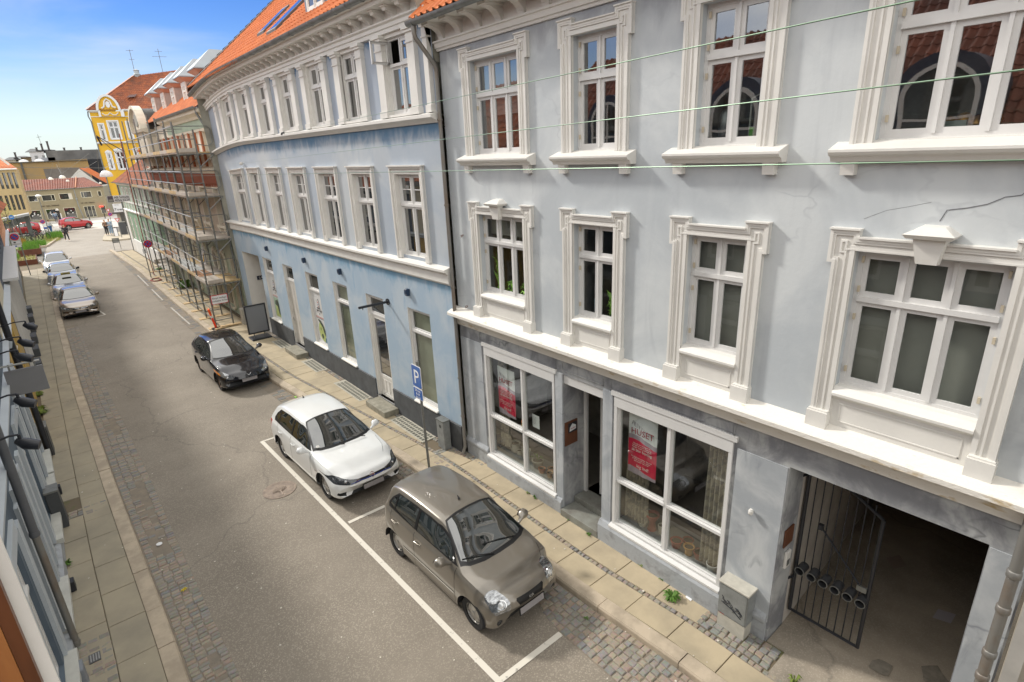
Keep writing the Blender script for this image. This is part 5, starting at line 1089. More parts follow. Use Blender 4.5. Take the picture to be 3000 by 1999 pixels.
for i, (a, b, c, d) in enumerate(dn_):
    m = MB(T8); ribbon(m, [(a, c), (a, d), (b, d), (b, c), (a, c)], -.06, .0, -.1, .04)
    if i == 3: m.box(a+.42, a+.48, -.1, .02, c, d); m.box(a+.92, a+.98, -.1, .02, c, d)
    w = m.build('shop_window' if i != 3 else 'shop_door', CRW, bs_); m = MB(T8); m.quad((a, -.08, c), (b, -.08, c), (b, -.08, d), (a, -.08, d)); m.build('pane', GLD, w)
    if i < 3:
        text('Hit Gøl Treihnl', .17, 'window_lettering', WHT, w, T8((a+b)/2, -.06, c+.14), (1, 0, 0), (0, 0, 1), .003)
        m = MB(T8)
        for k in range(5): x = a+.25+random.uniform(0, 1); z = random.uniform(.75, 1.3); m.ext([(x, z), (x+.13, z-.03), (x+.2, z+.12), (x+.1, z+.17), (x+.03, z+.1)], 1, -.075, -.07)
        m.build('window_display', MC['film_white'], w)
DKL = mat('dark_letters', (.05, .03, .02), .6, var=0)
text('HIT  GØL. TREIHNL', .24, 'wall_lettering', DKL, bs_, T8(1.25, .03, 2.12), (1, 0, 0), (0, 0, 1), .02); text('HIT  GØL. TREIHNL', .2, 'wall_lettering', DKL, bs_, T8(5.75, .03, 2.18), (1, 0, 0), (0, 0, 1), .02)
m = MB(T8); m.tube([(4.5, .1, 4.4), (4.5, .1, 1.9), (4.75, .1, 0)], .045, 6); m.box(4.38, 4.62, 0, .2, 2.85, 3.0); m.build('downpipe', ZINCL, bs_)
m = MB(); V = Vector
tileroof(m, V((-2.3, 107.8, 4.5)), V((4.75, 107.8, 4.48)), V((-2.3, 112, 5.97)), V((5.4, 112, 5.9)), .3, .35, .06, 4); tileroof(m, V((4.75, 107.8, 4.48)), V((8.2, 107.9, 4.55)), V((5.4, 112, 5.9)), V((6.4, 112, 5.9)), .3, .35, .03, 4); m.build('roof', TILE_B, bs_, 35)
m = MB(T8); m.tube([(4.75, .15, 4.6), (5.4, -4, 6.0)], .08, 6); m.build('hip_tiles', MC['pale_hip_tiles'], bs_)
m = MB(T8); m.sweep([(0, 4.42), (.22, 4.45), (.22, 4.52), (0, 4.55)], [-2.3, 8.15]); m.build('gutter', ZINC, bs_)
m = MB(T8); m.box(7.0, 7.5, .05, .35, 1.5, 1.65); m.build('red_awning_light', emis('red_lamp', (1, .05, .03), 1.2), bs_)
# big ochre block, dark block, white gable house behind
oc = thing('ochre_block', 'large ochre windowless block behind the beige shop', 'building', (3, 136, 0)); OC = mat('ochre_render', (.40, .26, .10), .85, vs=.25, col2=(.30, .22, .12), thr=(.4, .7))
m = MB(); m.quad((-3.2, 135, 0), (8.9, 135, 0), (8.9, 135, 8.85), (-3.2, 135, 8.6)); m.box(-3.2, 8.9, 135.1, 139, 8.5, 8.62); m.build('wall', OC, oc); m = MB(); m.quad((2.1, 134.95, 0), (8.7, 134.95, 0), (8.7, 134.95, 7.35), (2.1, 134.95, 7.42)); m.build('grey_patch', mat('grey_brown_render', (.18, .16, .14), .85, vs=.4, var=.25), oc)
m = MB(); m.box(-.9, -.6, 134.8, 135, 0, 8.6); m.box(-3.3, 9, 134.7, 135.2, 8.6, 8.72); m.build('coping', mat('dark_coping', (.10, .10, .09), .8), oc)
dk_ = thing('black_block', 'tall black clad block between the ochre block and the yellow house', 'building', (10.2, 137, 0)); m = MB(); m.box(9.0, 14, 135.5, 140, 0, 8.8); m.build('wall', mat('black_cladding', (.012, .014, .02), .6, var=.3), dk_); m = MB(); m.box(3.3, 13.5, 140.5, 144, 7.5, 10.6); m.build('rear_wall', mat('sooty_wall', (.13, .13, .13), .85, vs=.4, var=.4), dk_)
rt = thing('rooftop_houses', 'jumble of grey and white rooftop buildings with chimneys above the ochre block', 'building', (1, 142, 8))
for (x0, x1, z0, z1, y, c) in ((-3, -.6, 8.2, 9.2, 141, (.42, .40, .33)), (-.6, 1.6, 8, 9.6, 142, (.45, .36, .22)), (.9, 3.0, 8.5, 10.5, 141, (.62, .63, .66)), (2.4, 4.4, 8.2, 9.4, 140.5, (.3, .32, .36)), (1.8, 4.8, 10.3, 10.7, 142, (.5, .5, .5))):
    m = MB(); m.box(x0, x1, y, y+3, z0, z1); m.build('rooftop_block', mat('rooftop_%d' % int(x0*10+50), c, .8, vs=.8, var=.15), rt)
for (x0, x1, z, h) in ((.3, 2.9, 10.5, .55), (-3.1, -.4, 9.2, .5), (-1.6, 1.0, 9.6, .25), (1.9, 4.9, 10.7, .2)):
    m = MB(); m.add([(x0, 140.8, z), (x1, 140.8, z), (x1, 144, z), (x0, 144, z), (x0+.9, 142, z+h), (x1-.9, 142, z+h)], [(0, 1, 5, 4), (1, 2, 5), (2, 3, 4, 5), (3, 0, 4)]); m.build('rooftop_roof', mat('slate_roof', (.12, .125, .13), .7, var=.2), rt)
for x, z, h in ((2.95, 10.8, 1.0), (3.9, 10.8, 1.4), (2.1, 10.6, .55), (6.2, 10.5, .5), (8.8, 10.5, .5), (-1.2, 9, 1.4)):
    m = MB(); m.box(x-.15, x+.15, 141, 141.3, z-.1, z+h); m.box(x-.2, x+.2, 140.95, 141.35, z+h, z+h+.1); m.build('chimney', mat('sooty_chimney', (.08, .075, .075), .9), rt)
for x in (-.3, 1.9): m = MB(); m.lathe([(.75, 0), (.65, .3), (.35, .5), (0, .58)], (x, 137, 8.6), n=14); m.build('dome_light', MC['white_plastic'], rt, 60)
for x in (1.5, 2.6): m = MB(); m.box(x, x+.4, 140.9, 141, 9.2, 9.8); m.build('rooftop_window', GLD, rt)
m = MB(); m.tube([(3.0, 141, 11.8), (2.85, 141, 13.5)], .03, 4); m.tube([(2.6, 141, 13.0), (3.3, 141, 13.1)], .03, 4); m.build('antenna', STEEL, rt)
wg = thing('white_gable_house', 'white gable wall house with steep orange roof squeezed behind the beige shop', 'house', (7.5, 119, 0))
m = MB(); m.add([(5.0, 118, 0), (9.6, 118, 0), (9.6, 118, 4.3), (8.78, 118, 4.35), (6.38, 118, 7.2), (5.0, 118, 5.9)], [(0, 1, 2, 3, 4, 5)]); m.build('gable_wall', WWALL, wg)
m = MB(); tileroof(m, V((9.75, 117.9, 4.5)), V((11.5, 124, 4.5)), V((6.4, 117.9, 7.28)), V((8, 124, 7.28)), .3, .4, .05, 4); m.build('roof', TILE_N, wg, 35)
m = MB(); m.add([(8.7, 117.9, 0), (10.4, 117.2, 0), (10.4, 117.2, 4.6), (8.7, 117.9, 4.5)], [(0, 1, 2, 3)]); m.build('front_wall', WHT, wg)
for x in (9.0, 9.4, 9.8):
    m = MB(); m.box(x, x+.2, 117.2, 117.5, 2.9, 4.0); m.build('window', GLD, wg)
# ochre concrete building on the left of the square
cb = thing('ribbed_ochre_building', 'ochre building with tall narrow windows and red roof, left edge of the square', 'building', (-4, 97, 0))
T9 = lambda s, o, z: (s, 95-o+(s+1.3)*-.25, z); rows = [(7.12, 5.2), (4.42, 2.6)]; xs = [-5.2, -4.65, -4.1, -3.6, -3.08, -2.62, -2.15, -1.70]
m = MB(T9); wall(m, -9, -1.22, 1.9, 7.5, [(x, x+.27, b, a, .18) for a, b in rows for x in xs]); m.quad((-1.22, 0, 1.9), (-1.0, -6, 1.9), (-1.0, -6, 7.5), (-1.22, 0, 7.5)); m.build('wall', mat('ochre_concrete', (.46, .36, .19), .85, vs=.6, var=.08), cb)
for a, b in rows:
    for x in xs: m = MB(T9); m.quad((x, -.15, b), (x+.27, -.15, b), (x+.27, -.15, a), (x, -.15, a)); m.box(x, x+.27, -.14, -.08, b, b+.5); m.build('window', GLD, cb)
m = MB(); tileroof(m, V((-9, 97.1, 7.6)), V((-1.0, 95.2, 7.5)), V((-9, 100, 11)), V((-2.6, 100, 9.3)), .35, .4, .05, 4); m.build('roof', TILE_N, cb, 35)
m = MB(T9); m.sweep([(0, 7.42), (.3, 7.45), (.3, 7.55), (0, 7.6)], [-9, -1.1]); m.build('eave', WFR, cb)
m = MB(); m.tube([(-1.7, 95.4, 8.0), (-2.9, 95.4, 9.6)], .14, 5); m.build('verge_board', WHT, cb)
m = MB(T9); m.box(-9, -1.3, -.3, -.2, 0, 1.9); m.build('ground_floor', GLD, cb)
cn = thing('bus_shelter', 'long grey canopy on dark square pillars at the left edge of the square', 'shelter', (-2.3, 83, 0))
m = MB(); m.add([(-5, 80.5, 2.05), (-1.1, 83.3, 2.5), (-1.15, 85.0, 2.5), (-5, 83, 2.05), (-5, 80.5, 2.28), (-1.1, 83.3, 2.74), (-1.15, 85.0, 2.74), (-5, 83, 2.28)], [(0, 1, 2, 3), (4, 5, 6, 7), (0, 1, 5, 4), (1, 2, 6, 5), (2, 3, 7, 6), (3, 0, 4, 7)]); m.build('canopy', mat('grey_canopy', (.33, .34, .35), .6), cn)
for x, y, w_ in ((-1.45, 84, .2), (-2.3, 83.4, .06), (-2.9, 83, .06), (-3.4, 82.7, .05)): m = MB(); m.box(x-w_, x+w_, y-w_, y+w_, 0, 2.5); m.build('pillar', mat('dark_pillar', (.11, .115, .12), .6), cn)
m = MB(); m.quad((-3.6, 83.5, .3), (-1.6, 84.6, .3), (-1.6, 84.6, 2.2), (-3.6, 83.5, 2.0)); m.build('glass_wall', GLC, cn)

# =====================================================================
#  LEFT SIDE
# =====================================================================
def TLf(s, o, z): return (XL(s)+o, s, z)
SLATE = stained('slate_blue_plaster', (.085, .115, .15), (.12, .155, .19), (.05, .07, .095))
SLATE2 = mat('light_grey_pilaster', (.46, .50, .53), .6, vs=2, var=.06)
lh = thing('slate_blue_house', 'dark slate blue house with pale grey pilasters and lamps, left foreground', 'house', (-5, 12, 0))
cl_ = [-6+i*1.5 for i in range(17)]; yb = 17.6
m = MB(TLf); wall(m, -6, yb, 0, 3.35, [(s, s+.95, .55, 2.7, .2) for s in (4.2, 6.2, 8.0, 10.05, 12.9, 14.6, 16.2)], cuts=cl_); m.build('ground_floor_wall', SLATE, lh)
m = MB(TLf); wall(m, -6, yb, 3.35, 5.5, [(s, s+.9, 3.9, 5.1, .2) for s in (-4, -1, 2, 4.6, 8.4, 11.6, 14.8)], cuts=cl_); m.build('wall', SLATE, lh)
m = MB(TLf)
for s in (3.9, 5.3, 5.9, 7.35, 7.75, 9.15, 9.75, 11.15, 11.75, 12.55, 14.0, 14.35, 15.7, 15.95, 17.3): m.box(s, s+.26, 0, .05, .5, 2.75)
for s in (4.2, 6.2, 8.0, 10.05, 12.9, 14.6, 16.2): m.box(s-.1, s+1.05, 0, .05, 2.75, 2.95)
parts(m, 'pilaster', SLATE2, lh)
for s in (4.2, 6.2, 8.0, 10.05, 12.9, 14.6, 16.2):
    w = window(TLf, lh, s, s+.95, .55, 2.7, -.06, 1, 2.0, fm=WFR, gm=GLR, name='shop_window'); m = MB(TLf); m.box(s-.28, s+1.22, -.06, .16, .42, .52); m.build('sill', mat('pale_stone_sill', (.50, .50, .46), .75, vs=3, bump=.15), w)
    m = MB(TLf); m.box(s-.03, s+.0, -.15, .02, .55, 2.7); m.build('red_edge', RUST, w)
for s in (-4, -1, 2, 4.6, 8.4, 11.6, 14.8): window(TLf, lh, s, s+.9, 3.9, 5.1, -.08, 2, 4.7)
m = MB(TLf); m.sweep([(0, .1), (.10, .1), (.10, .42), (0, .46)], cl_[:-1]+[yb]); m.build('plinth', PLST, lh)
m = MB(TLf); m.sweep([(0, 3.25), (.08, 3.3), (.1, 3.42), (0, 3.46)], cl_[:-1]+[yb]); m.sweep([(0, 5.3), (.1, 5.32), (.22, 5.45), (.22, 5.55), (0, 5.6)], cl_[:-1]+[yb]); m.build('moulding', SLATE2, lh)
m = MB(); tileroof(m, V((-1.0, yb+.2, 5.55)), V((-.9, -9, 5.55)), V((-5.6, yb+.2, 10.6)), V((-5.5, -9, 10.6)), .23, .33, .045, 6); m.build('roof', tilem('old_brown_red_tiles', (.24, .07, .035), (.16, .05, .028), (.06, .035, .028), 3.4, .7), lh, 35)
m = MB(); m.box(-9, -5.5, -9, yb, 0, 10.4); m.build('rear_wall', SLATE, lh)
for s in (4.2, 9.0, 13.7):
    d = MB(); n = 12; x0, x1 = -1.75, -5.2; ar = [(s+.95*math.cos(PI*i/n), 7.95+.95*math.sin(PI*i/n)) for i in range(n+1)]; ar = [(s+.95, 6.2)]+ar+[(s-.95, 6.2)]
    d.add([(x, a, b) for x in (x0, x1) for a, b in ar], [(i, i+1, n+4+i, n+3+i) for i in range(n+2)]+[tuple(range(n+3))]); o = d.build('arched_dormer', mat('blue_grey_zinc_dormer', (.07, .085, .12), .4, .4), lh, 40)
    d = MB(lambda a, b, c: (b, a, c)); ar2 = [(s-.72, 6.5)]+[(s-.72*math.cos(PI*i/n), 7.95+.72*math.sin(PI*i/n)) for i in range(n+1)]+[(s+.72, 6.5), (s-.72, 6.5)]
    ribbon(d, [(a, c) for a, c in ar2], -.09, 0, x0, x0+.05); d.box(s-.03, s+.03, x0, x0+.045, 6.5, 8.6); d.box(s-.7, s+.7, x0, x0+.04, 7.5, 7.56); w = d.build('window', WHT, o)
    d = MB(); d.quad((x0+.02, s-.7, 6.5), (x0+.02, s+.7, 6.5), (x0+.02, s+.7, 7.95), (x0+.02, s+.45, 8.45), (x0+.02, s, 8.65), (x0+.02, s-.45, 8.45), (x0+.02, s-.7, 7.95)); d.build('pane', GLD, w)
# downpipe by the slate house, open window sash of the dormer nearby
m = MB(); m.tube([(XL(9.6)+.16, 9.62, 5.4), (XL(9.6)+.13, 9.62, 2.35)], .055, 12); m.lathe([(.06, 2.3), (.066, 2.33), (.06, 2.38)], (XL(9.6)+.13, 9.62, 0), n=12); m.build('downpipe', mat('dark_grey_pipe', (.10, .105, .115), .5), lh, 50)
m = MB(); m.tube([(XL(9.6)+.13, 9.62, 2.32), (XL(9.6)+.13, 9.62, .25)], .048, 12); m.lathe([(.055, .3), (.06, .33), (.055, .36)], (XL(9.6)+.13, 9.62, 0), n=12); m.build('downpipe', MC['weathered_zinc_pipe'], lh, 50)
d = R(5.5)
ws = thing('open_window_sash', 'blurred brown wooden window sash with white rim, open at the bottom left edge', 'window sash', (-.12, .62, 6.2))
m = MB(); m.box(-.200, -.1525, .965, .972, 5.9, 7.9); m.build('white_rim', WHT, ws)
m = MB(); m.box(-.184, -.168, .95, .964, 5.9, 7.9); m.box(-.75, -.75+.06, .95, .99, 5.9, 7.9); m.box(-.75, -.17, .973, .99, 5.9, 5.96); m.build('stile', mat('dark_brown_wood', (.10, .035, .012), .4, vs=6, var=.3, stretch=(4, 4, .5)), ws)
m = MB(); m.box(-.212, -.1845, .948, .964, 5.9, 7.9); m.build('inner_stile', WOOD, ws)
m = MB(); m.quad((-.69, .98, 5.96), (-.215, .98, 5.96), (-.215, .98, 7.84), (-.69, .98, 7.84)); m.build('pane', GLC, ws)
# yellow house and others farther along the left side
def lefthouse(name, label, y0, y1, h, mt, det):
    t = thing(name, label, 'house', (-5, (y0+y1)/2, 0)); cc = [y0+(y1-y0)*i/6 for i in range(7)]
    ops = [(s, s+.9, .8, 2.6, .2) for s in [y0+.8+1.9*i for i in range(int((y1-y0-1)/1.9))]]
    m = MB(TLf); wall(m, y0, y1, 0, 3.3, ops, cuts=cc); m.build('ground_floor_wall', mt, t)
    m = MB(TLf); wall(m, y0, y1, 3.3, h, [(a, b, 3.9, 5.2, .2) for a, b, *_ in ops], cuts=cc); m.build('wall', det, t)
    for a, b, *_ in ops:
        w = window(TLf, t, a, b, .8, 2.6, -.05, 1, 2.0, gm=GLR); window(TLf, t, a, b, 3.9, 5.2, -.05, 2, 4.8)
    m = MB(TLf); m.sweep([(0, 3.2), (.12, 3.22), (.16, 3.36), (0, 3.42)], cc); m.sweep([(0, h-.25), (.2, h-.2), (.22, h), (0, h)], cc); m.build('belt_course', SLATE2, t)
    m = MB(); tileroof(m, V((XL(y0)+.3, y1, h)), V((XL(y0)+.3, y0, h)), V((-6, y1, h+4.5)), V((-6, y0, h+4.5)), .35, .4, .05, 4); m.build('roof', TILE_O, t, 35)
    return t
t = lefthouse('yellow_side_house', 'ochre yellow house on the left beyond the slate blue one', 17.62, 25.5, 6.0, mat('ochre_yellow_plaster', (.50, .32, .07), .8, vs=1.2, col2=(.42, .33, .16), thr=(.4, .7)), mat('cream_left_plaster', (.55, .5, .38), .8, var=.1))
m = MB(TLf); m.tube([(17.75, .12, 5.8), (17.75, .12, .2)], .07, 8); m.build('downpipe', BLK, t, 50)
t = lefthouse('dark_striped_house', 'dark blue house with closely spaced white pilasters on the left', 25.5, 40, 5.6, mat('dark_navy_plaster', (.04, .05, .07), .8, var=.2), mat('navy_plaster', (.08, .1, .13), .8, var=.2))
m = MB(TLf)
for i in range(20): s = 25.8+i*.72; m.box(s, s+.14, 0, .1, .2, 3.1)
parts(m, 'pilaster', WHT, t)
for i in range(6): s = 26.4+i*2.3; m = MB(TLf); m.box(s, s+.9, 0, .3, .1, .45); m.build('cellar_hatch', mat('dark_hatch', (.08, .085, .09), .7), t)
m = MB(TLf); m.box(27, 39, 0, .45, 3.5, 3.6); m.build('awning_box', WFR, t)
t = lefthouse('peach_house', 'peach orange house at the far left edge', 40, 53, 7.6, mat('grey_left_plaster', (.24, .26, .29), .8, var=.1), mat('peach_plaster', (.60, .30, .17), .8, var=.08))
m = MB(); m.quad((XL(53), 53, 0), (-12, 53, 0), (-12, 53, 7.6), (XL(53), 53, 7.6)); m.build('side_wall', mat('peach_plaster', (.6, .3, .17)), t)
# wall lamps on gooseneck arms (slate blue house), hanging board, cabinets
LB = ['gooseneck lamp over the yellow house corner, farthest of the five on the left', 'second farthest gooseneck lamp on the slate blue house', 'gooseneck lamp just behind the grey hanging board', 'gooseneck lamp just in front of the grey hanging board', 'nearest gooseneck lamp on the slate blue house']
for (y, z), lb in zip(((16.1, 3.95), (13.45, 4.2), (12.0, 4.30), (9.85, 4.2), (8.55, 4.08)), LB):
    x = XL(y); t = thing('gooseneck_lamp', 'black '+lb, 'wall lamp', (x, y, z), 'black gooseneck lamps on the left houses')
    m = MB(); m.tube([(x, y, z+.1), (x+.35, y, z+.17), (-.86, y, z+.16)], .013, 6); m.tube([(-.86, y, z+.16), (-.86, y, z+.08)], .02, 6); m.build('arm', BLK, t, 50)
    m = MB(); m.tube([(-.9, y+.03, z+.08), (-.82, y-.02, z+.03), (-.70, y-.06, z-.02)], [.04, .075, .06], 10); m.build('head', BLK, t, 50)
    m = MB(); m.box(-.88, -.84, y-.02, y+.02, z+.02, z+.1); m.build('bracket', STEEL, t)
t = thing('hanging_board', 'plain grey rectangular board hanging from a steel rod on the slate blue house', 'hanging sign', (-1.0, 13.7, 3.2))
m = MB(); m.tube([(-1.36, 13.75, 3.78), (-.72, 13.75, 3.78)], .02, 8); m.build('rod', MC['bright_tube'], t, 50)
m = MB(); m.box(-1.28, -.70, 13.72, 13.78, 3.18, 3.68); m.build('board', mat('grey_board', (.20, .20, .205), .6, var=.05), t)
m = MB(); m.box(-1.2, -1.17, 13.735, 13.765, 3.68, 3.8); m.box(-.82, -.79, 13.735, 13.765, 3.68, 3.8); m.build('clip', STEEL, t)
def cabinet(name, label, x0, x1, y0, y1, h, mt, cat='cabinet'):
    t = thing(name, label, cat, ((x0+x1)/2, (y0+y1)/2, .12)); m = MB(); m.box(x0, x1, y0, y1, .12, h-.04); m.build('body', mt, t, bev=.01); m = MB(); m.box(x0-.01, x1+.01, y0-.01, y1+.01, h-.04, h); m.build('lid', STEEL, t); return t
cabinet('utility_pillar', 'narrow dark grey utility pillar against the slate blue house', -1.34, -1.12, 13.75, 14.1, 1.02, mat('dark_grey_cabinet', (.06, .065, .07), .5))
cabinet('vent_cabinet', 'small dark cabinet with pale top at the corner of the yellow side house', -1.46, -1.25, 17.9, 18.4, .95, mat('dark_grey_cabinet', (.06, .065, .07), .5))
for y, lb in ((11.3, 'dark downpipe shoe box at the foot of the slate blue house, nearest'), (15.4, 'dark downpipe shoe box near the utility pillar')):
    m = MB(); m.box(XL(y)+.0, XL(y)+.2, y, y+.18, .12, .32); tag(m.build('shoe_box', BLK, bev=.01), lb, 'box')
m = MB(); m.box(-1.24, -1.10, 8.7, 8.95, .12, .5); tag(m.build('meter_box', mat('grey_box', (.22, .24, .27), .5), bev=.01), 'small grey box on the pavement below the left downpipe', 'box')
# =====================================================================
#  CARS  (x forward, nose at +x; y left; z up; origin at ground centre)
# =====================================================================
TYRE = mat('tyre_rubber', (.018, .018, .019), .75, var=.2, vs=10); RIM = mat('alloy_rim', (.50, .49, .47), .3, .85, var=.05); CHR = mat('chrome', (.7, .7, .7), .12, .95, var=0)
TRIM = mat('black_car_trim', (.012, .012, .013), .35, var=0); GRL = mat('black_grille', (.010, .011, .013), .45, var=0)
CGL = mat('car_glass', (.016, .021, .021), .01, spec=1, ior=2.0, var=0); LENS = mat('headlight_lens', (.34, .35, .36), .10, .75, var=.55, vs=26, coat=1, stretch=(1, .5, 1)); LENSD = mat('dark_headlight', (.05, .055, .06), .06, .3, var=.6, vs=25, coat=1)
TAIL = mat('tail_light_red', (.45, .01, .01), .15, var=0, coat=1); AMB = mat('amber_lens', (.6, .2, .03), .2, var=0, coat=1); PLATE = mat('blurred_number_plate', (.28, .265, .27), .5, var=.06, vs=2)
def paint(name, c, metal=.3, rough=.32): return mat(name, c, rough, metal, var=.03, vs=2, coat=1)
def cr_interp(xs, vals, x):
    """Catmull-Rom style monotone-ish interpolation of vectors"""
    n = len(xs)
    i = 0
    while i < n-2 and x > xs[i+1]: i += 1
    h = xs[i+1]-xs[i]; t = min(1, max(0, (x-xs[i])/h))
    def slope(k, j):
        if k <= 0 or k >= n-1: return 0 if k <= 0 or k >= n-1 else 0
        d0 = (vals[k][j]-vals[k-1][j])/(xs[k]-xs[k-1]); d1 = (vals[k+1][j]-vals[k][j])/(xs[k+1]-xs[k])
        if d0*d1 <= 0: return 0
        return 2*d0*d1/(d0+d1)
    out = []
    for j in range(len(vals[0])):
        if i == 0: m0 = (vals[1][j]-vals[0][j])/h
        else: m0 = slope(i, j)
        if i == n-2: m1 = (vals[n-1][j]-vals[n-2][j])/h
        else: m1 = slope(i+1, j)
        p0, p1 = vals[i][j], vals[i+1][j]; t2, t3 = t*t, t*t*t
        out.append((2*t3-3*t2+1)*p0+(t3-2*t2+t)*h*m0+(-2*t3+3*t2)*p1+(t3-t2)*h*m1)
    return out
def section(v):
    """one cross-section: zb bottom, zt top, w half width, zs shoulder height, ws shoulder half width, wr roof-edge half width, cr crown drop"""
    zb, zt, w, zs, ws, wr, cr = v
    zs = min(zs, zt-.012); ze = zt-cr; zm = zb+(zs-zb)*.42
    pts = [(w*.90, zb), (w*.985, zb+.07*(zs-zb)+.02), (w, zm), (w*.996, zm+(zs-zm)*.45), (w*.5*(1-.0)+.5*ws+.006, zm+(zs-zm)*.84), (ws, zs)]
    pts += [(ws+(wr-ws)*.5+.012, zs+(ze-zs)*.5), (wr, ze), (wr*.86, zt-cr*.42), (wr*.5, zt-cr*.10), (0, zt)]
    # refine with Catmull-Rom, keeping a crisp shoulder
    P = [Vector(p) for p in pts]; out = []
    for i in range(len(P)-1):
        p0, p1, p2, p3 = P[max(i-1, 0)], P[i], P[i+1], P[min(i+2, len(P)-1)]
        for k in range(4):
            t = k/4; out.append(.5*((2*p1)+(-p0+p2)*t+(2*p0-5*p1+4*p2-p3)*t*t+(-p0+3*p1-3*p2+p3)*t**3))
    out.append(P[-1]); return out
AXI = {'x': (1, 2), 'y': (0, 2), 'z': (0, 1)}
def cut_region(bm, poly, ax, test):
    """slice faces passing test along a polygon's edges (projected along ax); return faces inside"""
    ai = 'xyz'.index(ax); i0, i1 = AXI[ax]
    lo = [min(p[k] for p in poly)-.02 for k in (0, 1)]; hi = [max(p[k] for p in poly)+.02 for k in (0, 1)]
    n = len(poly)
    def cand():
        r = []
        for f in bm.faces:
            if not test(f): continue
            a = [v.co[i0] for v in f.verts]; b = [v.co[i1] for v in f.verts]
            if max(a) < lo[0] or min(a) > hi[0] or max(b) < lo[1] or min(b) > hi[1]: continue
            r.append(f)
        return r
    for i in range(n):
        p, q = poly[i], poly[(i+1) % n]; co = [0, 0, 0]; no = [0, 0, 0]; co[i0], co[i1] = p; d = (q[0]-p[0], q[1]-p[1]); no[i0], no[i1] = -d[1], d[0]
        fs = cand()
        # limit to faces near this edge
        el = [min(p[k], q[k])-.05 for k in (0, 1)]; eh = [max(p[k], q[k])+.05 for k in (0, 1)]
        fs = [f for f in fs if max(v.co[i0] for v in f.verts) > el[0] and min(v.co[i0] for v in f.verts) < eh[0] and max(v.co[i1] for v in f.verts) > el[1] and min(v.co[i1] for v in f.verts) < eh[1]]
        if not fs: continue
        geom = list({v for f in fs for v in f.verts})+list({e for f in fs for e in f.edges})+fs
        bmesh.ops.bisect_plane(bm, geom=geom, plane_co=co, plane_no=no, dist=1e-5)
    def inside(x, y):
        c = False; j = n-1
        for i in range(n):
            (xi, yi), (xj, yj) = poly[i], poly[j]
            if (yi > y) != (yj > y) and x < (xj-xi)*(y-yi)/(yj-yi)+xi: c = not c
            j = i
        return c
    return [f for f in cand() if inside(f.calc_center_median()[i0], f.calc_center_median()[i1])]
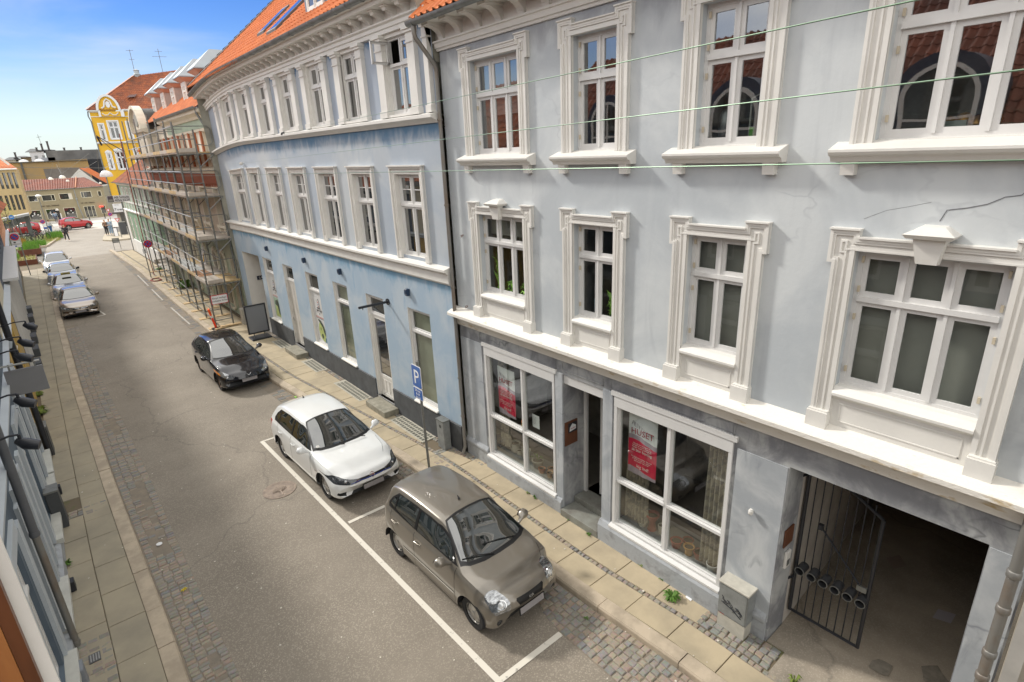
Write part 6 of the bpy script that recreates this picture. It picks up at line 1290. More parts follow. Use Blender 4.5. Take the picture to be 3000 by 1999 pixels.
def make_car(P):
    """P: dict of station table, wheel data, windows, lights, colours"""
    root = bpy.data.objects.new(P['name'], None); COL.objects.link(root)
    st = P['st']; xs = [s[0] for s in st]; vals = [s[1:] for s in st]; N_ = P.get('n', 84)
    X = []
    for i in range(N_+1):
        t = i/N_; X.append(xs[0]+(xs[-1]-xs[0])*(t-.045*math.sin(2*PI*t)*1.6))
    bm = bmesh.new(); rows = []
    for x in X:
        s = section(cr_interp(xs, vals, x)); bow = P.get('bow', .10)
        row = []
        full = [(-p.x, p.y) for p in s]+[(p.x, p.y) for p in s[-2::-1]]
        for y, z in full:
            # plan-view bow of the nose, tail and of windscreens
            e = P.get('nose', .9); dx = 0
            w_ = vals[len(vals)//2][2]
            if x > xs[-1]-e: k = ((x-(xs[-1]-e))/e)**1.5; dx = -k*P.get('nb', .28)*(abs(y)/w_)**2.4
            if x < xs[0]+.6: k = ((xs[0]+.6-x)/.6)**1.5; dx = k*P.get('tb', .16)*(abs(y)/w_)**2.6
            row.append(bm.verts.new((x+dx, y, z)))
        rows.append(row)
    for a, b in zip(rows, rows[1:]):
        for i in range(len(a)-1): bm.faces.new((a[i], a[i+1], b[i+1], b[i]))
    bm.faces.new(rows[0]); bm.faces.new(rows[-1][::-1])
    bm.faces.ensure_lookup_table(); bmesh.ops.recalc_face_normals(bm, faces=bm.faces)
    lay = {}
    tagl = bm.faces.layers.int.new('reg')
    def region(k, poly, ax, test, over=False):
        fs = cut_region(bm, poly, ax, test)
        for f in fs:
            if over or f[tagl] == 0: f[tagl] = k
    side = lambda sg: (lambda f: f.calc_center_median().y*sg > .30 and abs(f.normal.y) > .25)
    R1, R2, AR_ = P['wheels'][0], P['wheels'][1], P['arch']
    # wheel arches: delete; trim lip
    for wx in (R1, R2):
        for sg in (1, -1):
            n = 22; c = [(wx+AR_*math.cos(2*PI*i/n), P['wr']+AR_*math.sin(2*PI*i/n)) for i in range(n)]
            region(99, c, 'y', lambda f, sg=sg: f.calc_center_median().y*sg > .25 and f.calc_center_median().z < P['wr']+AR_+.1, True)
    sm = list(P.get('side', []))
    for sg in (1, -1):
        for k, poly in sm: region(k, poly, 'y', side(sg), k in (1, 2, 5, 6))
    upt = lambda f: f.normal.z > .12 and f.calc_center_median().z > .5
    for k, poly in P.get('top', []): region(k, poly, 'z', lambda f, k=k: f.normal.z > .1 and f.calc_center_median().z > P.get('topz', .8), True)
    for k, poly in P.get('front', []): region(k, poly, 'x', lambda f: f.calc_center_median().x > P['fx'] , k in (3, 4, 7, 8, 9, 10))
    for k, poly in P.get('rear', []): region(k, poly, 'x', lambda f: f.calc_center_median().x < P['rx'] and f.normal.x < -.1, True)
    bmesh.ops.delete(bm, geom=[f for f in bm.faces if f[tagl] == 99], context='FACES')
    mats = {0: ('body', P['paint']), 1: ('side_window_trim', TRIM), 2: ('side_window', CGL), 3: ('grille', GRL), 4: ('headlight', P.get('lens', LENS)), 5: ('door_seam', TRIM), 6: ('tail_light', TAIL), 7: ('bumper_opening', GRL), 8: ('indicator', AMB), 9: ('grille_stripe', P.get('stripe', CHR)), 10: ('bonnet_seam', TRIM), 11: ('windscreen_trim', TRIM), 12: ('windscreen', CGL), 13: ('rear_window', CGL), 14: ('side_moulding', CHR), 15: ('sunroof', CGL), 16: ('fog_lamp', LENSD)}
    for k, (nm, mt) in mats.items():
        fs = [f for f in bm.faces if f[tagl] == k]
        if not fs: continue
        # separate left/right pieces for paired parts
        groups = [fs]
        if nm in ('headlight', 'indicator', 'tail_light', 'side_window', 'side_window_trim', 'fog_lamp'):
            groups = [[f for f in fs if f.calc_center_median().y > 0], [f for f in fs if f.calc_center_median().y <= 0]]
        for g_ in groups:
            if not g_: continue
            vm = {}; vs_ = []; fc = []
            push = {2: -.006, 12: -.004, 3: -.012, 7: -.03, 5: -.004, 10: -.003, 9: .006, 4: .003, 14: .008, 16: -.01}.get(k, 0)
            for f in g_:
                idx = []
                for v in f.verts:
                    if v not in vm: vm[v] = len(vs_); vs_.append(v.co+v.normal*push)
                    idx.append(vm[v])
                fc.append(idx)
            me = bpy.data.meshes.new(nm); me.from_pydata(vs_, [], fc); me.shade_smooth()
            if k == 0: me.set_sharp_from_angle(angle=R(38))
            me.materials.append(mt); o = bpy.data.objects.new(nm, me); COL.objects.link(o); o.parent = root
            if k == 4 and P.get('bulb'):
                by, bz, br = P['bulb']; sg = 1 if g_[0].calc_center_median().y > 0 else -1; tgt = Vector((0, sg*by, bz)); bv = min((v for f in g_ for v in f.verts), key=lambda v: (v.co.y-tgt.y)**2+(v.co.z-tgt.z)**2)
                q_ = bv.normal.to_track_quat('X', 'Z').to_euler()
                for nm2, mt2, pf in (('reflector_ring', CHR, [(br, -.01), (br, .010), (br*.86, .012), (br*.80, -.01)]), ('lamp_lens', mat('lamp_glass', (.75, .77, .78), .05, .3, var=.1, vs=30, coat=1), [(br*.62, .0), (br*.5, .012), (br*.25, .018), (0, .02)])):
                    mm = MB(); mm.lathe(pf, (0, 0, 0), 0, 20, False); oo = mm.build(nm2, mt2, None, 50); mz = oo.location.copy()
                    for v in oo.data.vertices: v.co += mz
                    oo.parent = o; oo.location = bv.co; oo.rotation_euler = q_
    bm.free()
    # under-body and arch liners
    w = P['w']; m = MB(); m.box(xs[0]+.25, xs[-1]-.3, -w+.14, w-.14, .17, .55)
    m.build('underbody', BLKM, root)
    for wx in (R1, R2):
        for sg in (1, -1):
            y = sg*(w-.055-P['tw']/2)
            m = MB(); n = 18; r0, r1 = AR_-.004, w-.04
            vs_ = [(wx+(AR_+.004)*math.cos(PI*i/n-.0), sg*(w-.012-q*.30), P['wr']+(AR_+.004)*math.sin(PI*i/n)) for q in (0, 1) for i in range(n+1)]
            m.add(vs_, [(i, i+1, n+2+i, n+1+i) for i in range(n)]); m.build('wheel_arch', BLKM, root)
            wo = bpy.data.objects.new('wheel', None); COL.objects.link(wo); wo.parent = root; wo.location = (wx, y, P['wr'])
            r = P['wr']; tw = P['tw']/2; ri = r*P.get('rimf', .66)
            m = MB(); m.lathe([(ri, -tw*.9), (r*.93, -tw), (r*.985, -tw*.8), (r, -tw*.5), (r, tw*.5), (r*.985, tw*.8), (r*.93, tw), (ri+.012, tw*.95), (ri, tw*.75)], (0, 0, 0), 1, 30, False)
            t = m.build('tyre', TYRE, None, 40); t.location = (0, 0, 0)
            for v in t.data.vertices: v.co.z -= r
            t.parent = wo
            for v in t.data.vertices: pass
            m = MB(); ns = P.get('spokes', 5); o_ = sg*tw*.62
            m.lathe([(ri, sg*tw*.75), (ri*.93, sg*tw*.72), (ri*.90, sg*tw*.45), (ri*.90, sg*-tw*.5)], (0, 0, 0), 1, 30, False)
            m.lathe([(r*.16, o_+sg*.012), (r*.13, o_+sg*.02), (0, o_+sg*.02)], (0, 0, 0), 1, 12)
            for k in range(ns):
                a = 2*PI*k/ns+.3; sp = P.get('spw', .30)
                c1, c2 = a-sp*.55, a+sp*.55; c3, c4 = a-sp*.30*P.get('flare', 1), a+sp*.30*P.get('flare', 1)
                q = [(r*.10*math.cos(c1-.3), r*.10*math.sin(c1-.3)), (ri*.92*math.cos(c3), ri*.92*math.sin(c3)), (ri*.92*math.cos(c4), ri*.92*math.sin(c4)), (r*.10*math.cos(c2+.3), r*.10*math.sin(c2+.3))]
                m.add([(x, o_+sg*.01, z) for x, z in q[:1]+q[3:]]+[(x, sg*tw*.62, z) for x, z in q[1:3]]+[(x*.97, o_-sg*.03, z*.97) for x, z in q[:1]+q[3:]+q[1:3]], [(0, 1, 3, 2), (0, 2, 6, 4), (1, 5, 7, 3), (4, 6, 7, 5)])
            m2 = m.build('rim', P.get('rimmat', RIM), None, 35); mz = m2.location.copy()
            for v in m2.data.vertices: v.co += mz
            m2.location = (0, 0, 0); m2.parent = wo
            m = MB(); m.lathe([(ri*.9, -.012), (0, -.0121)], (0, o_-sg*.05, 0), 1, 20, False); b = m.build('brake_disc', BLKM, None); mz = b.location.copy()
            for v in b.data.vertices: v.co += mz
            b.location = (0, 0, 0); b.parent = wo
    # mirrors
    mx_, mz_ = P['mirror']
    for sg in (1, -1):
        m = MB(); y = sg*(P['ws']+.02)
        pts = [(mx_+.05, y-sg*.02, mz_-.03), (mx_+.03, y+sg*.06, mz_+.01), (mx_, y+sg*.10, mz_+.04), (mx_-.01, y+sg*.18, mz_+.05), (mx_-.01, y+sg*.235, mz_+.035)]
        m.tube(pts, [.026, .04, .085, .09, .045], 10); o = m.build('wing_mirror', P.get('mmat', P['paint']), root, 60)
        m = MB(); m.lathe([(.062, 0), (0, -.001)], (0, 0, 0), 0, 12, False); g_ = m.build('mirror_glass', CHR, None); g_.data.transform(Matrix.Scale(1.45, 4, (0, 1, 0))); g_.location = (mx_-.075, y+sg*.145, mz_-.018); g_.parent = o
    # number plate, wipers, aerial, door handles
    fx, fz, tilt = P['plate']; m = MB(); m.box(-.012, 0, -.27, .27, -.065, .065); o = m.build('number_plate', TRIM, root); q = MB(); q.box(0, .004, -.25, .25, -.055, .055); p_ = q.build('plate_face', PLATE, root)
    for z in (o, p_): z.location = (fx, 0, fz); z.rotation_euler = (0, -tilt, 0)
    for x0, y0, z0, x1, y1, z1 in P.get('wipers', []):
        m = MB(); m.tube([(x0, y0, z0), ((x0+x1)/2, (y0+y1)/2, (z0+z1)/2+.02), (x1, y1, z1)], [.012, .009, .006], 5); m.build('wiper', TRIM, root)
    ax_, az_ = P['aerial']; m = MB(); m.tube([(ax_, 0, az_-.01), (ax_-.02, 0, az_+.02), (ax_-.05, 0, az_+.045)], [.025, .014, .004], 8); m.build('aerial', TRIM, root)
    for x, z in P.get('handles', []):
        for sg in (1, -1): m = MB(); y = sg*P['w']*.988; m.tube([(x-.09, y, z), (x-.07, y+sg*.025, z+.005), (x+.05, y+sg*.028, z+.005), (x+.08, y, z)], .014, 6); m.build('door_handle', P['paint'], root, 60)
    return root
def oval(cx, cy, rx, ry, n=14, rot=0, e=1.0):
    o = []
    for i in range(n):
        a = 2*PI*i/n; x, y = rx*math.copysign(abs(math.cos(a))**e, math.cos(a)), ry*math.copysign(abs(math.sin(a))**e, math.sin(a)); o.append((cx+x*math.cos(rot)-y*math.sin(rot), cy+x*math.sin(rot)+y*math.cos(rot)))
    return o
def mir(ps): return [(-a, b) for a, b in ps][::-1]
def both(k, ps): return [(k, ps), (k, mir(ps))]
def seam(pts, w=.006):
    """thin closed polygon around a polyline"""
    o = []; n = len(pts)
    for i in range(n):
        a = Vector(pts[max(i-1, 0)]); b = Vector(pts[min(i+1, n-1)]); d = (b-a).normalized(); o.append((Vector(pts[i]), Vector((-d.y, d.x))*w))
    return [tuple(p+q) for p, q in o]+[tuple(p-q) for p, q in o[::-1]]
def place(o, x, y, heading, sc=1, label='', cat='car', group=None):
    """heading: degrees the nose turns from -Y towards +X"""
    o.location = (x, y, 0); o.rotation_euler = (0, 0, R(-90+heading)); o.scale = (sc,)*3 if not isinstance(sc, tuple) else sc; tag(o, label, cat, group); return o
def hatch(name, pt, L_=3.54, w=.80, h=1.48, wb=2.37, fo=.62, hood=.92, cowl=.86, **kw):
    """generic hatchback station table. x=0 at wheelbase middle"""
    xf = wb/2+fo; xr = xf-L_; nose = kw.get('nose_z', .70); xc = wb/2-kw.get('cowl_back', .30); xt = xc-kw.get('ws_len', .78)
    hb = kw.get('belt', .93); rt = kw.get('rear_top', xr+.32); rz = kw.get('rear_z', h-.10); bz = kw.get('rear_belt', .98); wr = kw.get('wr_', w*.70)
    hw = kw.get('hoodw', .60)*1.12
    st = [ # x, zb, zt, w, zs, ws, wr, crown
        (xr, .38, bz-.12, w*.86, bz-.30, w*.80, w*.60, .04),
        (xr+.05, .28, bz+.02, w*.93, bz-.10, w*.86, w*.66, .05),
        (xr+.13, .24, (bz+rz)/2+.08, w*.96, bz, w*.88, wr*.98, .07),
        (rt, .22, rz, w*.985, bz, w*.90, wr, .08),
        (rt+.35, .20, h-.035, w, bz-.01, w*.92, wr, .085),
        ((rt+xt)/2+.15, .19, h, w, hb+.01, w*.93, wr, .085),
        (xt-.12, .19, h-.022, w, hb, w*.93, wr*.985, .085),
        (xt+.05, .19, h-.075, w, hb-.005, w*.93, wr*.97, .085),
        ((xt+xc)/2, .19, (h+cowl)/2+.015, w, hb-.015, w*.93, wr*1.08, .07),
        (xc-.05, .20, cowl+.045, w, hb-.04, w*.93, wr*1.22, .05),
        (xc+.05, .20, cowl, w, hb-.06, w*.925, w*hw*1.3, .045),
        ((xc+xf)/2+.02, .20, (cowl+nose)/2+.045, w*.995, (cowl+nose)/2-.03, w*.90, w*hw*1.22, .05),
        (xf-.30, .20, nose+.025, w*.97, nose-.07, w*.84, w*hw*1.1, .05),
        (xf-.13, .21, nose-.02, w*.935, nose-.12, w*.84, w*hw*1.05, .045),
        (xf-.045, .24, nose-.10, w*.90, nose-.19, w*.83, w*hw, .05),
        (xf, .28, nose-.22, w*.86, nose-.27, w*.82, w*hw*1.1, .02)]
    return dict(name=name, st=st, paint=pt, w=w, ws=w*.93, wheels=(wb/2, -wb/2), n=96), dict(xf=xf, xr=xr, xc=xc, xt=xt, h=h, hb=hb, rt=rt, rz=rz, bz=bz, wr=wr, cowl=cowl, nose=nose, w=w, wb=wb)

def side_glass(q, a_back=.10, front=None, rear=None, top=None, rise=.03, split=None, q3=None):
    """side windows: belt polygon outer trim + 2-3 panes"""
    xc, xt, h, hb, rt = q['xc'], q['xt'], q['h'], q['hb'], q['rt']
    f0 = front or xc-.16; r0 = rear or rt+.10; t0 = h-.135 if top is None else top; b0 = hb+.028; br = b0+rise
    outer = [(f0+.04, b0-.012), (f0-.02, b0+.02), ((f0+xt)/2+.03, (b0+t0)/2+.06), (xt-.02, t0-.0), (xt-.3, t0+.022), ((xt+r0)/2, t0+.028), (r0+.22, t0-.01), (r0+.06, t0-.13), (r0-.02, br+.05), (r0+.02, br-.01)]
    s1 = split if split is not None else (xt+r0)/2+.10
    p1 = [(f0-.06, b0+.012), ((f0+xt)/2-.03, (b0+t0)/2+.05), (xt-.07, t0-.028), (xt-.3, t0-.004), (s1+.045, t0+.002), (s1+.035, b0+.012)]
    rr_ = q3 if q3 else r0+.04
    p2 = [(s1-.035, b0+.014), (s1-.03, t0+.002), ((s1+r0)/2, t0+.002), (r0+.24, t0-.035), (max(r0+.08, rr_), t0-.14 if rr_ <= r0+.08 else t0-.06), (rr_, br+.02)]
    o = [(1, outer), (2, p1), (2, p2)]
    if q3: o.append((2, [(q3-.04, br+.02), (q3-.03, t0-.075), (r0+.10, t0-.14), (r0+.03, br+.05)]))
    return o
def screen(q, side_in=.0):
    """windscreen outlines in plan (x,y)"""
    xc, xt, wr, w = q['xc'], q['xt'], q['wr'], q['w']
    a, b = wr*.94, w*.86
    out = [(xc+.075, 0), (xc+.06, b*.45), (xc+.0, b*.8), (xc-.09, b), (xt+.06, a*.98), (xt-.03, a*.9), (xt-.055, a*.5), (xt-.06, 0)]
    inn = [(xc+.0, 0), (xc-.015, b*.45), (xc-.065, b*.78), (xc-.14, b*.925), (xt+.09, a*.93), (xt-.0, a*.86), (xt-.02, a*.5), (xt-.025, 0)]
    f = lambda ps: ps+[(x, -y) for x, y in ps[::-1] if y > 0]
    return [(11, f(out)), (12, f(inn))]
def rear_glass(q):
    xr, rt, wr = q['xr'], q['rt'], q['wr']
    return [(11, [(xr-.05+.06, .0)])] if False else []

# ---- small tall taupe hatchback (front row, nearest) ----
p, q = hatch('parked_car', paint('taupe_metallic_paint', (.235, .212, .178), .55, .30), L_=3.50, w=.80, h=1.47, wb=2.37, fo=.62, cowl=.97, belt=.955, nose_z=.77, cowl_back=.22, ws_len=.74, hoodw=.60, rear_z=1.36, rear_belt=1.0, rear_top=-1.47)
sg_ = side_glass(q, split=-.42, q3=-1.13, rise=.05)
seams = [seam([(.80, .32), (.82, .95)]), seam([(-.42, .30), (-.42, .96)]), seam([(-1.24, 1.0), (-1.18, .75), (-.98, .55), (-.86, .38), (-.82, .3)]), seam([(.8, .30), (-.8, .28)])]
p.update(bulb=(.53, .65, .085), arch=.335, wr=.285, tw=.175, rimf=.64, spokes=5, spw=1.0, flare=1.8, fx=.9, rx=-1.3, nb=.24, tb=.14, mirror=(.62, .985), plate=(1.80, .43, .12), aerial=(-.05, 1.475), handles=[(-.28, .82), (-1.05, .86)],
    side=sg_+[(5, s) for s in seams]+[(14, [(.78, .49), (-.82, .47), (-.82, .455), (.78, .475)]), (6, [(-1.70, .62), (-1.62, .70), (-1.52, 1.02), (-1.50, 1.28), (-1.60, 1.2), (-1.72, .98)])],
    top=screen(q)+both(10, seam([(1.20, .66), (1.45, .55), (1.66, .30), (1.715, .24)], .004)),
    front=both(4, oval(.535, .635, .145, .155, 18, .28))+[(3, [(-.27, .67), (.27, .67), (.285, .64), (.24, .545), (.2, .525), (-.2, .525), (-.24, .545), (-.285, .64)]), (7, [(-.46, .245), (.46, .245), (.52, .20), (-.52, .20)]), (7, [(-.34, .375), (.34, .375), (.46, .30), (.46, .24), (-.46, .24), (-.46, .30)])]+both(16, oval(.575, .345, .055, .045, 12)),
    wipers=[(.93, .42, 1.0, .80, -.18, 1.09), (1.0, -.10, .985, .83, -.62, 1.06)])
kia = make_car(p)
m = MB(); m.lathe([(.052, 0), (.056, .006), (.045, .008)], (0, 0, 0), 0, 20); o = m.build('emblem_ring', CHR, None); o.data.transform(Matrix.Scale(1.6, 4, (0, 1, 0))); o.parent = kia; o.location = (1.775, 0, .54); o.rotation_euler = (0, -.3, 0)
tx = text('KIA', .062, 'emblem_letters', CHR, kia, (1.80, 0, .575), (0, 1, 0), (-.45, 0, 1), .002)
for y_, c_ in ((-.52, (.1, .45, .55)), (-.46, (.65, .6, .1))):
    m = MB(); m.lathe([(.026, 0), (0, .001)], (0, 0, 0), 2, 12, False); o = m.build('windscreen_sticker', mat('sticker_%d' % int(-y_*100), c_, .5), None); o.parent = kia; o.location = (.735+(.46+y_)*.3, y_, 1.105); o.rotation_euler = (0, R(35), 0)
for sg in (1, -1): m = MB(); m.lathe([(.016, 0), (.012, .012), (0, .014)], (0, 0, 0), 2, 8); o = m.build('washer_jet', TRIM, None); o.parent = kia; o.location = (1.12, sg*.28, .935)
place(kia, 4.47, 7.16, 1.5, 1, 'taupe grey small tall hatchback with round silvery headlights, nearest parked car')
# ---- white hatchback with blue grille stripe ----
p, q = hatch('parked_car', paint('white_car_paint', (.72, .73, .72), 0, .3), L_=4.22, w=.875, h=1.45, wb=2.62, fo=.84, cowl=.95, belt=.94, nose_z=.74, cowl_back=.50, ws_len=.86, hoodw=.62, rear_z=1.33, rear_belt=.98, rear_top=-1.72)
p.update(bulb=(.60, .622, .034), arch=.355, wr=.315, tw=.20, rimf=.70, spokes=10, spw=.28, flare=1.2, fx=1.1, rx=-1.8, lens=LENSD, stripe=mat('blue_stripe', (.02, .06, .35), .3, var=0), nb=.26, tb=.12, mirror=(.58, .965), plate=(2.14, .41, .08), aerial=(-1.45, 1.42), handles=[(-.28, .80), (-1.1, .83)],
    side=side_glass(q, split=-.45, q3=-1.28, rise=.04)+[(5, s) for s in (seam([(.72, .30), (.75, .93)]), seam([(-.45, .28), (-.45, .94)]), seam([(-1.35, .97), (-1.25, .74), (-1.02, .52), (-.92, .3)]), seam([(.72, .27), (-.92, .26)]))]+[(5, seam([(.95, .62), (1.08, .64), (1.10, .60)], .005)), (6, [(-2.05, .75), (-1.8, .76), (-1.72, .95), (-1.95, .98), (-2.08, .92)])],
    top=screen(q)+both(10, seam([(.98, .74), (1.45, .66), (1.78, .50), (1.93, .30)], .004)),
    front=both(4, [(.30, .635), (.30, .575), (.50, .545), (.80, .60), (.86, .72), (.74, .73), (.50, .665)])+[(3, [(-.31, .640), (.31, .640), (.31, .578), (-.31, .578)]), (9, [(-.31, .600), (.31, .600), (.31, .588), (-.31, .588)]), (7, [(-.44, .335), (.44, .335), (.54, .255), (-.54, .255)])]+both(9, [(.31, .588), (.5, .563), (.5, .573), (.31, .600)])+both(7, [(.60, .375), (.78, .40), (.80, .34), (.62, .29)]),
    wipers=[(.93, .5, .965, .78, -.10, 1.05), (.95, -.05, .965, .80, -.62, 1.02)])
golf = make_car(p)
m = MB(); m.lathe([(.062, 0), (.066, .01), (.054, .012), (.054, .006), (0, .006)], (0, 0, 0), 0, 22); o = m.build('emblem_ring', CHR, None); o.parent = golf; o.location = (2.125, 0, .56); o.rotation_euler = (0, -.35, 0)
text('V', .062, 'emblem_letters', TRIM, golf, (2.152, 0, .617), (0, 1, 0), (-.38, 0, 1), .003); text('W', .055, 'emblem_letters', TRIM, golf, (2.158, 0, .575), (0, 1, 0), (-.38, 0, 1), .003)
text('e-Golf', .04, 'grille_lettering', WHT, golf, (2.075, -.30, .60), (.28, 1, 0), (-.3, 0, 1), .002)
m = MB(); m.lathe([(.042, 0), (.03, .001), (.03, .0015), (0, .0016)], (0, 0, 0), 2, 16); o = m.build('parking_disc', WHT, None); o.parent = golf; o.location = (.72, -.62, 1.035); o.rotation_euler = (0, R(28), 0)
place(golf, 4.16, 12.42, 2.4, .97, 'white hatchback with slim dark headlights and blue grille stripe, parked behind the taupe car')
# ---- black hatchback ----
p, q = hatch('parked_car', paint('black_car_paint', (.010, .010, .014), .2, .15), L_=4.40, w=.875, h=1.45, wb=2.64, fo=.88, cowl=.95, belt=.95, nose_z=.72, cowl_back=.55, ws_len=.92, hoodw=.6, rear_z=1.32, rear_belt=1.02, rear_top=-1.75)
p.update(bulb=(.66, .60, .04), arch=.36, wr=.32, tw=.20, rimf=.70, spokes=10, spw=.22, rimmat=mat('bronze_rim', (.16, .11, .08), .4, .6), fx=1.1, rx=-1.8, lens=LENS, nb=.40, tb=.2, mirror=(.55, .98), plate=(2.17, .43, .1), aerial=(-1.5, 1.40), handles=[(-.3, .82), (-1.1, .86)],
    side=side_glass(q, split=-.45, rise=.09)+[(5, s) for s in (seam([(.72, .30), (.75, .93)]), seam([(-.45, .28), (-.45, .94)]), seam([(-1.35, .97), (-1.2, .74), (-1.0, .52), (-.92, .3)]))],
    top=screen(q), front=both(4, [(.44, .60), (.52, .525), (.70, .55), (.83, .66), (.85, .75), (.76, .76)])+both(8, [(.80, .70), (.865, .78), (.86, .68), (.80, .62)])+[(7, [(-.60, .36), (.60, .36), (.66, .28), (.50, .23), (-.50, .23), (-.66, .28)]), (3, [(-.48, .455), (.48, .455), (.56, .42), (.50, .37), (-.50, .37), (-.56, .42)])]+both(16, oval(.70, .30, .04, .04, 10)), wipers=[(.95, .5, .965, .80, -.10, 1.05)])
maz = make_car(p)
m = MB(); m.lathe([(.055, 0), (.06, .008), (.045, .01)], (0, 0, 0), 0, 18); o = m.build('emblem_ring', CHR, None); o.data.transform(Matrix.Scale(1.35, 4, (0, 1, 0))); o.parent = maz; o.location = (2.14, 0, .55); o.rotation_euler = (0, -.4, 0)
m = MB(); m.tube([(2.165, -.07, .64), (2.185, -.03, .60), (2.195, 0, .585), (2.185, .03, .60), (2.165, .07, .64)], .008, 5); m.build('emblem_wings', CHR, maz)
place(maz, 3.93, 20.95, 2.2, (.94, .94, .97), 'glossy black hatchback with amber-tipped headlights, standing near the scaffold end')
# ---- row of four on the left ----
def saloon(name, pt, **kw):
    p, q = hatch(name, pt, L_=kw.get('L', 4.75), w=.92, h=kw.get('h', 1.42), wb=2.72, fo=.9, cowl=.93, belt=.93, nose_z=kw.get('nose', .72), cowl_back=.62, ws_len=.98, hoodw=.62, rear_z=kw.get('rz', 1.24), rear_belt=.98, rear_top=kw.get('rt', -1.75))
    p.update(bulb=(.68, .65, .05), arch=.37, wr=.33, tw=.22, rimf=.7, spokes=8, spw=.3, fx=1.1, rx=-1.8, nb=.40, tb=.2, mirror=(.48, .97), plate=(2.24, .42, .1), aerial=(-1.3, q['h']-.06), handles=[(-.3, .8), (-1.1, .83)], lens=kw.get('lens', LENS), mmat=kw.get('mmat', pt),
        side=side_glass(q, split=-.45, rise=.03)+[(5, s) for s in (seam([(.72, .30), (.75, .92)]), seam([(-.45, .28), (-.45, .92)]))], top=screen(q), front=kw['front'], n=72)
    return make_car(p)
cc = saloon('parked_car', paint('bronze_car_paint', (.30, .25, .20), .6, .28), front=both(4, [(.42, .665), (.50, .56), (.78, .59), (.90, .72), (.80, .74)])+[(3, [(-.42, .655), (.42, .655), (.34, .555), (-.34, .555)]), (9, [(-.40, .625), (.40, .625), (.395, .615), (-.395, .615)]), (9, [(-.37, .590), (.37, .590), (.365, .58), (-.365, .58)]), (7, [(-.34, .40), (.34, .40), (.40, .33), (-.40, .33)])]+both(9, [(.36, .53), (.48, .36), (.80, .30), (.80, .315), (.50, .375), (.38, .545)])+both(7, [(.56, .45), (.80, .48), (.82, .41), (.56, .38)])+both(8, [(.60, .43), (.72, .44), (.72, .42), (.60, .41)]))
m = MB(); m.lathe([(.055, 0), (.06, .01), (0, .012)], (0, 0, 0), 0, 18); o = m.build('emblem', CHR, None); o.parent = cc; o.location = (2.26, 0, .55)
place(cc, .36, 37.2, -.5, .885, 'bronze saloon with wide slatted chrome grille, nearest of the four cars parked on the left', group='cars parked along the left kerb')
fr2 = both(4, [(.45, .66), (.55, .56), (.80, .60), (.88, .74), (.76, .74)])+[(3, [(-.36, .66), (.36, .66), (.40, .52), (-.40, .52)]), (7, [(-.5, .38), (.5, .38), (.55, .28), (-.55, .28)])]
tx_ = saloon('parked_car', paint('silver_taxi_paint', (.46, .47, .47), .5, .28), front=fr2, h=1.45)
m = MB(); m.box(-.07, .07, -.26, .26, 1.44, 1.57); o = m.build('taxi_sign', mat('taxi_sign_amber', (.30, .25, .05), .4), tx_, bev=.02); text('TAXI', .11, 'taxi_lettering', BLK, o, (.072, 0, 1.47), (0, 1, 0), (0, 0, 1), .002)
place(tx_, .22, 42.6, -.6, .885, 'silver taxi with a roof sign, second of the four cars parked on the left', group='cars parked along the left kerb')
c3 = saloon('parked_car', paint('silver_blue_paint', (.38, .41, .43), .5, .28), front=fr2, mmat=TRIM); place(c3, .10, 48.2, -.6, .885, 'silver car with black mirrors, third of the four parked on the left', group='cars parked along the left kerb')
c4 = saloon('parked_car', paint('pearl_white_paint', (.68, .68, .68), .1, .3), front=fr2, h=1.5, rz=1.42, rt=-2.15)
for sg in (1, -1): m = MB(); m.tube([(.1, sg*.60, 1.44), (-.6, sg*.60, 1.54), (-1.8, sg*.58, 1.5)], .016, 6); m.build('roof_rail', CHR, c4, 60)
place(c4, -.03, 54.0, -.6, .885, 'white estate car with roof rails, farthest of the four parked on the left', group='cars parked along the left kerb')
# ---- red crossover crossing the square, red car behind the shelter ----
p, q = hatch('moving_car', paint('red_car_paint', (.42, .015, .02), .3, .25), L_=3.75, w=.80, h=1.48, wb=2.25, fo=.68, cowl=.98, belt=.95, nose_z=.82, cowl_back=.38, ws_len=.82, hoodw=.66, rear_z=1.34, rear_belt=1.02, rear_top=-1.5)
p.update(arch=.36, wr=.32, tw=.2, rimf=.72, spokes=5, spw=.6, fx=1.2, rx=-1.6, nb=.25, tb=.15, mirror=(.5, 1.0), plate=(1.83, .45, .1), aerial=(-1.2, 1.42), side=side_glass(q, split=-.4, rise=.06)+[(7, [(1.6, .34), (1.6, .2), (-1.7, .2), (-1.7, .34)])], top=screen(q), front=both(4, [(.5, .62), (.7, .62), (.74, .68), (.52, .68)])+[(3, [(-.4, .62), (.4, .62), (.36, .42), (-.36, .42)])], n=64)
kona = make_car(p); place(kona, 3.02, 89.9, 90+12, (.92, .92, 1.06), 'red crossover driving across the square')
k2 = copy_tree(kona); k2.name = 'parked_car'; k2.location = (-2.3, 87.8, 0); k2.rotation_euler = (0, 0, R(185)); k2['label'] = 'dark red car half hidden behind the bus shelter'
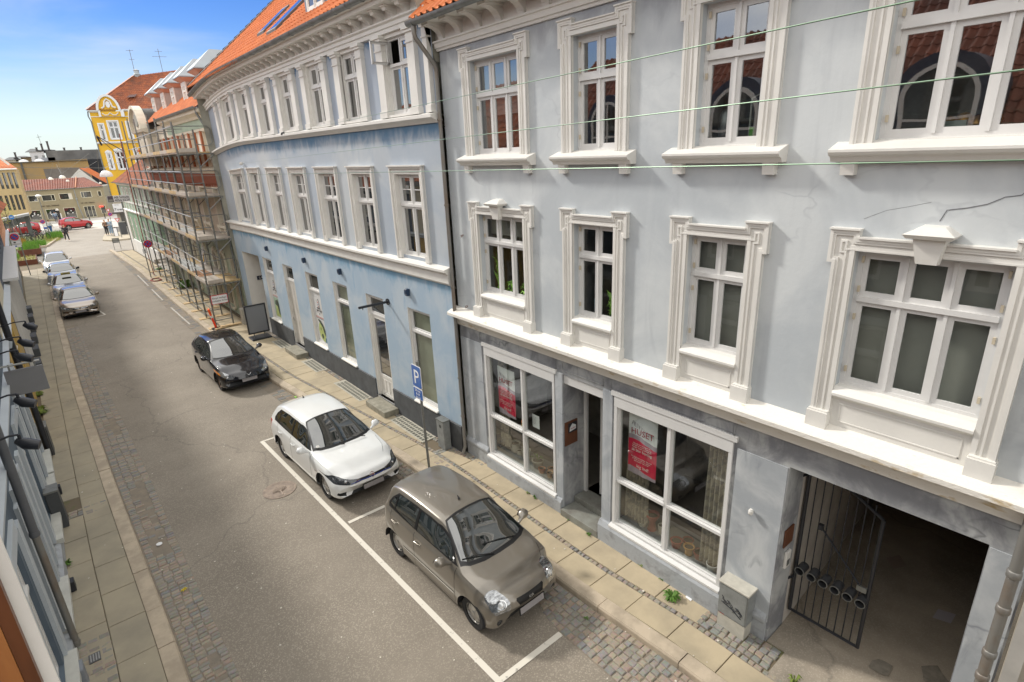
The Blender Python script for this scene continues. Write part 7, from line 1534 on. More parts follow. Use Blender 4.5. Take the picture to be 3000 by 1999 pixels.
# =====================================================================
#  THINGS IN AND ON THE HOUSES AND THE STREET
# =====================================================================
BW = mat('banner_white', (.66, .68, .68), .6, var=.04); BR = mat('banner_crimson', (.62, .012, .06), .55, vs=3, var=.12); BG = mat('banner_grey_band', (.36, .30, .34), .6, vs=6, var=.2); DRED = mat('lettering_dark_red', (.30, .015, .03), .5, var=0); LGR = mat('lettering_grey', (.12, .10, .12), .5, var=0)
def wavy(mb, y0, y1, za, zb, x, amp=.006, n=10):
    vs = []; 
    for i in range(n+1):
        y = y0+(y1-y0)*i/n; dx = amp*math.sin(i*1.9)+amp*.6*math.sin(i*.8)
        dz = .02*math.sin(i/n*PI*1.5) 
        vs += [(x+dx, y, za(i/n)), (x+dx*.8, y, zb(i/n))]
    mb.add(vs, [(2*i, 2*i+2, 2*i+3, 2*i+1) for i in range(n)])
def banner(y0, y1, z0, z1, x, label):
    t = thing('banner', label, 'banner', (x, (y0+y1)/2, z0)); h = z1-z0; w = y1-y0
    b1 = lambda u: z0+h*(.67-.0*u)-.05*h*math.sin(u*PI*1.3)*0; c1 = lambda u: z0+h*.63+.035*h*math.sin(2.6-u*4.2); c2 = lambda u: c1(u)-h*.075; c3 = lambda u: z0+h*.085+.03*h*math.sin(1+u*4)
    m = MB(); wavy(m, y1, y0, c1, lambda u: z1, x); m.build('white_field', BW, t)
    m = MB(); wavy(m, y1, y0, c2, c1, x); m.build('grey_band', BG, t)
    m = MB(); wavy(m, y1, y0, c3, c2, x); m.build('crimson_field', BR, t)
    m = MB(); wavy(m, y1, y0, lambda u: z0, c3, x); m.build('lower_band', BG, t)
    X = x-.016; cy = (y0+y1)/2
    text('HUSET', w*.27, 'lettering', DRED, t, (X, cy, z0+h*.685), (0, -1, .0), (0, 0, 1), .002)
    # fanned letters above the word
    for i, ch in enumerate('FRIVILLIG'):
        yy = cy+w*(.36-.085*i); a = .85-.24*i; hh = .17-.012*abs(i-2)
        text(ch, w*.20, 'slanted_letter', LGR, t, (X, yy, z0+h*(.775+.012*(4-i))), (0, -1, -.35), (0, -a*.55+.25, 1), .001, sx=.55)
    text('så bliv frivillig', w*.135, 'slogan', WHT, t, (X, cy, z0+h*.40), (0, -1, 0), (0, 0, 1), .001); text('kig ind!', w*.15, 'slogan', WHT, t, (X, cy-.03, z0+h*.135), (0, -1, 0), (0, 0, 1), .001)
    for k, s_ in enumerate(('Har du lyst til at gøre en', 'forskel for andre i byen og', 'mangler noget meningsfuldt')): text(s_, w*.062, 'small_print', WHT, t, (X, cy, z0+h*(.52-.03*k)), (0, -1, 0), (0, 0, 1), .0006)
    for k, s_ in enumerate(('Frivillighuset hjælper dig med', 'at finde et sted der passer', 'spørg efter mere her')): text(s_, w*.062, 'small_print', WHT, t, (X, cy, z0+h*(.29-.03*k)), (0, -1, 0), (0, 0, 1), .0006)
    return t
banner(4.88, 5.47, 1.77, 2.92, 6.955, 'tall crimson and white cloth banner reading HUSET in the right shop window')
banner(8.58, 9.16, 1.62, 2.76, 6.955, 'tall crimson and white cloth banner reading HUSET in the left shop window')
m = MB(); m.quad((6.94, 8.01, 1.69), (6.94, 7.79, 1.69), (6.94, 7.79, 1.99), (6.94, 8.01, 1.99)); o = tag(m.build('notice_sheet', BW), 'white paper notice taped inside the left shop window', 'notice')
for k in range(6): m = MB(); m.quad((6.937, 7.99, 1.93-.03*k), (6.937, 7.89, 1.93-.03*k), (6.937, 7.89, 1.936-.03*k), (6.937, 7.99, 1.936-.03*k)); m.build('print_line', LGR, o)
m = MB(); m.box(6.93, 6.96, 8.30, 8.37, 1.53, 1.70); o = tag(m.build('small_box', mat('orange_card', (.7, .2, .05), .6)), 'small orange and green box on the glazing bar of the left shop window', 'box'); m = MB(); m.box(6.925, 6.9299, 8.32, 8.35, 1.56, 1.66); m.build('green_panel', mat('green_card', (.1, .4, .15), .6), o)
CURT = mat('patterned_curtain', (.42, .38, .30), .9, vs=9, col2=(.28, .26, .23), thr=(.48, .52))
def curtain(y0, y1, z0, z1, x, folds, label, mt=CURT):
    m = MB(); n = folds*6; vs = []
    for i in range(n+1):
        y = y0+(y1-y0)*i/n; dx = .035*math.sin(2*PI*i/6); zz = z0+.04*abs(math.sin(PI*i/8)); vs += [(x+dx, y, zz), (x+dx*.7, y+(y0+y1-2*y)*.06, z1)]
    m.add(vs, [(2*i, 2*i+2, 2*i+3, 2*i+1) for i in range(n)]); return tag(m.build('curtain', mt, smooth=60), label, 'curtain', 'curtains in the shop windows')
curtain(5.14, 5.66, .62, 2.95, 7.16, 7, 'patterned curtain behind the banner of the right shop window'); curtain(3.56, 4.05, .60, 2.95, 7.12, 6, 'patterned curtain at the right end of the right shop window')
curtain(9.05, 9.40, .62, 2.9, 7.16, 5, 'bunched curtain at the left end of the left shop window'); curtain(7.26, 7.42, .60, 2.9, 7.12, 3, 'narrow curtain at the right end of the left shop window')
TERR = mat('terracotta', (.45, .17, .08), .8, vs=8, var=.15); CRP = mat('cream_glazed_pot', (.62, .60, .52), .35, var=.05); REDP = mat('dark_red_pot', (.32, .06, .04), .4, var=.1); OCP = mat('ochre_pot', (.55, .30, .10), .5, var=.1); SOIL = mat('potting_soil', (.05, .035, .02), .95)
def pot(x, y, z, r, h, mt, label, plant=0, belly=0):
    t = thing('flower_pot', label, 'flower pot', (x, y, z), 'pots standing in the shop windows')
    m = MB(); r0 = r*.72; m.lathe([(r0*.9, 0), (r0, .01), ((r0+r)/2*(1-belly), h*.5), (r, h*.9), (r*1.06, h*.9), (r*1.06, h), (r*.92, h), (r*.88, h*.82), (0, h*.80)], (x, y, z), n=20); m.build('body', mt, t, 40)
    m = MB(); m.lathe([(r*.87, h*.83), (0, h*.835)], (x, y, z), n=16, cap=False); m.build('soil', SOIL, t)
    if plant:
        m = MB()
        for i in range(plant):
            a = random.uniform(0, 6.28); l_ = random.uniform(.6, 1.2)*r*1.4; e = V((x+l_*math.cos(a), y+l_*math.sin(a), z+h+random.uniform(.03, .16))); b = V((x, y, z+h*.85)); w_ = V((-math.sin(a), math.cos(a), 0))*.02; mid = (b+e)/2+V((0, 0, .06)); m.add([b, mid-w_, e, mid+w_], [(0, 1, 2, 3)])
        m.build('leaves', LEAF, t)
for a in ((7.33, 9.12, .46, .13, .24, CRP, 'large cream pot at the left of the left shop window'), (7.30, 8.93, .46, .065, .12, CRP, 'small cream pot beside the large cream one'), (7.28, 8.66, .46, .10, .26, CRP, 'tall cream pot behind the middle glazing bar of the left shop window'),
          (7.24, 8.22, .46, .13, .20, mat('grey_stone_pot', (.36, .34, .29), .8), 'stone coloured pot with a seedling on a saucer, left shop window', 16), (7.16, 8.0, .46, .075, .12, TERR, 'leftmost small terracotta pot in the left shop window'), (7.32, 7.88, .46, .07, .11, TERR, 'rear small terracotta pot in the left shop window'), (7.16, 7.74, .46, .07, .14, mat('pale_terracotta', (.55, .32, .17), .8), 'pale terracotta pot at the right of the left shop window'),
          (7.28, 5.13, .52, .12, .34, REDP, 'tall waisted dark red pot at the foot of the banner curtain', 0, .45), (7.24, 5.32, .52, .085, .10, CRP, 'low white pot under the curtain hem'), (7.3, 4.93, .52, .07, .2, CRP, 'white pot beside the waisted red pot'), (7.2, 4.55, .52, .10, .15, REDP, 'dark red pot left of the ochre one'), (7.36, 4.42, .52, .09, .15, REDP, 'dark red pot behind the ochre one'), (7.2, 4.3, .52, .09, .17, OCP, 'ochre footed pot among the dark red ones', 0, .2), (7.24, 4.12, .52, .10, .14, REDP, 'dark red pot right of the ochre one'), (7.12, 3.80, .52, .10, .17, mat('grey_white_pot', (.5, .5, .5), .5), 'pale grey pot in the right corner of the right shop window')): pot(*a)
# blinds, curtains and plants behind the upper windows
for i, (a, b) in enumerate(W2):
    if i >= 2: m = MB(TG); m.quad((a, -.26, 4.42), (b, -.26, 4.42), (b, -.26, 6.06), (a, -.26, 6.06)); tag(m.build('roller_blind', BLIND), 'grey blind drawn behind the %s first floor window of the grey house' % ('third' if i == 2 else 'widest'), 'blind')
m = MB(TG); m.quad((7.95, -.28, 7.9), (9.37, -.28, 7.9), (9.37, -.28, 8.86), (7.95, -.28, 8.86)); tag(m.build('roller_blind', BLINDL), 'pale blind half down in the top floor window nearest the blue house', 'blind')
for y0, y1 in ((9.0, 9.37), (7.95, 8.25)): curtain(y0, y1, 7.25, 8.0, 7.16, 4, 'pale curtain beside the '+('left' if y0 > 8.5 else 'right')+' jamb of the top window nearest the blue house', mat('pale_curtain', (.5, .5, .48), .9))
m = MB(TG); m.quad((7.95, -.3, 5.62), (9.37, -.3, 5.62), (9.37, -.3, 6.06), (7.95, -.3, 6.06)); tag(m.build('net_curtain', BLIND), 'short net curtain in the first floor window with the keystone near the blue house', 'curtain')
def houseplant(x, y, z, r, h, n, label, up=1, mt=None):
    m = MB()
    for i in range(n):
        a = random.uniform(0, 6.28); l_ = r*random.uniform(.3, 1); b = V((x, y, z+h*random.uniform(0, .8))); e = b+V((l_*math.cos(a)*.5, l_*math.sin(a), h*random.uniform(-.1, .5)*up)); w_ = V((0, 0, 1)).cross(e-b).normalized()*r*.13; mid = (b+e)/2+V((0, 0, r*.25)); m.add([b, mid-w_, e, mid+w_], [(0, 1, 2, 3)])
    return tag(m.build('houseplant', mt or LEAF), label, 'plant')
PLG = mat('light_leaf_green', (.26, .50, .08), .6, var=.4, vs=20)
houseplant(7.04, 9.05, 4.46, .2, .75, 26, 'climbing plant in the left light of the keystone window near the blue house', mt=PLG); houseplant(7.04, 8.65, 4.46, .22, .3, 44, 'drooping plant in the middle of the keystone window near the blue house', -.4, PLG); houseplant(7.04, 8.2, 4.46, .22, .3, 48, 'grassy plant in the right light of the keystone window near the blue house', -.4, PLG); houseplant(7.04, 5.98, 4.46, .2, .42, 34, 'broad leafed plant in the second first floor window', mt=PLG)
m = MB(); m.lathe([(.045, 0), (.05, .28), (.045, .28)], (7.12, 6.38, 4.46), n=14); tag(m.build('vase', mat('teal_vase', (.02, .25, .33), .3)), 'tall teal vase in the second first floor window', 'vase')
m = MB(); m.box(7.06, 7.12, 5.82, 5.90, 4.46, 4.72); tag(m.build('ornament', CRP), 'white block ornament beside the broad leafed plant', 'ornament')
m = MB(); m.lathe([(.09, 0), (.10, .05), (.10, .32), (.07, .38), (.02, .42), (.02, .47), (0, .48)], (7.2, 4.22, 7.25), n=18); tag(m.build('milk_can', mat('brushed_tin', (.25, .26, .27), .35, .7), smooth=40), 'tin canister on the sill of the third top floor window', 'canister')
m = MB(); m.lathe([(.035, 0), (.035, .16), (0, .16)], (7.12, 3.82, 7.25), n=12); tag(m.build('tumbler', mat('lime_green_plastic', (.15, .5, .05), .4)), 'lime green tumbler in the third top floor window', 'tumbler')
m = MB(); m.tube([(7.2, 3.9, 7.3), (7.2, 3.9, 7.75), (7.2, 3.74, 7.82), (7.2, 3.62, 7.78), (7.2, 3.66, 7.6)], .012, 6); tag(m.build('desk_lamp', WHT), 'white bent tube lamp in the third top floor window', 'lamp')
g = MB()
for i in range(4): g.lathe([(.0, -.09), (.05, -.07), (.085, 0), (.05, .07), (0, .09)], (7.16+.02*i, 1.78-.11*i, 7.32+.03*(i % 2)), n=10)
tag(g.build('brass_ornaments', mat('brass', (.55, .28, .07), .3, .8), smooth=50), 'pile of brass baubles on the sill of the wide top floor window', 'ornaments')
m = MB(); m.box(7.06, 7.16, 1.62, 1.88, 7.25, 7.36); tag(m.build('glass_brick', mat('pale_glass_block', (.35, .4, .38), .2)), 'pale patterned box beside the brass baubles', 'box')
houseplant(7.2, 1.05, 7.75, .12, .15, 24, 'small green plant hanging in the wide top floor window', mt=PLG)
# plaques, intercom, hooks, cabinet, pillar
m = MB(); m.box(6.87, 7.21, 6.955, 6.977, 1.66, 2.17); o = tag(m.build('door_plaque', RUST), 'rust brown plaque with a black and white house logo in the shop doorway', 'plaque')
m = MB(); m.box(6.95, 7.19, 6.95, 6.9545, 1.92, 2.13); m.build('black_panel', BLK, o); m = MB(); m.add([(6.98, 6.948, 1.95), (7.16, 6.948, 1.97), (7.16, 6.948, 2.05), (7.06, 6.948, 2.11), (6.99, 6.948, 2.04)], [(0, 1, 2, 3, 4)]); m.build('logo', BW, o)
text('HUSET', .045, 'logo_letters', DRED, o, (7.075, 6.945, 1.99), (1, 0, 0), (0, 0, 1), .001)
m = MB(); m.box(6.96, 7.22, 2.675, 2.697, 1.75, 2.04); tag(m.build('brown_plate', RUST, bev=.003), 'plain rust brown plate on the driveway jamb', 'plaque')
m = MB(); m.box(7.06, 7.20, 2.66, 2.697, 1.34, 1.62); o = tag(m.build('intercom', WHT, bev=.006), 'white intercom box on the driveway jamb', 'intercom'); m = MB(); m.box(7.09, 7.17, 2.655, 2.6595, 1.38, 1.48); m.build('keypad', STEEL, o)
m = MB(); m.tube([(6.86, 3.12, 2.22), (6.78, 3.12, 2.22)], .012, 6); m.lathe([(.022, -.04), (.035, -.02), (.035, .02), (.02, .05)], (6.78, 3.12, 2.22), n=10); tag(m.build('insulator', WHT), 'white porcelain insulator hook left of the driveway', 'hook')
for y, z, lb in ((10.0, 5.57, 'upper small iron hook on the grey wall by the downpipe'), (10.02, 3.99, 'lower small iron hook just above the ledge by the downpipe')):
    m = MB(); m.tube([(6.86, y, z), (6.80, y, z), (6.78, y-.04, z-.03), (6.80, y-.08, z), (6.79, y-.10, z+.03)], .008, 5); tag(m.build('wall_hook', RUST), lb, 'hook')
t = thing('utility_cabinet', 'grey metal utility cabinet with black graffiti scrawl by the driveway', 'cabinet', (6.72, 3.15, .12)); CB = mat('galvanised_cabinet', (.26, .275, .275), .5, .3, vs=6, var=.2); CBP = mat('pale_cabinet_paint', (.46, .44, .38), .6, vs=8, var=.12)
m = MB(); m.box(6.60, 6.84, 2.92, 3.38, .36, .93); m.build('body', CB, t, bev=.006); m = MB(); m.box(6.58, 6.85, 2.905, 3.395, .931, .965); m.build('lid', CBP, t, bev=.006); m = MB(); m.box(6.605, 6.835, 2.93, 3.37, .10, .355); m.build('base', CBP, t)
m = MB(); m.box(6.592, 6.5995, 2.94, 3.36, .38, .91); dr = m.build('door', CB, t)
m = MB()
for k in range(15):
    y = 3.32-.022*k; z = .70-.012*k; a = random.uniform(-.04, .06); m.tube([(6.589, y, z+a), (6.589, y-.03, z+a-.03), (6.589, y-.01, z+a-.06)], .0055, 4)
m.tube([(6.589, 3.32, .60), (6.589, 3.15, .56), (6.589, 3.0, .47)], .009, 4); m.tube([(6.589, 3.06, .62), (6.589, 2.99, .55)], .010, 4); m.build('graffiti', BLK, dr)
text('ABG', .05, 'red_lettering', RED, t, (6.597, 3.31, .365), (0, -1, 0), (0, 0, 1), .002)
t = thing('utility_pillar', 'narrow galvanised utility pillar between the blue house and the downpipe', 'pillar', (6.52, 10.98, .12)); m = MB(); m.box(6.42, 6.62, 10.82, 11.14, .12, .90); m.build('body', CB, t, bev=.01); m = MB(); m.box(6.41, 6.63, 10.81, 11.15, .9, .93); m.build('lid', STEEL, t); m = MB(); m.box(6.415, 6.4195, 10.93, 11.0, .72, .80); m.build('lock', BLK, t)
t = thing('utility_box', 'low pale concrete box at the end of the scaffold beside the blue house', 'box', (6.15, 27.9, .12)); m = MB(); m.box(5.95, 6.3, 26.95, 27.35, .12, .85); m.build('body', mat('pale_concrete', (.40, .38, .33), .85, vs=5, var=.15), t, bev=.01)
# gate with newspaper tubes
t = thing('driveway_gate', 'black iron bar gate standing open in the driveway, with a row of six tube letterboxes', 'gate', (7.45, 2.2, .3))
GX = 7.45; q = lambda u: 2.66-.96*u
ztop = lambda u: 3.02-.50*u**1.15
m = MB(); m.tube([(GX, q(0), .36), (GX, q(0), 3.04)], .028, 8); m.tube([(GX, q(1), .36), (GX, q(1), ztop(1))], .026, 8); m.tube([(GX, q(0), .37), (GX, q(1), .37)], .022, 8); m.tube([(GX, q(u/10), ztop(u/10)) for u in range(11)], .022, 8)
for z in (2.78, 1.0): m.tube([(GX, q(0), z), (GX-.12, 2.70, z)], .02, 6)
m.build('frame', BLK, t, 40)
for i in range(1, 9):
    m = MB(); u = i/9; m.tube([(GX, q(u), .37), (GX, q(u), ztop(u)+(.12 if i > 5 else -.01))], .009, 6); m.build('bar', BLK, t)
m = MB(); m.tube([(GX-.03, 2.40, 2.04), (GX-.04, 1.82, 1.43)], .013, 6); m.box(GX-.06, GX, 2.37, 2.43, 2.0, 2.08); m.build('stay', BLK, t)
for i in range(6):
    y = 2.56-.163*i; m = MB(); c_ = (GX-.03, y, 1.21-.004*i); pr_ = [(.055, -.09), (.064, -.09), (.064, .09), (.055, .09)]
    m.lathe(pr_+[(.053, -.06)], c_, 0, 22, False); o = m.build('newspaper_tube', mat('dark_grey_tube', (.05, .052, .056), .4), t, 40)
    m = MB(); m.lathe([(.067, -.096), (.058, -.098), (.058, -.088), (.067, -.086)], c_, 0, 22, False); m.build('rim', STEEL, o)
    m = MB(); m.lathe([(.054, .08), (0, .081)], c_, 0, 22, False); m.build('back', BLKM, o)
m = MB(); m.box(GX-.05, GX-.02, 1.72, 1.84, 1.33, 1.41); m.build('latch', STEEL, t)
# wires and lamps over the street
WIRE = mat('green_wire', (.17, .27, .18), .4, .3, var=.4, vs=2)
def wire(pts, r, label, g='wires strung across the street', mt=WIRE):
    m = MB(); m.tube(pts, r, 6); return tag(m.build('wire', mt), label, 'wire', g)
def ext(p, q, d): p, q = V(p), V(q); return p+(p-q).normalized()*d
A0, A1 = V((1.224, .383, 7.481)), V((6.44, 18.94, 8.02)); wire([ext(A0, A1, 3), A0, A1], .0017, 'highest wire, ending at the top floor sill of the blue house')
B0, B1 = V((1.276, .231, 7.358)), V((6.42, 24.22, 7.18)); wire([ext(B0, B1, 3), B0, B1, (6.14, 30, 7.2), (6.1, 55, 7.45)], .0017, 'middle wire, touching a white insulator on the blue wall')
C0, C1 = V((1.283, .205, 7.218)), V((5.66, 38, 6.64)); wire([ext(C0, C1, 3), C0, C1, (6.08, 55, 6.8)], .0017, 'lowest wire, passing in front of the scaffold')
for p, lb in (((6.42, 18.94, 8.02), 'dark insulator at the end of the highest wire'), ((6.42, 24.2, 7.18), 'white insulator on the blue wall at the middle wire')):
    m = MB(); m.lathe([(.03, -.07), (.06, -.04), (.03, 0), (.06, .04), (.02, .07)], p, 1, 10); m.tube([p, (XB(p[1]), p[1], p[2]+.03)], .012, 5); tag(m.build('insulator', WHT if p[1] > 20 else BLK), lb, 'insulator')
LAMPW = mat('opal_white_lamp', (.80, .80, .80), .35, var=.02)
def domelamp(x, y, z, r, label, anchors):
    t = thing('street_lamp', label, 'street lamp', (x, y, z), 'white dome lamps hung over the street')
    m = MB(); m.lathe([(r, 0), (r*1.0, r*.25), (r*.88, r*.62), (r*.55, r*.95), (r*.15, r*1.1), (0, r*1.12)], (x, y, z), n=24, cap=False); m.lathe([(r, 0), (r*.5, -.02), (0, -.03)], (x, y, z), n=24, cap=False); m.build('shade', LAMPW, t, 50)
    m = MB(); m.lathe([(r*.16, r*1.05), (r*.16, r*1.3), (.03, r*1.35), (.02, r*1.6)], (x, y, z), n=10); m.build('cap', STEEL, t)
    m = MB()
    for a in anchors: m.tube([(x, y, z+r*1.5), a], .012, 4)
    m.build('suspension_wire', STEEL, t)
domelamp(4.15, 50, 6.62, .39, 'nearest and largest white dome lamp hanging before the yellow house', [(5.9, 52, 9.0), (-2.2, 50, 7.6), (5.95, 47, 8.0)])
domelamp(1.92, 95, 6.02, .27, 'white dome lamp leftmost in the cluster over the square', [(2.6, 96, 8.0), (-3, 95, 7.2)]); domelamp(3.14, 95, 6.1, .36, 'largest white dome lamp of the cluster over the square', [(3.2, 96, 8.2), (6.5, 93, 9), (3.0, 98, 7.9)]); domelamp(3.6, 95.5, 5.68, .2, 'small white dome lamp just right of the largest one over the square', [(3.2, 96, 7.2), (7, 92, 8)]); domelamp(7.0, 95, 5.2, .17, 'small white dome lamp in front of the white gable', [(7.2, 90, 9.5), (7, 96, 6.5)])
t = thing('lamp_post', 'slim grey lamp post with a flat round head on the planted island', 'lamp post', (.1, 81, 0)); m = MB(); m.tube([(.10, 81, 0), (.14, 81, 4.5)], [.06, .035], 8); m.build('pole', STEEL, t, 50); m = MB(); m.lathe([(.05, 4.42), (.1, 4.5), (.28, 4.56), (.26, 4.66), (.1, 4.74), (0, 4.76)], (.14, 81, 0), n=18); m.build('head', LAMPW, t, 50)
# signs
SR = mat('sign_red', (.60, .015, .03), .4, var=0); SB_ = mat('sign_blue', (.02, .10, .42), .35, var=0); SWH = mat('sign_face_white', (.82, .82, .82), .4, var=0); PLB = mat('parking_sign_blue', (.025, .11, .38), .35, var=.05)
def pole(t, x, y, z0, z1, r=.03): m = MB(); m.tube([(x, y, z0), (x, y, z1)], r, 8); return m.build('pole', STEEL, t, 50)
t = thing('parking_sign', 'blue P parking sign with a small blue time plate on a grey pole', 'road sign', (5.65, 10.35, .12)); m = MB(); m.tube([(5.66, 10.35, .12), (5.62, 10.35, 2.9)], .03, 10); m.build('pole', STEEL, t, 50)
def rrect(w, h, r, n=5):
    o = []
    for cx, cy, a0 in ((w/2-r, h/2-r, 0), (-w/2+r, h/2-r, 90), (-w/2+r, -h/2+r, 180), (w/2-r, -h/2+r, 270)):
        for i in range(n+1): a = R(a0+90*i/n); o.append((cx+r*math.cos(a), cy+r*math.sin(a)))
    return o
for nm, z, h in (('p_plate', 2.55, .53), ('time_plate', 2.13, .27)):
    m = MB(); m.ext([(10.35+a, z+b) for a, b in rrect(.40, h, .035)], 0, 5.572, 5.585); o = m.build(nm, SWH, t); m = MB(); m.ext([(10.35+a, z+b) for a, b in rrect(.375, h-.025, .03)], 0, 5.568, 5.5715); m.build('blue_field', PLB, o)
    m = MB(); m.box(5.585, 5.62, 10.31, 10.39, z-.03, z+.03); m.build('clamp', STEEL, o)
    if h > .3: text('P', .48, 'letter', SWH, o, (5.566, 10.345, z-.17), (0, -1, 0), (0, 0, 1), .002)
    else:
        for k, s_ in enumerate(('30 min', '8-18', '(8-16)')): text(s_, .085, 'lettering', SWH, o, (5.566, 10.35, z+.045-.085*k), (0, -1, 0), (0, 0, 1), .001)
def disc(t, x, y, z, r, blue=True, cross=True):
    m = MB(); m.lathe([(0, 0), (r, 0), (r, .02), (0, .02)], (x, y, z), 1, 28); o = m.build('round_plate', SWH, t, 40); m = MB(); m.lathe([(r*.95, 0), (0, -.0005)], (x, y-.004, z), 1, 28, False); m.build('red_ring', SR, o)
    if blue: m = MB(); m.lathe([(r*.68, 0), (0, -.0005)], (x, y-.008, z), 1, 28, False); m.build('blue_field', SB_, o)
    if cross:
        m = MB(); k = .48*r; w_ = .09*r
        for sg in ((1, -1) if cross == 2 else (1,)): m.add([(x-k-w_, y-.012, z+sg*(k-w_)), (x-k+w_, y-.012, z+sg*(k+w_)), (x+k+w_, y-.012, z-sg*(k-w_)), (x+k-w_, y-.012, z-sg*(k+w_))], [(0, 1, 2, 3)])
        m.build('bar', SR, o)
t = thing('no_stopping_sign', 'round red and blue no stopping sign at the far end of the scaffold', 'road sign', (4.57, 43.8, .12)); pole(t, 4.60, 43.8, .12, 2.7); disc(t, 4.88, 43.75, 2.37, .26, True, 2); m = MB(); m.tube([(4.60, 43.8, 2.6), (4.88, 43.8, 2.6), (4.9, 43.8, 2.1)], .02, 6); m.build('arm', STEEL, t)
m = MB(); m.box(4.50, 4.74, 43.72, 43.74, 1.78, 2.08); o = m.build('arrow_plate', SWH, t); m = MB(); m.box(4.605, 4.635, 43.712, 43.7195, 1.84, 2.02); m.add([(4.58, 43.715, 1.99), (4.66, 43.715, 1.99), (4.62, 43.715, 2.05)], [(0, 1, 2)]); m.add([(4.58, 43.715, 1.87), (4.66, 43.715, 1.87), (4.62, 43.715, 1.81)], [(0, 1, 2)]); m.build('arrow', BLK, o)
t = thing('no_parking_sign', 'round no parking sign with two white plates on twin posts by the planters', 'road sign', (-2.1, 52.6, .12)); pole(t, -2.17, 52.7, .12, 3.1); pole(t, -1.68, 52.7, .12, 2.9); disc(t, -1.88, 52.6, 2.9, .26); m = MB(); m.box(-2.16, -1.6, 52.63, 52.66, 2.3, 3.2) ; m.build('back_plate', mat('sign_back_grey', (.6, .6, .58), .5), t)
for z in (2.52, 2.26): m = MB(); m.box(-2.12, -1.66, 52.60, 52.625, z-.09, z+.09); o = m.build('text_plate', SWH, t); m = MB(); m.box(-2.02, -1.9, 52.59, 52.599, z-.04, z+.04); m.build('symbol', BLK if z > 2.4 else SB_, o)
t = thing('far_no_parking_sign', 'round red and blue sign with a small blue plate beyond the bicycles', 'road sign', (-.2, 84, 0)); pole(t, -.2, 84.05, 0, 1.9, .04); disc(t, -.18, 84, 1.66, .24); m = MB(); m.box(-.3, .1, 83.97, 84, 1.12, 1.38); m.build('plate', SWH, t); m = MB(); m.box(-.25, .05, 83.96, 84, .85, 1.05); m.build('blue_plate', SB_, t)
t = thing('blue_round_sign', 'round blue sign at the left edge before the ribbed building', 'road sign', (-1.93, 60, .12)); pole(t, -1.93, 60.04, .12, 4.0); m = MB(); m.lathe([(0, 0), (.17, 0), (.17, .02), (0, .02)], (-1.93, 60, 3.82), 1, 24); o = m.build('plate', mat('bright_blue_sign', (.03, .22, .6), .4, var=0), t); m = MB(); m.box(-2.03, -1.83, 59.985, 59.999, 3.80, 3.84); m.build('bar', SWH, o)
def yieldsign(x, y, z, w, label):
    t = thing('give_way_sign', label, 'road sign', (x, y, 0)); pole(t, x, y+.05, 0, z-.1); m = MB()
    m.ext([(x-w/2, z+.0), (x+w/2, z), (x, z-w*.86)], 1, y, y+.02); o = m.build('red_triangle', SR, t); m = MB(); m.ext([(x-w*.31, z-w*.11), (x+w*.31, z-w*.11), (x, z-w*.64)], 1, y-.006, y-.001); m.build('white_field', SWH, o); return t
yieldsign(5.9, 72.2, 2.14, .5, 'red and white give way triangle on the near corner of the traffic island'); t = yieldsign(6.08, 82, 2.6, .48, 'give way triangle above a blue disc on the far side of the island'); disc(t, 6.15, 81.98, 1.98, .23)
# furniture of the far corner
t = thing('dark_info_panel', 'low dark grey slatted panel on two legs at the kerb corner', 'panel', (4.6, 63.2, .12)); m = MB()
for k in range(4): m.box(4.36, 4.90, 63.18, 63.22, .62+.11*k, .71+.11*k)
m.build('slats', mat('dark_slats', (.09, .10, .10), .6), t)
for x in (4.38, 4.88): m = MB(); m.box(x-.02, x+.02, 63.18, 63.22, 0, 1.05); m.build('leg', STEEL, t)
g = MB(); n = 14; pts = [(4.2, 72.2), (4.45, 74.8), (5.0, 78.8), (6.9, 79), (6.9, 70.9), (6.2, 70.6), (4.9, 70.7)]; g.add([(a, b, -.02) for a, b in pts]+[(a, b, .14) for a, b in pts], [tuple(range(7, 14))]+[(i, (i+1) % 7, 7+(i+1) % 7, 7+i) for i in range(7)]); struct(g.build('traffic_island', mat('sandy_island', (.42, .37, .28), .85, var=.1)))
t = thing('dark_kiosk', 'dark grey upright box beside the green house corner', 'kiosk', (6.5, 75, 0)); m = MB(); m.box(6.2, 6.8, 75.2, 75.7, .1, 1.45); m.build('body', mat('anthracite_panel', (.07, .075, .08), .6, var=.1), t, bev=.02); m = MB(); m.box(6.18, 6.82, 75.18, 75.72, 1.45, 1.5); m.build('lid', STEEL, t)
t = thing('shop_board', 'small white pavement board with a dark arched top beside two people', 'board', (5.7, 74.6, .1)); m = MB(); m.add([(5.5, 74.5, .14), (5.85, 74.5, .14), (5.85, 74.7, .95), (5.5, 74.7, .95)], [(0, 1, 2, 3)]); m.build('face', SWH, t); m = MB(); m.tube([(5.5, 74.5, .14), (5.5, 74.7, 1.0), (5.67, 74.7, 1.08), (5.85, 74.7, 1.0), (5.85, 74.5, .14)], .025, 6); m.build('frame', BLK, t)
t = thing('pavement_board', 'large blank grey pavement board in a black frame by the blue house entrance', 'board', (5.9, 24.3, .12))
c_, s_ = math.cos(.02), math.sin(.02)
m = MB(); m.box(5.50, 6.28, 24.30, 24.335, .40, 1.55); m.build('panel', mat('blank_grey_panel', (.19, .20, .22), .35, var=.03), t)
m = MB(); T2 = lambda a, b, c: (a, 24.33-b, c); m.T = T2; ribbon(m, [(5.46, .36), (6.32, .36), (6.32, 1.59), (5.46, 1.59), (5.46, .36)], 0, .05, -.02, .06); m.build('frame', BLK, t)
m = MB(); m.box(5.5, 6.3, 24.0, 24.65, .125, .19); m.build('base', BLK, t, bev=.02)
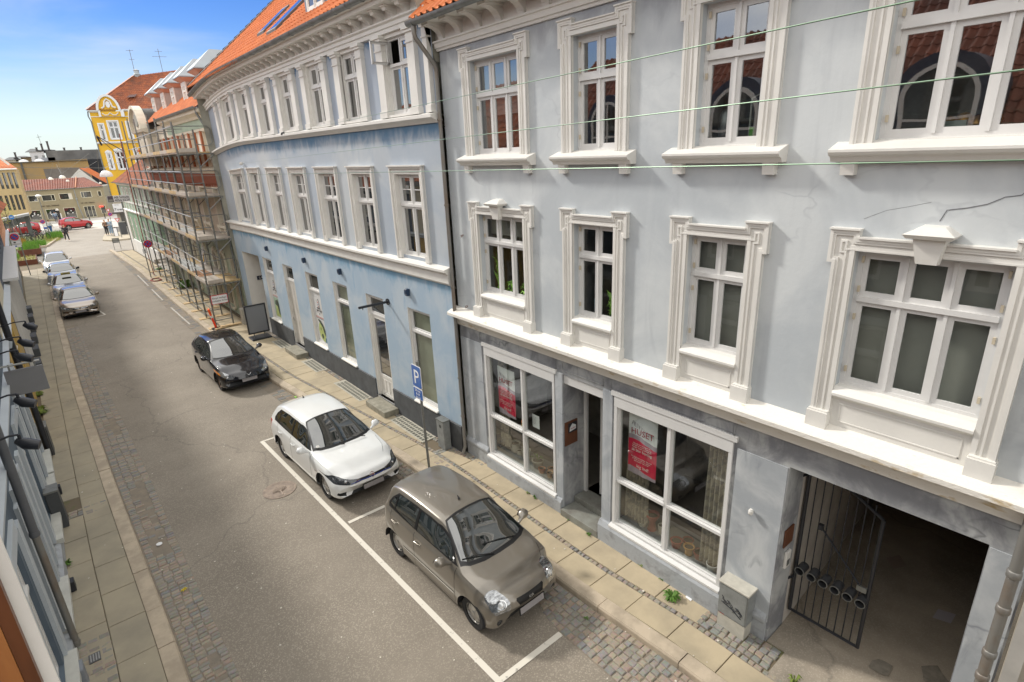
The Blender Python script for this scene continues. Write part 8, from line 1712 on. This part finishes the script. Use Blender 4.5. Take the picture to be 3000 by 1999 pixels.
for x in (5.68, 6.1): m = MB(); m.tube([(x, 24.33, .19), (x, 24.33, .38)], .02, 6); m.build('spring', STEEL, t)
t = thing('marker_post', 'leaning orange red marker post with a white band at the near foot of the scaffold', 'marker post', (4.83, 27.2, .12))
P0_, P1_ = V((4.84, 27.3, .16)), V((4.66, 27.1, 1.12)); F = lambda k: P0_*(1-k)+P1_*k; RO = mat('fluorescent_red', (.95, .05, .01), .4, var=0)
m = MB(); m.tube([F(0), F(.55)], .045, 12); m.build('lower_tube', RO, t, 50); m = MB(); m.tube([F(.55), F(.67)], .047, 12); m.build('white_band', SWH, t, 50); m = MB(); m.tube([F(.67), F(1)], .05, 12); m.build('upper_tube', mat('fluorescent_orange', (.95, .12, .02), .4, var=0), t, 50); m = MB(); m.box(4.66, 5.02, 27.2, 27.4, .125, .18); m.build('rubber_foot', BLKM, t, bev=.01)
for i, (x, y, a, lb) in enumerate(((5.15, 27.15, .2, 'pine board lying nearest the black car'), (5.45, 27.2, -.1, 'pine board lying at the inner scaffold foot'))):
    m = MB(); c, s = math.cos(a), math.sin(a); m.T = lambda u, v, w, x=x, y=y, c=c, s=s: (x+u*c-v*s, y+u*s+v*c, w); m.box(-.4, .4, -.09, .09, .156+.03*i, .18+.03*i); tag(m.build('loose_board', MC['yellow_pine_board']), lb, 'board', 'loose boards at the scaffold end')
# planters and planting on the left
COR = mat('corten_steel', (.13, .05, .03), .8, vs=3, var=.25); GRS = mat('bright_grass', (.16, .34, .03), .8, vs=3, col2=(.10, .22, .03), thr=(.4, .6)); GRD = mat('dry_grass', (.36, .34, .10), .8, var=.3, vs=5)
def tufts(x0, x1, y0, y1, z, n, h, mt, nm, label, spread=.12):
    m = MB()
    for i in range(n):
        x, y = random.uniform(x0, x1), random.uniform(y0, y1); a = random.uniform(0, 6.28); hh = h*random.uniform(.5, 1.2); d = V((math.cos(a), math.sin(a), 0)); w_ = V((-d.y, d.x, 0))*.025; b = V((x, y, z)); e = b+d*spread*random.uniform(.2, 1)+V((0, 0, hh)); m.add([b-w_, b+w_, e], [(0, 1, 2)])
    o = m.build(nm, mt); o['kind'] = 'stuff'; return tag(o, label, 'plants')
def planter(x0, x1, y0, y1, h, label):
    t = thing('planter', label, 'planter', ((x0+x1)/2, (y0+y1)/2, .1), 'rusty steel planters on the left pavement')
    for a in ((x0, x1, y0, y0+.06), (x0, x1, y1-.06, y1), (x0, x0+.06, y0+.06, y1-.06), (x1-.06, x1, y0+.06, y1-.06)): m = MB(); m.box(*a, .1, h); m.build('side_panel', COR, t)
    m = MB(); m.box(x0+.06, x1-.06, y0+.06, y1-.06, .1, h-.08); m.build('soil', mat('mossy_soil', (.20, .19, .07), .95, vs=2, var=.3), t)
planter(-2.65, -1.2, 58.9, 62.2, .5, 'nearer low rusty planter with sparse plants'); planter(-2.45, -.85, 65.7, 69.2, .62, 'farther rusty planter full of bright grass')
tufts(-2.4, -.9, 65.8, 69.1, .5, 900, .35, GRS, 'planter_grass', 'bright green grass filling the farther rusty planter'); tufts(-2.6, -1.25, 59, 62.1, .4, 200, .2, GRD, 'planter_ground_cover', 'sparse yellowish plants in the nearer rusty planter'); tufts(-3.0, -2.3, 60, 64, .12, 400, .7, GRS, 'bushy_grass', 'tall green bush growing behind the twin sign posts')
g = MB(); pts = [(-4, 72.2), (-.5, 72.4), (1.5, 84.6), (1.0, 86), (-4, 85)]; g.add([(a, b, -.02) for a, b in pts]+[(a, b, .12) for a, b in pts], [tuple(range(5, 10))]+[(i, (i+1) % 5, 5+(i+1) % 5, 5+i) for i in range(5)]); struct(g.build('planted_bed', mat('bed_soil', (.20, .24, .08), .95, vs=.8, var=.3)))
g = MB()
for (a, b), (c, d_) in zip(((-1.6, 72.25), (-.4, 72.4)), ((-.4, 72.4), (1.55, 84.7))): dd = V((c-a, d_-b, 0)).normalized(); n_ = V((-dd.y, dd.x, 0))*.1; p, q2 = V((a, b, .16)), V((c, d_, .16)); g.add([p-n_, q2-n_, q2+n_, p+n_]+[v-V((0, 0, .2)) for v in (p-n_, q2-n_, q2+n_, p+n_)], [(0, 1, 2, 3), (0, 1, 5, 4), (2, 3, 7, 6), (1, 2, 6, 5), (3, 0, 4, 7)])
struct(g.build('bed_kerb', KERB))
tufts(-2.2, -.4, 73, 76, .1, 800, .45, GRS, 'bed_grass', 'bright green grass at the near end of the planted bed'); tufts(-.2, 1.2, 79, 84.5, .1, 900, .55, GRS, 'bed_shrubs', 'green shrubs in the planted bed near the bicycles'); tufts(-2.6, -2.0, 75, 79, .1, 300, .6, mat('orange_foliage', (.35, .20, .03), .8), 'orange_shrub', 'orange tinted shrub left of the bicycles'); tufts(-.6, .9, 76, 83, .1, 600, .25, GRD, 'bed_ground_cover', 'low yellow green ground cover along the bed kerb')
def bike(x, y, rot, c, label):
    t = thing('bicycle', label, 'bicycle', (0, 0, 0), 'bicycles parked in the planted bed'); fr_ = mat('bike_frame_%d' % int(x*100), c, .4, var=0)
    for u in (-.52, .52):
        m = MB(); m.tube([(u+.33*math.cos(k*PI/9), 0, .34+.33*math.sin(k*PI/9)) for k in range(19)], .022, 5, False)
        for k in range(4): m.tube([(u-.32*math.cos(k*PI/4), 0, .34-.32*math.sin(k*PI/4)), (u+.32*math.cos(k*PI/4), 0, .34+.32*math.sin(k*PI/4))], .004, 3)
        m.build('wheel', TYRE, t)
    m = MB()
    for a, b in (((-.52, .34), (-.12, .33)), ((-.12, .33), (-.22, .82)), ((-.12, .33), (.38, .78)), ((-.2, .76), (.37, .84)), ((-.52, .34), (-.2, .74)), ((.38, .9), (.52, .34))): m.tube([(a[0], 0, a[1]), (b[0], 0, b[1])], .02, 6)
    m.build('frame', fr_, t); m = MB(); m.tube([(.34, -.28, 1.02), (.40, -.1, 1.0), (.38, 0, .95), (.40, .1, 1.0), (.34, .28, 1.02)], .015, 5); m.build('handlebar', BLK, t); m = MB(); m.tube([(-.36, 0, .90), (-.22, 0, .91), (-.10, 0, .90)], [.07, .06, .02], 6); m.build('saddle', BLK, t)
    t.location = (x, y, .12); t.rotation_euler = (0, 0, rot)
for i, (x, y, a, c, lb) in enumerate(((-2.1, 78.5, .2, (.02, .02, .02), 'leftmost bicycle, black, beside the orange shrub'), (-1.7, 79.3, 1.2, (.04, .04, .05), 'black bicycle second from the left'), (-1.35, 77.9, .5, (.02, .02, .03), 'black bicycle in the middle of the row'), (-1.0, 79.2, 1.0, (.25, .03, .03), 'bicycle with a red frame in the middle of the row'), (-.7, 78.4, .3, (.03, .03, .03), 'black bicycle second from the right'), (-.35, 80.2, .8, (.05, .05, .05), 'rightmost bicycle near the shrubs'))): bike(x, y, a, c, lb)
# bollards before the beige shop
for x in (2.9, 5.2, 7.1): m = MB(); m.lathe([(.06, 0), (.06, .75), (.03, .82), (0, .83)], (x, 104, .02), n=10); tag(m.build('bollard', BLK), {2.9: 'left', 5.2: 'middle', 7.1: 'right'}[x]+' dark bollard in front of the beige shop', 'bollard', 'bollards before the beige shop')
t = thing('info_column', 'tall black and white column with a lamp head in front of the beige shop', 'column', (1.75, 100, 0)); m = MB(); m.box(1.62, 1.9, 99.9, 100.1, 0, 1.9); m.build('column', BLK, t); m = MB(); m.box(1.9, 2.02, 99.9, 100.1, 0, 1.5); m.build('white_side', SWH, t); m = MB(); m.lathe([(.2, 1.9), (.14, 2.1), (0, 2.15)], (1.7, 100, 0), n=12); m.build('head', LAMPW, t)
# small bare tree at the left edge
t = thing('young_tree', 'thin young tree with sparse leaves at the far left before the ribbed building', 'tree', (-2.75, 80, 0)); m = MB(); m.tube([(-3.0, 80, 0), (-2.95, 80, 2), (-2.9, 80, 4.2)], [.07, .05, .02], 6); 
br_ = []
for i in range(14):
    z = random.uniform(1.8, 3.9); a = random.uniform(0, 6.28); e = V((-2.95+.6*math.cos(a), 80+.6*math.sin(a), z+random.uniform(.3, .9))); m.tube([(-2.93, 80, z), e], [.02, .008], 4); br_.append(e)
m.build('trunk', mat('tree_bark', (.12, .09, .06), .9), t); m = MB()
for e in br_:
    for k in range(22): c = e+V((random.gauss(0, .25), random.gauss(0, .25), random.gauss(0, .25))); m.add([c, c+V((.07, 0, .02)), c+V((.04, .05, .06))], [(0, 1, 2)])
m.build('crown', mat('spring_leaves', (.35, .36, .06), .8, var=.3), t)
# ---------------- people ----------------
def skin(name, chains, mt, parent, sub=1):
    vs = []; es = []; rs = []; idx = {}
    for ch in chains:
        prev = None
        for p, r in ch:
            k = tuple(round(c, 3) for c in p)
            if k not in idx: idx[k] = len(vs); vs.append(p); rs.append(r)
            if prev is not None: es.append((prev, idx[k]))
            prev = idx[k]
    me = bpy.data.meshes.new(name); me.from_pydata(vs, es, []); o = bpy.data.objects.new(name, me); COL.objects.link(o)
    md = o.modifiers.new('s', 'SKIN'); lay = me.skin_vertices[0].data
    for i, r in enumerate(rs): lay[i].radius = (r, r) if not isinstance(r, tuple) else r
    lay[0].use_root = True; md.use_smooth_shade = True
    s2 = o.modifiers.new('b', 'SUBSURF'); s2.levels = sub; s2.render_levels = sub
    bpy.context.view_layer.update(); m2 = bpy.data.meshes.new_from_object(o.evaluated_get(bpy.context.evaluated_depsgraph_get())); bpy.data.objects.remove(o)
    m2.materials.clear(); m2.materials.append(mt); m2.shade_smooth(); q = bpy.data.objects.new(name, m2); COL.objects.link(q); q.parent = parent; return q
SKN = mat('skin', (.50, .28, .18), .6, var=.03)
def person(x, y, face, label, h=1.74, stride=.0, top=(.03, .03, .035), legs=(.02, .02, .025), hair=(.06, .035, .02), arms='down', shoe=(.6, .6, .6), z=0):
    t = thing('person', label, 'person', (x, y, z)); k = h/1.74; sc = lambda p: V(p)*k
    s = stride; LH, RH = (.095, 0, .92), (-.095, 0, .92)
    LK, RK = (.10, -s*.5-.02, .50), (-.10, s*.35-.02, .50); LF, RF = (.10, -s*.8, .09), (-.10, s*.8, .11)
    toe = lambda f: (f[0], f[1]-.13, .05)
    sh = 1.42; el = 1.12; 
    LE, RE = (.25, .05+s*.3, el), (-.25, .05-s*.3, el)
    if arms == 'fold': LW, RW = (.08, -.2, 1.14), (-.08, -.2, 1.10)
    elif arms == 'hips': LE, RE = (.34, .05, 1.17), (-.34, .05, 1.17); LW, RW = (.17, -.08, 1.0), (-.17, -.08, 1.0)
    else: LW, RW = (.25, -.08+s*.1, .88), (-.25, -.08-s*.3, .88)
    up_ = lambda ps, f=1: [(sc(p), r*k*f) for p, r in ps]
    pel = (0, 0, .95)
    arm = lambda e, w, sg: [((sg*.17, 0, sh), .055), (e, .040), (w, .028), ((w[0]-sg*.005, w[1]-.03, w[2]-.05), (.036)), ((w[0]-sg*.01, w[1]-.05, w[2]-.10), .022)]
    body = [up_([(pel, .13), ((0, 0, 1.10), .115), ((0, 0, 1.28), .135), ((0, 0, sh), .10), ((0, -.01, 1.50), .05), ((0, -.02, 1.56), .062), ((0, -.02, 1.64), .092), ((0, -.01, 1.70), .06)]),
            up_([((0, 0, sh), .10)]+arm(LE, LW, 1)), up_([((0, 0, sh), .10)]+arm(RE, RW, -1)),
            up_([(pel, .13), (LH, .085), (LK, .058), (LF, .04), (toe(LF), .035)]), up_([(pel, .13), (RH, .085), (RK, .058), (RF, .04), (toe(RF), .035)])]
    skin('body', body, SKN, t)
    nm = str(abs(hash((x, y))) % 1000)
    tm = mat('cloth_%.2f_%.2f_%.2f' % top, top, .85, var=.15, vs=9); lm = mat('cloth_%.2f_%.2f_%.2f' % legs, legs, .85, var=.15, vs=9)
    skin('jacket', [up_([((0, 0, .93), .15), ((0, 0, 1.10), .135), ((0, 0, 1.28), .155), ((0, 0, sh), .115), ((0, -.005, 1.47), .065)]), up_([((0, 0, sh), .115), ((.17, 0, sh), .072), (LE, .056), (tuple(V(LE)*.15+V(LW)*.85), .042)]), up_([((0, 0, sh), .115), ((-.17, 0, sh), .072), (RE, .056), (tuple(V(RE)*.15+V(RW)*.85), .042)])], tm, t)
    skin('trousers', [up_([((0, 0, .95), .145), (LH, .098), (LK, .072), (tuple(V(LF)+V((0, 0, .05))), .056)]), up_([((0, 0, .95), .145), (RH, .098), (RK, .072), (tuple(V(RF)+V((0, 0, .05))), .056)])], lm, t)
    hm = mat('hair_%.2f' % hair[0], hair, .8, var=.2)
    skin('hair', [up_([((0, .035, 1.60), .07), ((0, .03, 1.66), .10), ((0, .0, 1.715), .08)])], hm, t)
    for f in (LF, RF):
        m = MB(); c = sc(f); m.T = lambda a, b, c_, c=c: (c.x+a, c.y+b, max(c.z-.07, 0)+c_); m.add([(-.045, .06, 0), (.045, .06, 0), (.045, -.17, 0), (-.045, -.17, 0), (-.04, .05, .08), (.04, .05, .08), (.035, -.15, .045), (-.035, -.15, .045)], [(3, 2, 1, 0), (4, 5, 6, 7), (0, 1, 5, 4), (1, 2, 6, 5), (2, 3, 7, 6), (3, 0, 4, 7)]); o = m.build('shoe', mat('shoe_%.1f' % shoe[0], shoe, .6), None); o.parent = t
    m = MB()
    for a, b, c_, r in ((.032, -.098, 1.645, .011), (-.032, -.098, 1.645, .011)): m.lathe([(0, -r), (r, 0), (0, r)], (a*k, b*k, c_*k), 1, 8)
    o = m.build('eyes', BLK, None); o.parent = t; o.location = sc((0, -.104, 1.634))
    m = MB(); m.add([(0, -.128*k, 1.60*k), (.014*k, -.10*k, 1.598*k), (-.014*k, -.10*k, 1.598*k), (0, -.10*k, 1.64*k)], [(0, 1, 3), (0, 3, 2), (0, 2, 1)]); o = m.build('nose', SKN, None); o.parent = t
    t.rotation_euler = (0, 0, face); return t
person(1.42, 75.9, .2, 'person in black walking towards the camera in the middle of the junction', stride=.28, shoe=(.7, .7, .7), hair=(.10, .05, .03), arms='down')
person(4.98, 75.8, .5, 'person in a brown jacket and dark trousers standing on the traffic island', top=(.22, .13, .08), legs=(.03, .03, .035), arms='fold', z=.14, hair=(.25, .15, .08))
person(5.38, 75.7, -.6, 'person in a pale blue denim jacket and jeans standing on the traffic island', top=(.33, .42, .50), legs=(.22, .33, .45), arms='fold', z=.14, h=1.8)
person(.35, 86.2, 2.6, 'person in a white top and blue jeans walking away past the far round sign', top=(.55, .55, .55), legs=(.05, .12, .30), stride=.2, h=1.7)
person(1.35, 104, 3.0, 'person in a light blue shirt in front of the middle shop window', top=(.30, .40, .55), legs=(.10, .12, .18), stride=.1, h=1.6)
